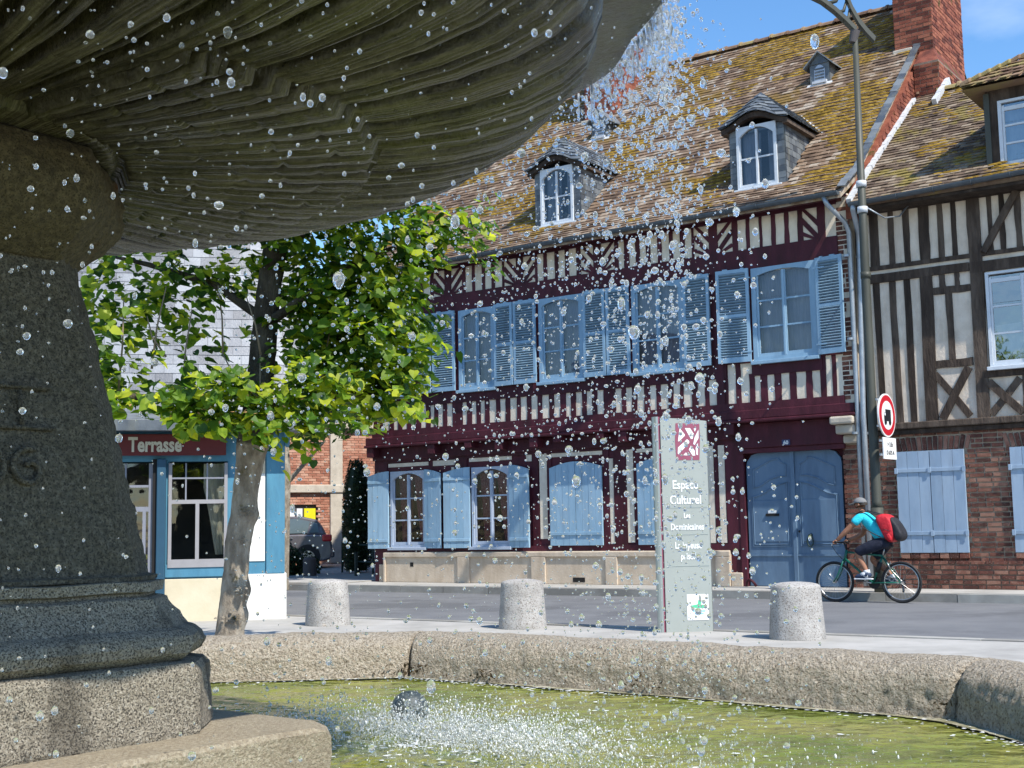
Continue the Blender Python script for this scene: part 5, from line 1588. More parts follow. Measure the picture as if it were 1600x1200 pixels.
# ================================================================ yard behind: brick building, cars, shrubs
ya = math.radians(-33)
def yz(x, y):    # yard height at a world point
    u_ = (x - FP[0]) * math.sin(TH) + (y - FP[1]) * math.cos(TH)
    return .12 + .68 * (u_ + 1.15) / 46.15
BW = empty('brick_building', (-3.9, 36.6, yz(-3.9, 36.6)), math.radians(28))
tag(BW, 'low orange brick building with a stone cornice at the back of the yard', 'building')
b = MB(); holes_wall(b, -12, 6, -.2, 3.75, .02, .4, [(-3.15, -1.75, .75, 1.62), (1.35, 2.6, .0, 1.75)]); b.build('brick_wall', MT['stucco'], BW)
bb = MB(); z = -.1; r = 0
while z < 3.7:
    x = -4.2 - (.12 if r % 2 else 0)
    while x < 3.2:
        if not ((-3.15 < x + .1 < -1.75 and .7 < z < 1.62) or (1.35 < x + .1 < 2.6 and z < 1.75)):
            bb.box(x, x + .215, -rng.uniform(-.002, .004), .05, z, z + .06, 0, rng.random())
        x += .228
    z += .072; r += 1
o = bb.build('brickwork', MT['farbrick'], BW, rnd=True); o['kind'] = 'stuff'
for x in (-7.0, -1.42, 4.0):
    box_piece('pilaster', MT['stonelight'], BW, x, x + .36, -.07, .03, 0, 3.74, bevel=.01)
box_piece('string_course', MT['stonelight'], BW, -12, 6, -.11, .03, 1.95, 2.17, bevel=.02)
box_piece('cornice', MT['stonelight'], BW, -12, 6, -.16, .4, 3.75, 4.02, bevel=.03); box_piece('cornice', MT['stonelight'], BW, -12, 6, -.24, .4, 4.023, 4.10, bevel=.02)
box_piece('window_frame', MT['darkstone'], BW, -3.15, -1.75, .08, .12, .72, 1.62)
box_piece('poster', MT['signwhite'], BW, -3.1, -2.42, .05, .075, .75, 1.55); box_piece('poster', MT['yellow'], BW, -2.15, -1.82, .05, .075, .75, 1.52)
box_piece('poster', MT['signwhite'], BW, -2.36, -2.2, .05, .075, .75, 1.52)
box_piece('dark_doorway', MT['dark'], BW, 1.35, 2.6, .12, .16, 0, 1.75)

def car(name, loc, rz, paint, lab, s=1.0):
    C0 = empty(name, loc, rz); C0.scale = (s, s, s); tag(C0, lab, 'car', 'cars parked in the yard')
    # profile in x (0 rear .. 3.9 front), z ; body width 1.68
    low = [(.0, .42), (.02, .72), (.10, .92), (.25, .98), (1.0, 1.0), (2.6, .96), (3.3, .88), (3.75, .72), (3.88, .5), (3.88, .28), (3.6, .2), (.3, .2), (.06, .26)]
    top = [(.17, .96), (.30, 1.22), (.46, 1.42), (.9, 1.52), (1.7, 1.53), (2.3, 1.44), (2.95, 1.0)]
    def skin(prof, w0, w1, zc0, zc1, m, name, par, inset=0):
        b = MB(); n = len(prof); ws = []
        for x, z in prof:
            t = max(0, min(1, (z - zc0) / (zc1 - zc0))); ws.append(w0 + (w1 - w0) * t)
        vs = [(x, -w, z) for (x, z), w in zip(prof, ws)] + [(x, w, z) for (x, z), w in zip(prof, ws)]
        fs = [tuple(range(n)), tuple(range(2 * n - 1, n - 1, -1))] + [(i, i + n, (i + 1) % n + n, (i + 1) % n) for i in range(n)]
        b.add(vs, fs); return b.build(name, m, par, bevel=.05 if m is paint else 0)
    body = skin(low, .86, .80, .5, 1.0, paint, 'body', C0)
    skin(top, .78, .62, 1.0, 1.5, paint, 'roof', C0)
    for sy in (-1, 1):
        def yat(z): return (.78 - .16 * (z - 1.0) / .5) + .012
        for pl in ([(.40, 1.04), (.44, 1.30), (.58, 1.36), (.66, 1.04)], [(.74, 1.03), (.66, 1.37), (1.05, 1.45), (1.38, 1.45), (1.38, 1.02)], [(1.46, 1.02), (1.46, 1.45), (1.75, 1.44), (2.2, 1.36), (2.72, 1.03)]):
            q = MB(); n = len(pl)
            q.add([(x, sy * yat(z), z) for x, z in pl], [tuple(range(n)) if sy > 0 else tuple(range(n - 1, -1, -1))]); q.build('side_window', MT['carglass'], C0)
        q = MB(); q.box(.02, .30, min(sy * .70, sy * .868), max(sy * .70, sy * .868), .78, .98); q.build('tail_lamp', MT['redlamp'], C0, bevel=.04)
        for xh in (1.15, 2.05): box_piece('door_handle', MT['chrome'], C0, xh, xh + .16, min(sy * .845, sy * .87), max(sy * .845, sy * .87), .88, .91)
        for xw in (.72, 3.15):
            q = MB(); q.tube([(xw, sy * .66, .31), (xw, sy * .875, .31)], .315, 24); q.build('wheel', MT['leather'], C0)
            q = MB(); q.tube([(xw, sy * .872, .31), (xw, sy * .885, .31)], .21, 20); q.build('rim', MT['chrome'], C0)
            q = MB(); q.tube([(xw, sy * .80, .33), (xw, sy * .869, .33)], .37, 24); q.build('wheel_arch', MT['leather'], C0)
    q = MB(); q.add([(.155, -.60, 1.02), (.155, .60, 1.02), (.38, .54, 1.36), (.38, -.54, 1.36)], [(0, 3, 2, 1)]); q.build('rear_window', MT['carglass'], C0)
    box_piece('bumper', paint, C0, -.06, .2, -.84, .84, .30, .56, bevel=.05)
    box_piece('number_plate', MT['signwhite'], C0, -.075, -.062, -.25, .25, .62, .72)
    return C0
x, y = -4.72, 33.4
car('hatchback', (x, y, yz(x, y) - .0), math.radians(180 + 8), MT['carpaint'], 'brown-grey hatchback parked behind the low dark bush', .86)
x, y = -4.30, 35.6
car('estate_car', (x, y, yz(x, y) - .0), math.radians(-12), MT['carpaint2'], 'dark car mostly hidden between the yew column and the burgundy house', .9)

def leaf_mass(n, fn, size, m, aspect=.6, seed=1):
    """many small folded leaves; fn(rng) -> (point, outward normal or None)"""
    r = random.Random(seed); b = MB()
    for _ in range(n):
        p, nn = fn(r)
        s = size * r.uniform(.6, 1.3)
        a = Vector((r.gauss(0, 1), r.gauss(0, 1), r.gauss(0, 1)))
        nn = (nn * 1.0 + a * .55).normalized() if nn is not None else a.normalized()
        t = nn.orthogonal().normalized(); t = Matrix.Rotation(r.uniform(0, 6.28), 3, nn) @ t; u_ = nn.cross(t)
        b.add([p - t * s, p + u_ * s * aspect, p + t * s, p - u_ * s * aspect], [(0, 1, 2, 3)], 0, r.random())
    return b
# clipped yew column
cx_, cy_ = -3.62, 29.6; cz = yz(cx_, cy_)
Y = empty('yew_column', (cx_, cy_, cz)); tag(Y, 'tall narrow dark yew clipped into a column in the yard', 'tree')
b = MB(); b.tube([(0, 0, -.05), (0, 0, 2.1)], [.07, .03], 8); b.build('trunk', MT['bark'], Y)
def fy(r):
    z = r.uniform(.08, 2.55); a = r.uniform(0, 6.283)
    R = .30 + .05 * math.sin(z * 1.7) - max(0, z - 2.0) * .22 + .03 * math.sin(a * 5 + z)
    R *= 1 - .25 * max(0, .4 - z)
    k = r.uniform(.86, 1.03)
    return Vector((R * k * math.cos(a), R * k * math.sin(a), z + .05 * math.sin(a * 4))), Vector((math.cos(a), math.sin(a), .5))
leaf_mass(9000, fy, .032, MT['yew'], .4, 3).build('foliage', MT['yew'], Y, rnd=True)
b = MB(); b.lathe([(.22, .05), (.27, .5), (.27, 2.0), (.16, 2.4)], 14); b.build('inner_foliage', MT['yew'], Y)
# low bush
cx_, cy_ = -5.45, 29.5; cz = yz(cx_, cy_)
Bu = empty('low_bush', (cx_, cy_, cz)); tag(Bu, 'low wide dark bush in front of the parked hatchback', 'bush')
def fb(r):
    a = r.uniform(0, 6.283); e = math.asin(r.uniform(-.05, 1)); k = r.uniform(.75, 1.05)
    d = Vector((math.cos(a) * math.cos(e), math.sin(a) * math.cos(e), math.sin(e)))
    q = 1 + .18 * math.sin(a * 3 + e * 4)
    return Vector((d.x * .85 * k * q, d.y * .6 * k * q, d.z * .68 * k * q)), d
leaf_mass(5000, fb, .045, MT['yew'], .5, 5).build('foliage', MT['yew'], Bu, rnd=True)
b = MB()
for k in range(5): b.tube([(0, 0, 0), (.3 * math.cos(k * 1.3), .25 * math.sin(k * 1.3), .5)], [.03, .012], 6)
b.build('stem', MT['bark'], Bu)
# small stone bollard, post and railing on the yard edge
b = MB(); b.tube([(0, 0, -.05), (0, 0, .38), (0, 0, .42)], [.15, .145, .11], 18); o = b.build('bollard', MT['darkstone'], None); o.location = (-4.55, 28.6, .14)
tag(o, 'small dark stone bollard in the shade in front of the bush', 'bollard')
b = MB(); b.tube([(0, 0, -.05), (0, 0, .50), (0, 0, .53)], [.035, .035, .045], 8); o = b.build('post', MT['railing'], None); o.location = (-3.45, 28.0, .14)
tag(o, 'short thin metal post at the yard edge below the yew column', 'post')
RL_ = empty('railing', (0, 0, 0)); tag(RL_, 'low dark green metal railing beside the burgundy house corner', 'railing')
pa, pb_ = Vector((-4.0, 29.9, .16)), Vector((-2.75, 28.3, .14))
for z in (.28, .66):
    b = MB(); b.tube([pa + Vector((0, 0, z)), pb_ + Vector((0, 0, z))], .022, 6); b.build('rail', MT['railing'], RL_)
for t in (0, .33, .66, 1):
    p = pa.lerp(pb_, t); b = MB(); b.tube([p + Vector((0, 0, -.05)), p + Vector((0, 0, .72))], .026, 6); b.build('upright', MT['railing'], RL_)
# trees behind
def far_tree(x, y, h, r0, lab, n=5200, seed=1, size=.11, z0=1.6):
    t = empty('tree', (x, y, yz(x, y) if x < -3 else 0)); tag(t, lab, 'tree', 'trees growing behind the yard')
    b = MB(); b.tube([(0, 0, -.1), (.1, 0, h * .35), (0, .1, h * .7)], [.18, .12, .04], 8)
    for k in range(6): b.tube([(.05, 0, h * (.3 + .06 * k)), (r0 * .6 * math.cos(k * 2.1), r0 * .6 * math.sin(k * 2.1), h * (.45 + .07 * k))], [.06, .02], 5)
    b.build('trunk', MT['bark'], t)
    rr = random.Random(seed)
    blobs = [(Vector((rr.gauss(0, r0 * .42), rr.gauss(0, r0 * .42), rr.uniform(z0 + r0 * .3, h - r0 * .4))), rr.uniform(.35, .6) * r0) for _ in range(16)]
    def ft(r):
        c, R = r.choice(blobs); d = Vector((r.gauss(0, 1), r.gauss(0, 1), r.gauss(0, 1))).normalized()
        return c + d * R * r.uniform(.7, 1.05), d
    leaf_mass(n, ft, size, MT['farleaf'], .6, seed).build('crown', MT['farleaf'], t, rnd=True)
far_tree(-4.6, 25.2, 6.2, 1.5, 'green tree beside the restaurant, seen right of the leaning trunk', 7000, 11, .085, 2.9)
far_tree(-7.0, 45.0, 7.4, 2.6, 'leafy tree rising above the low brick building', 6000, 12, .14, 3)
far_tree(-2.2, 44.0, 6.6, 2.4, 'tree behind the burgundy house corner and brick building', 5000, 13, .14, 3)
far_tree(-11.5, 42.0, 8.5, 2.8, 'taller tree behind the left part of the yard', 5000, 14, .14, 3)
# ================================================================ fountain
FO = empty('fountain', (-1.70, 3.40, 0)); tag(FO, 'old carved stone fountain with shell bowl on an octagonal pillar in its basin', 'fountain')
A0 = math.radians(6.5)
def chamfer_ring(c, w, n1=26, n2=6):
    """square with cut corners; c distance to the cut faces, w their width; returns ring of xy points"""
    R = c + w / 2
    pts = []
    cor = []
    for k in range(4):
        f = A0 + k * PI / 2
        d = Vector((math.cos(f), math.sin(f))); t = Vector((-math.sin(f), math.cos(f)))
        cor.append((d * c - t * (w / 2), d * c + t * (w / 2)))
    for k in range(4):
        a, b_ = cor[k]; nx = cor[(k + 1) % 4][0]
        for i in range(n2): pts.append(a.lerp(b_, i / n2))
        for i in range(n1): pts.append(b_.lerp(nx, i / n1))
    return pts
def loft(name, secs, m, seed, amp, scale, zsub=.02, n1=44, n2=8, fine=0, extra=None):
    """secs: list of (c, w, z); stone-like displaced surface"""
    rows = []
    for i in range(len(secs) - 1):
        c0, w0, z0 = secs[i]; c1, w1, z1 = secs[i + 1]
        d = math.hypot(c1 - c0, z1 - z0); n = max(1, int(d / zsub))
        for k in range(n):
            t = k / n; rows.append((c0 + (c1 - c0) * t, w0 + (w1 - w0) * t, z0 + (z1 - z0) * t))
    rows.append(secs[-1])
    rings = []
    for c, w, z in rows:
        rg = []
        for p in chamfer_ring(c, w, n1, n2):
            d = amp * .7 * fbm((p.x + seed, p.y, z), scale, 4) + fine * fbm((p.x, p.y + seed, z), scale * 5, 3)
            if extra: d += extra(p, z)
            q = p * (1 + d / max(c, .05))
            rg.append((q.x, q.y, z + (amp * .25 * fbm((p.x, p.y, z + seed), scale * .6, 2))))
        rings.append(rg)
    b = MB(); rings_solid(b, rings)
    o = b.build(name, m, FO, smooth=True)
    o.data.set_sharp_from_angle(angle=math.radians(27))
    return o
# square step in the water
loft('step', [(1.195, .06, -.05), (1.20, .06, .55), (1.185, .09, .575), (1.15, .13, .588), (1.05, .13, .590), (.5, .1, .592)], MT['fstep'], 3.0, .012, 5, .035, 60, 4, fine=.004)
loft('plinth', [(.865, .25, .585), (.875, .25, .60), (.868, .25, .755), (.855, .25, .772), (.80, .25, .778)], MT['fplinth'], 9.0, .009, 6, .014, 60, 12, fine=.005)
loft('base_moulding', [(.80, .24, .775), (.825, .24, .782), (.848, .25, .798), (.858, .25, .820), (.848, .25, .842), (.825, .24, .856), (.800, .24, .862), (.780, .23, .885), (.760, .22, .912), (.748, .22, .935), (.735, .22, .94),
                       (.715, .215, .942), (.716, .215, .95), (.742, .22, .955), (.742, .22, .980), (.70, .21, .984)], MT['fplinth'], 4.0, .012, 7, .010, 60, 12, fine=.006)
def carve(p, z):
    # hollow panel lines and scroll on the side facing the street
    d = 0
    return d
loft('shaft', [(.722, .212, .984), (.724, .212, .995), (.700, .205, 1.0), (.600, .18, 1.42), (.505, .165, 1.80), (.495, .165, 1.85)], MT['fshaft'], 1.0, .011, 4, .014, 60, 12, fine=.009, extra=carve)
# carved scroll work and rules on the front face of the shaft: shallow raised ribs
fa = A0 - PI / 4
fd = Vector((math.cos(fa), math.sin(fa), 0)); ft_ = Vector((-math.sin(fa), math.cos(fa), 0))
def face_pt(s, z, out=0.0):
    c = .718 + (z - .98) / (1.85 - .98) * (.495 - .718); w = .21 + (z - .98) / .87 * (-.045)
    a = (c + w / 2) / math.sqrt(2)
    return fd * (a + out) + ft_ * s + Vector((0, 0, z))
def scroll(cx, cz, r, turns, d=1, ph=0):
    pts = []
    n = int(turns * 14)
    for i in range(n + 1):
        t = i / n; a = ph + d * t * turns * 2 * PI; rr = r * (1 - .8 * t)
        pts.append(face_pt(cx + rr * math.cos(a), cz + rr * math.sin(a), .0))
    return pts
b = MB()
for cx, cz, r, tn_, d in ((.14, 1.27, .055, 1.2, 1), (.02, 1.27, .06, 1.1, -1), (-.12, 1.27, .05, 1.2, 1), (-.26, 1.27, .05, 1.0, 1)):
    b.tube(scroll(cx, cz, r, tn_, d, 1.2), [.008] * (int(tn_ * 14) + 1), 6)
b.tube([face_pt(-.3, 1.375), face_pt(.22, 1.375)], .006, 6); b.tube([face_pt(-.3, 1.48), face_pt(.22, 1.48)], .006, 6)
b.tube([face_pt(.13, 1.38), face_pt(.13, 1.47)], .006, 6)
b.build('carving', MT['fshaft'], FO, smooth=True)
loft('capital', [(.485, .2, 1.835), (.492, .24, 1.85), (.525, .28, 1.875), (.565, .34, 1.915), (.590, .38, 1.96), (.598, .40, 2.0), (.595, .40, 2.05), (.585, .40, 2.09), (.578, .38, 2.12), (.54, .38, 2.135)], MT['fcap'], 7.0, .016, 6, .012, 44, 24, fine=.008)

# ---- the shell bowl: radial ribs, an inner scalloped layer, a wide lip
TAB = [(-180, 1.95), (-120, 1.95), (-75, 1.95), (-40, 1.97), (-12, 1.99), (-3, 1.96), (10, 1.90), (24, 1.86), (50, 1.82), (74, 1.79), (88, 1.80), (110, 1.83), (150, 1.9), (180, 1.95)]
def rsil(deg):
    for (a, r0), (b_, r1) in zip(TAB, TAB[1:]):
        if a <= deg <= b_:
            t = (deg - a) / (b_ - a); t = t * t * (3 - 2 * t); return r0 + (r1 - r0) * t
    return TAB[0][1]
PROF = [(.27, 2.125), (.315, 2.14), (.322, 2.16), (.33, 2.155), (.45, 2.15), (.6, 2.15), (.72, 2.163), (.82, 2.19), (.89, 2.225), (.94, 2.27), (.975, 2.325), (.99, 2.39), (.985, 2.47), (.97, 2.55), (.96, 2.62)]
prow = []
for i in range(len(PROF) - 1):
    s0, z0 = PROF[i]; s1, z1 = PROF[i + 1]
    n = max(1, int(math.hypot((s1 - s0) * 1.9, z1 - z0) / .0135))
    for k in range(n): prow.append((s0 + (s1 - s0) * k / n, z0 + (z1 - z0) * k / n))
prow.append(PROF[-1])
angs = []
a = -180.0
while a < 180: 
    angs.append(a); a += .11 if -62 < a < 112 else 1.2
NA = len(angs)
verts = np.zeros((len(prow), NA, 3))
rib_t = []
for j, ad in enumerate(angs):
    rs = rsil(ad); th = math.radians(ad)
    # broad ribs fanning from the pillar, parted by deep narrow grooves; finer lines between them
    wa = ad + .4 * math.sin(ad * .21)
    ph = wa / 6.6
    k_ = math.floor(ph); f = ph - k_
    wd = .5 + .16 * math.sin(k_ * 2.4)
    def slot(d, w): return max(0.0, min(1.0, (w - d) / (w * .35)))
    g1 = slot(min(f, 1 - f), .15)                        # main groove
    g2 = slot(abs(f - wd), .055)                          # second line inside the rib
    g3 = slot(abs(f - wd - .17), .045)
    dome = math.sin(PI * f)
    ph3 = wa * 2.3 + math.sin(ad * 1.1) * .4; f3 = ph3 - math.floor(ph3)
    tiny = -abs(2 * f3 - 1) ** 3 * .0022
    for i, (s, z) in enumerate(prow):
        grow = min(1.0, max(0.0, (s - .34) / .3))
        edge = 1.0 if s < .95 else max(.35, 1 - (s - .95) * 16)
        inner = False
        if s > .33:
            lim = .60 + .085 * math.cos(math.radians(ad - 14) * 1.5) + .010 * dome
            inner = -36 < ad < 64 and s < lim
        if inner:
            pi_ = wa / 4.4; fi = pi_ - math.floor(pi_)
            h = .034 + .010 * math.sin(PI * fi) - .042 * slot(min(fi, 1 - fi), .17)
            st = (s + .010 * math.sin(math.floor(pi_) * 2.1)) / .062; fs_ = st - math.floor(st)
            h -= .012 * max(0, 1 - min(fs_, 1 - fs_) / .09) * (.5 + .5 * math.sin(math.floor(pi_) * 3.3 + math.floor(st) * 1.7))
            h += tiny * .6
        else:
            h = (.014 * dome - .055 * g1 - .030 * g2 - .022 * g3) * (.35 + .65 * grow) + tiny * 1.5
        h *= edge
        if s <= .335: h = 0
        x, y = rs * s * math.cos(th), rs * s * math.sin(th)
        h += .004 * fbm((x, y, z + 5), 2.2, 3) + .0018 * fbm((x * 1.0, y, z), 19, 3)
        # the streaky tooling follows the ribs
        h += .0035 * fbm((wa * .35, s * 1.6, 3.3), 2.4, 3)
        sl = .0 if s < .8 else min(1, (s - .8) / .17)
        nx_, nz_ = sl, -(1 - sl)
        verts[i, j] = (x + h * nx_ * math.cos(th), y + (h * nx_) * math.sin(th), z + h * nz_)
me = bpy.data.meshes.new('bowl')
vv = verts.reshape(-1, 3)
nr = len(prow)
I, J = np.meshgrid(np.arange(nr - 1), np.arange(NA), indexing='ij')
J2 = (J + 1) % NA
quads = np.stack([I * NA + J, (I + 1) * NA + J, (I + 1) * NA + J2, I * NA + J2], axis=-1).reshape(-1, 4)
me.from_pydata(vv.tolist(), [], quads.tolist())
me.materials.append(MT['fbowl'])
me.polygons.foreach_set('use_smooth', [True] * len(me.polygons))
pa_ = me.attributes.new('polar', 'FLOAT_VECTOR', 'POINT')
pv_ = np.zeros((nr, NA, 3)); pv_[:, :, 0] = np.array(angs)[None, :] * .75; pv_[:, :, 1] = np.array([q[0] for q in prow])[:, None] * 4.0 + np.array([q[1] for q in prow])[:, None] * 2
pa_.data.foreach_set('vector', pv_.ravel())
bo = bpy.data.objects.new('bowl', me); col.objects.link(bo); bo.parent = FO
# lip
b = MB(); n = 240; rings = []
def rlip(deg): return 2.15 + .05 * math.sin(math.radians((deg - 6.5) * 4)) * 0 + .010 * math.sin(math.radians(deg * 24))
for (dr, z) in ((-.30, 2.56), (-.17, 2.572), (-.05, 2.585), (-.012, 2.592), (.0, 2.615), (-.006, 2.645), (-.04, 2.66), (-.10, 2.655), (-.25, 2.60), (-1.2, 2.52)):
    rings.append([((rlip(360 * k / n) + dr) * math.cos(2 * PI * k / n) , (rlip(360 * k / n) + dr) * math.sin(2 * PI * k / n), z + .008 * fbm((k * .05, dr, z), 3, 3)) for k in range(n)])
rings_solid(b, rings, cap0=False, cap1=True)
b.build('lip', MT['fbowl'], FO, smooth=True)

# ---- octagonal basin rim
RI = 3.67 / math.cos(PI / 8)
CA = math.radians(51.5 + 22.5)
prof = [(-.02, -.1), (-.01, .26), (.0, .33), (.012, .41), (.035, .465), (.075, .503), (.13, .524), (.20, .532), (.28, .527), (.35, .507), (.40, .46), (.425, .40), (.43, -.05)]
pr2 = []
for i in range(len(prof) - 1):
    d = math.hypot(prof[i + 1][0] - prof[i][0], prof[i + 1][1] - prof[i][1]); n = max(1, int(d / .016))
    for k in range(n): pr2.append((prof[i][0] + (prof[i + 1][0] - prof[i][0]) * k / n, prof[i][1] + (prof[i + 1][1] - prof[i][1]) * k / n))
pr2.append(prof[-1])
RM = empty('basin_rim', (0, 0, 0), 0, FO)
for k in range(8):
    a0 = CA + k * PI / 4; a1 = a0 - PI / 4
    vis = k in (0, 1, 7, 2)
    c0 = Vector((math.cos(a0), math.sin(a0))) ; c1 = Vector((math.cos(a1), math.sin(a1)))
    N = 190 if vis else 20
    vs = []
    nn = ((c0 + c1) / 2).normalized()
    for i in range(N + 1):
        t = i / N
        tj = .0012 + t * (1 - .0024)
        for (o_, z) in pr2:
            s = (3.67 + o_) / math.cos(PI / 8)
            p = c0 * s + (c1 * s - c0 * s) * tj
            bow = .05 * math.sin(PI * t)                     # each stone is very slightly curved
            ch = max(0, 1 - min(t, 1 - t) / .004) * .008
            d = .012 * fbm((p.x, p.y, z), 3.2, 4) + .007 * fbm((p.x, p.y, z + 9), 22, 3) - ch
            q = p + nn * (bow - (d if o_ < .2 else -d) * 1.0)
            vs.append((q.x, q.y, z + d * (.6 if z > .3 else 0)))
    m = len(pr2)
    fs = [(i * m + j, i * m + j + 1, (i + 1) * m + j + 1, (i + 1) * m + j) for i in range(N) for j in range(m - 1)]
    fs += [tuple(range(m - 1, -1, -1)), tuple(N * m + j for j in range(m))]
    b = MB(); b.add(vs, fs); b.build('rim_stone', MT['frim'], RM, smooth=True)
# dark tufts growing in the rim joints and holes
tf = MB(); rr = random.Random(4)
def rim_in(ang_deg, z, inn=0.0):
    """point on the inner face of the rim in direction ang"""
    a = math.radians(ang_deg); best = 1e9
    for k in range(8):
        m_ = math.radians(51.5) + k * PI / 4
        c = math.cos(a - m_)
        if c > .5: best = min(best, (3.67 - inn + .0) / c)
    return Vector((best * math.cos(a), best * math.sin(a), z))
for ang, n_, sp in ((73.6, 60, .10), (66, 34, .05), (52, 26, .03), (50.3, 10, .02), (70, 14, .2), (29.5, 12, .03)):
    for _ in range(n_):
        p = rim_in(ang + rr.gauss(0, sp * 14), .345 + rr.uniform(-.025, .03) if n_ != 26 else .36 + rr.uniform(-.03, .045), .02 - .05 * max(0, math.cos(math.radians((ang - 51.5) * 4))))
        s = rr.uniform(.006, .018)
        d = Vector((rr.gauss(0, 1), rr.gauss(0, 1), rr.gauss(0, 1))).normalized() * s
        e = Vector((rr.gauss(0, 1), rr.gauss(0, 1), rr.gauss(0, 1))).normalized() * s * .5
        tf.add([p - d, p + e, p + d, p - e], [(0, 1, 2, 3)])
o = tf.build('moss_tufts', flat('dark_moss', (0.045, 0.030, 0.012), .95), RM); o['kind'] = 'stuff'

# ---- water
WZ = .292
b = MB()
N = 150
pts = []
ext = 3.80
xs = np.linspace(-4.1, 4.1, N + 1)
vs = []; fs = []
for j in range(N + 1):
    for i in range(N + 1):
        x, y = xs[i], xs[j]
        z = .006 * fbm((x, y, 0), 3.2, 3) + .0035 * fbm((x, y, 4), 11, 2)
        r = math.hypot(x - 1.35, y - 1.55)
        z += .012 * math.sin(r * 26) * math.exp(-((r - .45) / .5) ** 2) * .5
        vs.append((x, y, z))
def inside(x, y, lim=3.72):
    return all(x * math.cos(math.radians(51.5) + k * PI / 4) + y * math.sin(math.radians(51.5) + k * PI / 4) < lim for k in range(8))
for j in range(N):
    for i in range(N):
        if inside((xs[i] + xs[i + 1]) / 2, (xs[j] + xs[j + 1]) / 2): fs.append((j * (N + 1) + i, j * (N + 1) + i + 1, (j + 1) * (N + 1) + i + 1, (j + 1) * (N + 1) + i))
b.add(vs, fs)
wo = b.build('basin_water', MT['pool'], None, smooth=True); wo.location = (-1.70, 3.40, WZ); wo['kind'] = 'structure'
# foam: along the far rim, and around the splash
fm = MB(); rr = random.Random(6)
def blob(bb, p, s, n=9, flatz=.12):
    ph = rr.uniform(0, 6)
    ring = [(p[0] + s * (1 + .35 * math.sin(3 * t + ph) + .2 * rr.uniform(-1, 1)) * math.cos(t), p[1] + s * (1 + .3 * math.sin(2 * t + ph)) * math.sin(t), p[2]) for t in [2 * PI * k / n for k in range(n)]]
    bb.add(ring + [(p[0], p[1], p[2] + s * flatz)], [(k, (k + 1) % n, n) for k in range(n)])
sc_b = MB(); prevp = None
for i in range(1500):
    a_ = 12 + 90 * i / 1499
    wd = .020 + .030 * max(0, fbm((a_ * .11, 1, 2), 1.0, 4) + .35) + (.05 if 25 < a_ < 33 else 0) * max(0, 1 - abs(a_ - 29) / 4) + .012 * max(0, fbm((a_, 5, 2), 2.0, 3))
    p0, p1 = rim_in(a_, WZ + .010, -.10), rim_in(a_, WZ + .008, wd - .05 * abs(math.cos(math.radians((((a_ - 29) % 45) - 22.5) * 4))))
    if prevp: sc_b.add([prevp[0], prevp[1], p1, p0], [(0, 1, 2, 3)])
    prevp = (p0, p1)
o = sc_b.build('lime_scum', MT['scum'], None); o.location = (-1.70, 3.40, 0); tag(o, 'pale scum line where the water meets the basin wall', 'scum', kind='stuff')
for i in range(420):
    a_ = rr.uniform(15, 100)
    p = rim_in(a_, WZ + .012, .03 + abs(rr.gauss(0, .05)) * (2.2 if 24 < a_ < 34 else 1))
    blob(fm, (p.x, p.y, p.z), rr.uniform(.003, .010))
for i in range(260):
    a = rr.uniform(0, 6.28); r = abs(rr.gauss(0, .75))
    x, y = 1.30 + r * math.cos(a) * 1.2, 1.55 + r * math.sin(a)
    if inside(x, y, 3.6): blob(fm, (x, y, WZ + .008), rr.uniform(.004, .016))
o = fm.build('foam', MT['foam'], None, smooth=True); o.location = (-1.70, 3.40, 0); tag(o, 'thin white foam floating along the basin edge', 'foam', kind='stuff')
# grey float
b = MB(); n = 20
rg = []
for i in range(13):
    a = -PI / 2 + PI * i / 12
    rg.append([(.083 * math.cos(a) * math.cos(2 * PI * k / n), .083 * math.cos(a) * math.sin(2 * PI * k / n), .083 * math.sin(a)) for k in range(n)])
rings_solid(b, rg); o = b.build('float_ball', MT['ball'], None, smooth=True); o.location = (-.47, 5.70, WZ + .035)
tag(o, 'dark grey ball floating in the green basin water', 'float')
b = MB(); b.tube([(0, 0, -.02), (0, 0, .005)], [.03, .03], 10); b.build('valve', MT['leather'], o)

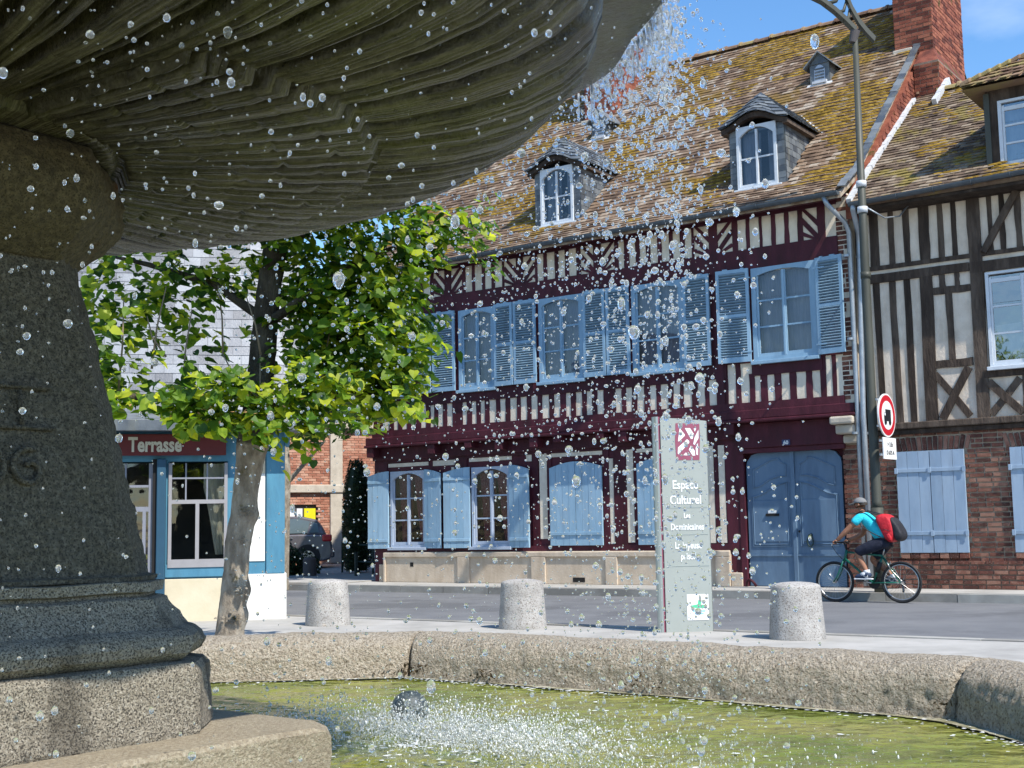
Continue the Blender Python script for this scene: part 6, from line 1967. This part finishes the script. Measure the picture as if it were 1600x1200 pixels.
# ---- flying water
ics = []
phi = (1 + 5 ** .5) / 2
import bmesh
def ico_mesh(sub):
    bm = bmesh.new(); bmesh.ops.create_icosphere(bm, subdivisions=sub, radius=1.0)
    v = np.array([tuple(q.co) for q in bm.verts]); f = np.array([[q.index for q in fc.verts] for fc in bm.faces]); bm.free(); return v, f
IC3, IF3 = ico_mesh(3); IC2, IF2 = ico_mesh(2); IC1, IF1 = ico_mesh(1)
def drops(name, items, lab, hi=True, m='drop', lod=None):
    """items: (centre, radius, stretch)"""
    V, F, n = [], [], 0
    r = np.random.RandomState(3)
    for (c, s, st) in items:
        iv, if_ = (IC3, IF3) if (s > .007 and hi) else ((IC2, IF2) if hi else (IC1, IF1))
        v = iv.copy()
        ph = r.uniform(0, 6, 3)
        v *= (1 + .12 * np.sin(v[:, [1]] * 2.2 + ph[0]) + .10 * np.sin(v[:, [2]] * 3 + ph[1]))
        v = v * np.array([s * r.uniform(.8, 1.05), s * r.uniform(.8, 1.05), s * st])
        V.append(v + np.array(c)); F.append(if_ + n); n += len(v)
    V = np.concatenate(V); F = np.concatenate(F)
    me = bpy.data.meshes.new(name)
    me.vertices.add(len(V)); me.vertices.foreach_set('co', V.ravel().astype(np.float32))
    me.loops.add(len(F) * 3); me.loops.foreach_set('vertex_index', F.ravel().astype(np.int32))
    me.polygons.add(len(F)); me.polygons.foreach_set('loop_start', np.arange(0, len(F) * 3, 3, dtype=np.int32))
    me.polygons.foreach_set('use_smooth', np.ones(len(F), dtype=bool))
    me.update(); me.validate()
    me.materials.append(MT[m])
    o = bpy.data.objects.new(name, me); col.objects.link(o); tag(o, lab, 'water', kind='stuff')
    return o
rr = random.Random(12)
OX, OY = -1.70, 3.40
def lip_pt(deg, out, z):
    a = math.radians(deg); r = 2.16 + out
    return (OX + r * math.cos(a), OY + r * math.sin(a), z)
# the thick stream leaving the lip
it = []
for i in range(2700):
    t = rr.random() ** 1.5 * .62
    deg = rr.gauss(9, 5 + t * 12) if rr.random() < .7 else rr.uniform(-4, 24)
    if deg > 30 or deg < -8: continue                      # seconds of fall
    v = rr.uniform(-.06, .12) + rr.gauss(0, .08)
    z = 2.62 + rr.uniform(-.02, .02) - 4.9 * t * t - .25 * t
    if z < WZ: continue
    deg2 = deg + rr.gauss(0, 1.5) * t * 2
    s = min(.0105, .0024 * math.exp(rr.gauss(.15, .55))) * (1.2 if t < .25 else 1)
    it.append((lip_pt(deg2, v * t, z), s, rr.uniform(.9, 1.7) if t > .15 else rr.uniform(1, 2.4)))
drops('falling_water', it, 'dense stream of water drops pouring from the bowl lip')
# thin strings of water along the lip
sb = MB()
for i in range(26):
    deg = rr.uniform(2, 25); z = 2.60; L = rr.uniform(.03, .14)
    p0 = Vector(lip_pt(deg, -.01, z)); 
    sb.tube([p0, p0 + Vector((0, 0, -L * .5)), p0 + Vector((0, 0, -L * .92)), p0 + Vector((0, 0, -L))], [.005, .0025, .003, .001], 6)
o = sb.build('water_strings', MT['drop'], None, smooth=True); tag(o, 'short threads of water hanging from the bowl lip', 'water', kind='stuff')
# wide drizzle off the rest of the lip
it = []
for i in range(7600):
    deg = rr.uniform(-12, 78) if rr.random() < .6 else rr.gauss(30, 15)
    t = (rr.random() ** .75) * .68
    z = 2.6 - 4.9 * t * t - .2 * t
    if z < WZ + .01: continue
    v = rr.uniform(-.05, .45)
    s = min(.0105, .0022 * math.exp(rr.gauss(.12, .6)))
    it.append((lip_pt(deg + rr.gauss(0, 2), v * t + rr.gauss(0, .03), z), s, rr.uniform(.85, 1.35)))
drops('water_spray', it, 'loose water drops falling between the bowl and the basin')
# drops close to the viewer, over bowl and pillar
it = []
for i in range(2300):
    p = Vector((rr.uniform(-1.15, .32), rr.uniform(1.15, 2.6), rr.uniform(.72, 2.15)))
    if math.hypot(p.x - OX, p.y - OY) < .98: continue
    if p.z < 1.35 and rr.random() < .45: continue
    it.append((tuple(p), min(.0085, .0019 * math.exp(rr.gauss(0, .55))), rr.uniform(.9, 1.35)))
drops('near_drops', it, 'larger clear drops flying in front of the pillar and bowl')
# splash on the water
it = []; fo = []
for i in range(18500):
    k = rr.random()
    if k < .62:
        a = math.radians(rr.gauss(48, 10)); r = 2.24 + rr.gauss(0, .15)
    elif k < .92:
        a = math.radians(rr.uniform(5, 74)); r = 2.3 + rr.gauss(0, .35)
    else:
        a = math.radians(rr.uniform(-10, 100)); r = rr.uniform(1.5, 3.4)
    x, y = r * math.cos(a), r * math.sin(a)
    if not inside(x, y, 3.62) : continue
    z = WZ + abs(rr.gauss(0, 1)) * (.055 if k < .62 else .045) + .004
    s = .0018 * math.exp(rr.gauss(0, .42))
    e = ((OX + x, OY + y, z), s, rr.uniform(.9, 2.2))
    (fo if rr.random() < (.62 if k < .62 else .3) else it).append(e)
drops('splash', it, 'fine splash of drops dancing on the green water', hi=False)
drops('splash_foam', fo, 'white specks of splashing foam over the basin water', hi=False, m='foam')
# ================================================================ the leaning lime tree
TB = Vector((-2.42, 11.0, 0.0))
TR = empty('lime_tree', TB); tag(TR, 'leaning lime tree with bright green leaves and knobbly grey trunk by the fountain', 'tree')
rr = random.Random(21)
tp_ = [(-.06, 0, -.05), (-.02, 0, .10), (.0, 0, .33), (.03, 0, .65), (.06, 0, 1.02), (.115, 0, 1.4), (.16, .0, 1.73), (.20, .02, 2.05), (.23, .04, 2.39), (.29, .03, 3.06), (.37, .0, 3.63), (.42, .05, 4.4), (.40, .1, 5.2)]
tr_ = [.165, .128, .113, .108, .106, .108, .114, .128, .115, .108, .10, .08, .04]
# finely ringed trunk with bumps
P = []; Rr = []
for i in range(len(tp_) - 1):
    for k in range(14):
        t = k / 14; P.append(Vector(tp_[i]).lerp(Vector(tp_[i + 1]), t)); Rr.append(tr_[i] + (tr_[i + 1] - tr_[i]) * t)
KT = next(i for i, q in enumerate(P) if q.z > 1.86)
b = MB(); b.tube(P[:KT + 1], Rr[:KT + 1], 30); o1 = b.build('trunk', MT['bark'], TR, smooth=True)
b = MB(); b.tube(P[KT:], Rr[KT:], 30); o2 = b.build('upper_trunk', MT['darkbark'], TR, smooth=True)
for v in list(o1.data.vertices) + list(o2.data.vertices):
    p = v.co; ax = min(P, key=lambda q: abs(q.z - p.z)); d = Vector((p.x - ax.x, p.y - ax.y, 0))
    if d.length > .01:
        f = .07 * fbm((p.x + 3, p.y, p.z * .7), 7, 4) + .05 * fbm((p.x, p.y, p.z * .5), 26, 3)
        for (kx, kz, ks) in ((1, .62, .08), (1, .42, .07), (-1, .14, .09), (1, .16, .07), (.2, 1.78, .13), (-.6, 1.9, .14), (1, 1.95, .12), (.9, 1.25, .06)):
            dd = math.hypot(p.z - kz, (d.normalized().x - kx) * .1)
            f += .30 * math.exp(-(dd / ks) ** 2) * max(0, 1 - abs(d.normalized().x - kx))
        v.co.x += d.x * f; v.co.y += d.y * f
kb_ = MB()
for (x, z, s) in ((.10, .62, .035), (.03, .40, .04), (.14, 1.28, .03), (.13, 1.05, .025)):
    for _ in range(14):
        c = Vector((x + rr.gauss(0, s), -.125 + rr.gauss(0, .012), z + rr.gauss(0, s * .7))); kb_.add([c + Vector(q) * s * .38 for q in ico], icf)
o = kb_.build('burrs', MT['bark'], TR); o['kind'] = 'stuff'
limbs = []
def limb(a, pts, r0, r1, name='branch'):
    pp = [Vector(a)] + [Vector(q) for q in pts]
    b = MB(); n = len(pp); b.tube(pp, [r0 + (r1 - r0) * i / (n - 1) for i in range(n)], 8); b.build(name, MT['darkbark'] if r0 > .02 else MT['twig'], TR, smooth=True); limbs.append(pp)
limb((.18, 0, 2.0), [(-.1, -.15, 2.18), (-.5, -.25, 2.25), (-1.0, -.3, 2.28), (-1.3, -.3, 2.3)], .055, .015)
limb((.19, 0, 2.05), [(.5, -.2, 2.16), (.95, -.3, 2.24), (1.4, -.3, 2.3), (1.65, -.3, 2.35)], .055, .015)
limb((.2, 0, 2.1), [(.4, .4, 2.3), (.8, .8, 2.5)], .05, .015)
limb((.28, 0, 2.9), [(.7, -.15, 3.15), (1.2, -.25, 3.45), (1.75, -.2, 3.6)], .05, .012)
limb((.28, 0, 2.95), [(-.2, .1, 3.3), (-.8, .2, 3.5), (-1.2, .2, 3.6)], .045, .012)
limb((.35, 0, 3.5), [(.8, .1, 3.9), (1.4, .2, 4.3)], .05, .015)
limb((.35, 0, 3.6), [(-.3, -.1, 4.1), (-.9, 0, 4.6)], .05, .015)
for (x0, z0, x1, z1) in ((.37, 2.02, .30, 2.60), (.30, 2.6, .18, 3.1), (.20, 2.30, -.02, 2.62), (-.02, 2.62, -.06, 3.2), (-.35, 2.25, -.28, 3.0), (-.9, 2.3, -.86, 3.1), (.1, 2.4, -.30, 2.05), (-.5, 2.6, -.66, 2.95), (.8, 2.25, .92, 2.95), (-.62, 2.5, -.5, 3.2), (.45, 2.1, .2, 2.3)):
    limb((x0, -.28, z0), [((x0 + x1) / 2 + rr.uniform(-.04, .04), -.3, (z0 + z1) / 2), (x1, -.3, z1)], .010, .005, 'twig')
# leaves
hv = [(0, .42, .0), (0, 0, .03), (.34, -.08, .10), (.52, .24, .14), (.38, .62, .10), (0, 1.05, -.10), (-.38, .62, .10), (-.52, .24, .14), (-.34, -.08, .10)]
hf = [(0, 1, 2), (0, 2, 3), (0, 3, 4), (0, 4, 5), (0, 5, 6), (0, 6, 7), (0, 7, 8), (0, 8, 1)]
lm = MB(); lm.add(hv, hf); leaf_me = [lm.mesh('leaf', MT['leaf'], smooth=False)]
for k in range(3):
    q = MB(); q.add([(x * rr.uniform(.85, 1.1), y, z * rr.uniform(-.6, 1.8) + rr.uniform(-.06, .06)) for x, y, z in hv], hf); leaf_me.append(q.mesh('leaf', MT['leaf']))
def blobpt(c, r):
    d = Vector((rr.gauss(0, 1), rr.gauss(0, 1), rr.gauss(0, 1))).normalized() * rr.random() ** .45
    return Vector((c[0] + d.x * r[0], c[1] + d.y * r[1], c[2] + d.z * r[2])), d
# (centre x,y,z relative to the trunk foot; radii; count; shoots)
BL_ = [((-.75, -.35, 2.22), (.65, .55, .24), 560), ((-.1, -.5, 2.14), (.55, .5, .26), 640), ((.5, -.45, 2.20), (.6, .5, .27), 820), ((1.05, -.35, 2.32), (.45, .5, .25), 560), ((1.45, -.3, 2.42), (.30, .4, .28), 330),
       ((1.38, -.2, 2.80), (.32, .5, .38), 620), ((1.15, .1, 2.95), (.50, .6, .42), 1200), ((.85, .1, 3.35), (.50, .6, .45), 1400), ((1.35, -.15, 3.55), (.42, .5, .30), 700), ((1.80, -.2, 3.72), (.34, .35, .22), 260), ((2.10, -.2, 3.62), (.20, .2, .12), 70),
       ((.75, .1, 2.75), (.40, .5, .35), 800), ((-.20, -.4, 1.90), (.22, .25, .20), 120), ((.12, -.45, 1.93), (.25, .2, .14), 90),
       ((-.85, .1, 2.75), (.45, .4, .35), 150), ((-.9, .1, 3.25), (.5, .45, .35), 420), ((-.25, .1, 3.45), (.5, .45, .22), 380), ((-1.05, -.1, 2.95), (.28, .4, .5), 190), ((-.45, .0, 2.95), (.35, .4, .3), 90), ((.05, .2, 3.1), (.2, .3, .4), 60), ((-1.1, -.3, 2.40), (.25, .35, .35), 170),
       ((-.6, .1, 4.2), (.9, .8, .5), 700), ((.5, .1, 4.4), (1.0, .9, .6), 1000), ((1.3, .1, 4.3), (.6, .7, .4), 500), ((.9, -.9, 4.35), (1.0, .6, .4), 1500), ((-.3, -.8, 4.3), (.8, .6, .4), 800), ((.6, -.5, 4.0), (.8, .5, .3), 700)]  # forward high clouds: unseen leaves added to shade the crown below
LV = []
for c, r, n in BL_:
    # leaves sit on little shoots inside each cloud
    ns = max(3, n // 11)
    for _ in range(ns):
        p, d = blobpt(c, r)
        dirn = (d * .8 + Vector((rr.gauss(0, .5), rr.gauss(0, .5), rr.gauss(0, .3) - .25))).normalized()
        for k in range(9):
            q = p + dirn * (k * .035) + Vector((rr.gauss(0, .03), rr.gauss(0, .03), rr.gauss(0, .03)))
            LV.append((q, d))
LV = [l for l in LV if not (l[0].x < -.32 and l[0].z < 2.08) and not (l[0].x < .25 and l[0].z < 1.90)]
LV = [l for l in LV if l[0].y > (-1.05 if l[0].z < 3.7 else -1.6)]
SD = sun_dir
def leaf_frame(d):
    nrm = (Vector((0, 0, .55)) + Vector((d.x * .5, d.y * .5, 0)) + SD * .45 + Vector((rr.gauss(0, .45), rr.gauss(0, .45), rr.gauss(0, .35)))).normalized()
    tip = Vector((rr.gauss(0, .6), rr.gauss(0, .6), -1.0)); tip = (tip - nrm * tip.dot(nrm)).normalized()
    ax = tip.cross(nrm).normalized()
    return Matrix((ax, tip, nrm)).transposed()
view = Vector((0, -1, 0))
LV.sort(key=lambda l: (l[0] + TB).length - .0)
vis = [l for l in LV if 1.75 < l[0].z < 3.75]
big = set(id(l) for l in vis[:300])
rest = MB()
for l in LV:
    s = rr.uniform(.055, .115); M3 = leaf_frame(l[1])
    if id(l) in big:
        o = link('leaf', leaf_me[rr.randrange(4)], TR, l[0], M3.to_euler(), (s, s, s))
    else:
        zf = rr.uniform(-.5, 1.6)
        rest.add([l[0] + M3 @ (Vector((x, y, z * zf)) * s) for x, y, z in hv], hf, 0, rr.random())
o = rest.build('crown', MT['leaf'], TR, rnd=True); o['kind'] = 'stuff'
# light brown seed bracts
sb_ = MB()
for _ in range(60):
    p, d = blobpt((.1, -.75, 2.15), (.9, .2, .22)); s = .03
    M3 = leaf_frame(d); sb_.add([p + M3 @ (Vector(q) * s) for q in ((0, 0, 0), (.25, .4, 0), (0, 1.3, .1), (-.25, .4, 0))], [(0, 1, 2, 3)])
o = sb_.build('seed_bracts', flat('dry_bract', (.40, .22, .10), .8), TR); o['kind'] = 'stuff'

# ================================================================ cyclist
BX, BY = 4.899, 18.089
def at_bike(name, lab, cat):
    e = empty(name, (BX, BY, .0), PI - TH); tag(e, lab, cat); return e
BK = at_bike('bicycle', 'green flat-bar bicycle ridden along the far kerb', 'bicycle')
def wheel(x, z, r, name='wheel'):
    w = empty(name, (x, 0, z), 0, BK)
    b = MB(); n = 44
    pts = [(r * math.cos(2 * PI * k / n), 0, r * math.sin(2 * PI * k / n)) for k in range(n + 1)]
    b.tube([Vector(p) * (1 - .018 / r) for p in pts], .0185, 8, cap=False); b.build('tyre', MT['leather'], w, smooth=True)
    b = MB(); b.tube([Vector(p) * (1 - .045 / r) for p in pts], .010, 6, cap=False); b.build('rim', MT['chrome'], w, smooth=True)
    b = MB()
    for k in range(28):
        a = 2 * PI * k / 28; s = .02 * (1 if k % 2 else -1)
        b.tube([(.018 * math.cos(a + .6 * (1 if k % 4 < 2 else -1)), s, .018 * math.sin(a + .6 * (1 if k % 4 < 2 else -1))), ((r - .045) * math.cos(a), 0, (r - .045) * math.sin(a))], .0014, 4)
    b.build('spokes', MT['chrome'], w)
    b = MB(); b.tube([(0, -.045, 0), (0, .045, 0)], .02, 10); b.build('hub', MT['chrome'], w)
    return w
wheel(-.50, .285, .285); wheel(.456, .285, .285)
G = MT['bikegreen']
def tub(name, pts, r, m=G, par=None, n=8):
    b = MB(); b.tube(pts, r, n); return b.build(name, m, par or BK, smooth=True)
bbp = (-.098, 0, .272); sc_ = (-.254, 0, .647); ht = (.268, 0, .70); hb = (.300, 0, .585)
fr_ = empty('frame', (0, 0, 0), 0, BK)
tub('top_tube', [sc_, ht], .0145, G, fr_); tub('down_tube', [bbp, (hb[0] - .01, 0, hb[2] + .02)], .018, G, fr_); tub('seat_tube', [bbp, sc_], .0155, G, fr_); tub('head_tube', [(hb[0] + .004, 0, hb[2] - .02), (ht[0] - .006, 0, ht[2] + .03)], .020, G, fr_)
for s in (-1, 1):
    tub('chain_stay', [(-.098, s * .02, .272), (-.3, s * .045, .278), (-.50, s * .055, .285)], .0095, G, fr_)
    tub('seat_stay', [(-.254, s * .02, .63), (-.38, s * .05, .45), (-.50, s * .055, .285)], .0085, G, fr_)
    tub('fork_blade', [(.302, s * .03, .60), (.345, s * .048, .48), (.400, s * .05, .36), (.456, s * .052, .285)], .011, G, fr_)
tub('seat_post', [sc_, (-.285, 0, .755)], .011, MT['chrome']); 
sd_b = MB(); sd_b.tube([(-.40, 0, .775), (-.34, 0, .785), (-.25, 0, .782), (-.17, 0, .780)], [.055, .065, .03, .02], 10, squash=.35); sd_b.build('saddle', MT['leather'], BK, smooth=True)
tub('stem', [(.262, 0, .73), (.300, 0, .83), (.345, 0, .835)], .012, MT['leather'])
tub('handlebar', [(.31, -.25, .845), (.34, -.1, .835), (.345, 0, .835), (.34, .1, .835), (.31, .25, .845)], .011, MT['leather'])
for s in (-1, 1):
    tub('grip', [(.325, s * .17, .84), (.31, s * .26, .845)], .016, MT['leather'])
    tub('brake_lever', [(.35, s * .15, .83), (.39, s * .19, .815), (.385, s * .24, .80)], .006, MT['chrome'])
tub('bell', [(.35, .08, .85), (.352, .08, .87)], .022, MT['chrome'])
tub('front_brake_cable', [(.39, .15, .83), (.44, .08, .78), (.40, .02, .68), (.33, 0, .60)], .004, MT['leather'])
tub('crank', [(-.098, .07, .272), (.045, .075, .305)], .010, MT['chrome']); tub('crank', [(-.098, -.07, .272), (-.24, -.075, .24)], .010, MT['chrome'])
for x, z, s in ((.045, .305, 1), (-.24, .24, -1)):
    b = MB(); b.box(x - .045, x + .045, min(s * .08, s * .17), max(s * .08, s * .17), z - .01, z + .01); b.build('pedal', MT['leather'], BK)
b = MB(); b.tube([(-.098, -.045, .272), (-.098, -.038, .272)], .085, 28); b.build('chainring', MT['leather'], BK)
b = MB(); b.tube([(-.50, -.045, .285), (-.50, -.03, .285)], .045, 16); b.build('sprocket', MT['leather'], BK)
tub('chain', [(-.098, -.042, .355), (-.50, -.038, .33)], .004, MT['leather']); tub('chain', [(-.098, -.042, .19), (-.44, -.038, .20), (-.47, -.038, .245)], .004, MT['leather'])
tub('rear_mech', [(-.50, -.05, .25), (-.505, -.05, .17), (-.50, -.05, .145)], .016, MT['leather'])
for s in (-1, 1):
    tub('rear_brake', [(-.37, s * .05, .47), (-.33, s * .06, .56)], .009, MT['chrome'])
tub('water_bottle', [(-.165, 0, .42), (-.215, 0, .56)], .034, MT['leather'])

def skin_obj(name, verts, edges, m, par, root=0, sub=2):
    me = bpy.data.meshes.new(name)
    me.from_pydata([v[:3] for v in verts], edges, [])
    o = bpy.data.objects.new(name, me); col.objects.link(o); o.parent = par
    md = o.modifiers.new('skin', 'SKIN'); md.use_smooth_shade = True; md.branch_smoothing = .6
    if not me.skin_vertices: me.attributes.active
    sv = me.skin_vertices[0].data
    for i, v in enumerate(verts):
        sv[i].radius = (v[3], v[4] if len(v) > 4 else v[3]); sv[i].use_root = (i == root)
    ss = o.modifiers.new('sub', 'SUBSURF'); ss.levels = sub; ss.render_levels = sub
    me.materials.append(m)
    # bake the modifiers down to one plain mesh
    bpy.context.view_layer.update()
    dg = bpy.context.evaluated_depsgraph_get()
    nm = bpy.data.meshes.new_from_object(o.evaluated_get(dg)); nm.name = name
    o.modifiers.clear(); o.data = nm
    if not nm.materials: nm.materials.append(m)
    return o
PS = at_bike('person', 'cyclist in grey cap, turquoise T-shirt and navy shorts leaning over the handlebar', 'person')
# one continuous body
V = [(-.30, 0, .84, .115), (-.22, 0, .95, .105), (-.12, 0, 1.08, .115), (-.04, 0, 1.185, .105), (.0, 0, 1.245, .055), (.022, 0, 1.30, .050), (.032, 0, 1.365, .078), (.040, 0, 1.415, .070),   # 0-7 trunk, neck, head
     (-.02, .14, 1.195, .055), (.085, .175, 1.085, .045), (.190, .20, .985, .040), (.265, .205, .915, .033), (.322, .205, .862, .026),      # 8-12 left arm (near)
     (-.02, -.14, 1.195, .055), (.04, -.19, 1.06, .045), (.10, -.22, .945, .040), (.22, -.215, .89, .033), (.320, -.205, .862, .026),      # 13-17 right arm
     (-.28, .085, .83, .100), (-.10, .10, .765, .082), (.078, .105, .705, .058), (.035, .105, .60, .056), (-.03, .105, .48, .036), (-.055, .105, .425, .034),  # 18-23 left leg
     (-.28, -.085, .82, .100), (-.17, -.10, .70, .080), (-.065, -.105, .585, .056), (-.17, -.105, .51, .054), (-.30, -.105, .41, .036), (-.335, -.105, .365, .034),  # 24-29 right leg
     (.105, 0, 1.365, .022), (.085, 0, 1.325, .035)]
E = [(0, 1), (1, 2), (2, 3), (3, 4), (4, 5), (5, 6), (6, 7), (3, 8), (8, 9), (9, 10), (10, 11), (11, 12), (3, 13), (13, 14), (14, 15), (15, 16), (16, 17), (0, 18), (18, 19), (19, 20), (20, 21), (21, 22), (22, 23),
     (0, 24), (24, 25), (25, 26), (26, 27), (27, 28), (28, 29), (6, 30), (5, 31)]
skin_obj('body', V, E, MT['skin'], PS)
# T-shirt
Vs = [(-.315, 0, .86, .128), (-.23, 0, .96, .118), (-.125, 0, 1.085, .130), (-.045, 0, 1.185, .120), (-.012, 0, 1.225, .080), (-.02, .145, 1.195, .072), (.045, .165, 1.13, .068), (.080, .178, 1.09, .064),
      (-.02, -.145, 1.195, .072), (.02, -.175, 1.12, .068), (.035, -.19, 1.075, .064)]
skin_obj('t_shirt', Vs, [(0, 1), (1, 2), (2, 3), (3, 4), (3, 5), (5, 6), (6, 7), (3, 8), (8, 9), (9, 10)], MT['tshirt'], PS)
Vh = [(-.305, 0, .86, .122), (-.30, 0, .83, .125), (-.28, .085, .825, .112), (-.10, .10, .765, .096), (.045, .105, .71, .080), (.072, .106, .672, .070),
      (-.28, -.085, .815, .112), (-.17, -.10, .70, .094), (-.085, -.105, .605, .076)]
skin_obj('shorts', Vh, [(0, 1), (1, 2), (2, 3), (3, 4), (4, 5), (1, 6), (6, 7), (7, 8)], MT['shorts'], PS, root=1)
for s, ax, az, fz, tx_ in ((1, -.055, .42, .333, .045), (-1, -.335, .355, .27, -.24)):
    # trainers: white body with a navy toe and pale sole
    px = ax
    b = MB(); b.tube([(px - .055, s * .112, fz + .035), (px - .02, s * .112, fz + .06), (px + .06, s * .114, fz + .042), (px + .125, s * .117, fz + .028), (px + .165, s * .118, fz + .022)], [.034, .050, .042, .036, .018], 12, squash=.95)
    b.build('shoe', MT['shoenavy'], PS, smooth=True)
    b = MB(); b.tube([(px - .03, s * .112, fz + .05), (px + .03, s * .113, fz + .055), (px + .08, s * .114, fz + .045)], [.046, .047, .038], 12); b.build('shoe_upper', MT['shoewhite'], PS, smooth=True)
    b = MB(); b.box(px - .085, px + .175, min(s * .08, s * .15), max(s * .08, s * .15), fz - .012, fz + .008); b.build('sole', MT['shoewhite'], PS, bevel=.008)
    b = MB(); b.tube([(px + .0, s * .107, az + .035), (px - .008, s * .107, az - .02)], [.042, .046], 12); b.build('sock', MT['shoewhite'], PS, smooth=True)
for s in (-1, 1):
    h = empty('hand', (.322, s * .205, .852), 0, PS)
    b = MB(); b.tube([(-.015, 0, .012), (.015, s * .002, .006), (.034, s * .004, -.002)], [.026, .030, .024], 8, squash=.7); b.build('palm', MT['skin'], h, smooth=True)
    for k in range(4):
        y = (k - 1.5) * .016; L = (.9, 1.0, .95, .78)[k]
        b = MB(); b.tube([(.030, y, .004), (.030 + .024 * L, y, -.008), (.030 + .020 * L, y, -.028), (.012, y, -.034)], [.0085, .0085, .0078, .006], 6); b.build('finger', MT['skin'], h, smooth=True)
    b = MB(); b.tube([(-.002, -s * .02, .0), (.016, -s * .038, -.014), (.022, -s * .03, -.03)], [.0095, .009, .007], 6); b.build('thumb', MT['skin'], h, smooth=True)
# cap and details of the head
b = MB(); n = 18; rg = []
for i in range(8):
    a = PI / 2 * i / 7
    rg.append([(.035 + .096 * math.cos(a) * math.cos(2 * PI * k / n), .086 * math.cos(a) * math.sin(2 * PI * k / n), 1.385 + .078 * math.sin(a)) for k in range(n)])
rings_solid(b, rg, cap1=False); cp = b.build('cap', MT['capgrey'], PS, smooth=True)
b = MB(); vs = []
for i in range(7):
    a = -1.1 + 2.2 * i / 6
    vs += [(.035 + .085 * math.cos(a), .085 * math.sin(a), 1.392), (.035 + .165 * math.cos(a * .6) + .0, .075 * math.sin(a), 1.362)]
vs2 = [(x, y, z - .008) for x, y, z in vs]
b.add(vs + vs2, [(2 * i, 2 * i + 2, 2 * i + 3, 2 * i + 1) for i in range(6)] + [(14 + 2 * i, 15 + 2 * i, 17 + 2 * i, 16 + 2 * i) for i in range(6)] + [(2 * i + 1, 2 * i + 3, 2 * i + 17, 2 * i + 15) for i in range(6)])
b.build('brim', MT['capgrey'], cp, smooth=True)
for s in (-1, 1):
    b = MB(); b.add([Vector((.028, s * .080, 1.355)) + Vector((q[0] * .013, q[1] * .007, q[2] * .022)) for q in ico], icf); b.build('ear', MT['skin'], PS, smooth=True)
    b = MB(); b.add([Vector((.100, s * .030, 1.372)) + Vector(q) * .009 for q in ico], icf); b.build('eye', MT['hair'], PS, smooth=True)
b = MB(); b.add([Vector((.112, 0, 1.352)) + Vector((q[0] * .018, q[1] * .011, q[2] * .020)) for q in ico], icf); b.build('nose', MT['skin'], PS, smooth=True)
b = MB(); b.tube([(.098, -.025, 1.322), (.106, 0, 1.322), (.098, .025, 1.322)], .005, 5); b.build('mouth', MT['packred'], PS)
b = MB(); b.add([Vector((-.005, 0, 1.365)) + Vector((q[0] * .070, q[1] * .079, q[2] * .062)) for q in ico], icf); b.build('hair', MT['hair'], PS, smooth=True)
# rucksack
BP = at_bike('backpack', 'red and black backpack worn by the cyclist', 'backpack')
def padded(name, poly, w, m, taper=.82):
    b = MB(); n = len(poly)
    cx = sum(p[0] for p in poly) / n; cz = sum(p[1] for p in poly) / n
    rgs = []
    for y, s in ((-w, taper * .8), (-w * .85, .93), (-w * .4, 1.0), (w * .4, 1.0), (w * .85, .93), (w, taper * .8)):
        rgs.append([(cx + (x - cx) * s, y, cz + (z - cz) * s) for x, z in poly])
    rings_solid(b, rgs); o = b.build(name, m, BP, smooth=True)
    sb = o.modifiers.new('sub', 'SUBSURF'); sb.levels = 2; sb.render_levels = 2
    return o
padded('main_bag', [(-.19, 1.20), (-.28, 1.235), (-.41, 1.215), (-.47, 1.10), (-.49, .93), (-.46, .83), (-.37, .82), (-.31, .93), (-.24, 1.08)], .165, MT['packred'])
padded('front_pocket', [(-.40, 1.20), (-.47, 1.16), (-.555, 1.03), (-.600, .92), (-.57, .85), (-.48, .825), (-.45, .95), (-.44, 1.08)], .15, MT['packblack'])
padded('small_pocket', [(-.34, 1.0), (-.42, .99), (-.47, .86), (-.43, .83), (-.37, .85)], .175, MT['packred'])
b = MB(); b.tube([(-.33, .172, 1.0), (-.37, .178, 1.01), (-.43, .172, .985)], .005, 5); b.build('zip', MT['packblack'], BP)
for s in (-1, 1):
    b = MB(); b.tube([(-.28, s * .09, 1.21), (-.15, s * .105, 1.245), (-.03, s * .11, 1.275), (.045, s * .11, 1.235), (.055, s * .12, 1.17)], [.024, .022, .020, .018, .014], 8, squash=.4); b.build('strap', MT['packblack'], BP, smooth=True)
    b = MB(); b.tube([(.055, s * .12, 1.17), (-.02, s * .142, 1.06), (-.14, s * .142, .98), (-.30, s * .15, .90), (-.37, s * .13, .86)], .012, 8, squash=.5); b.build('strap', MT['packblack'], BP, smooth=True)
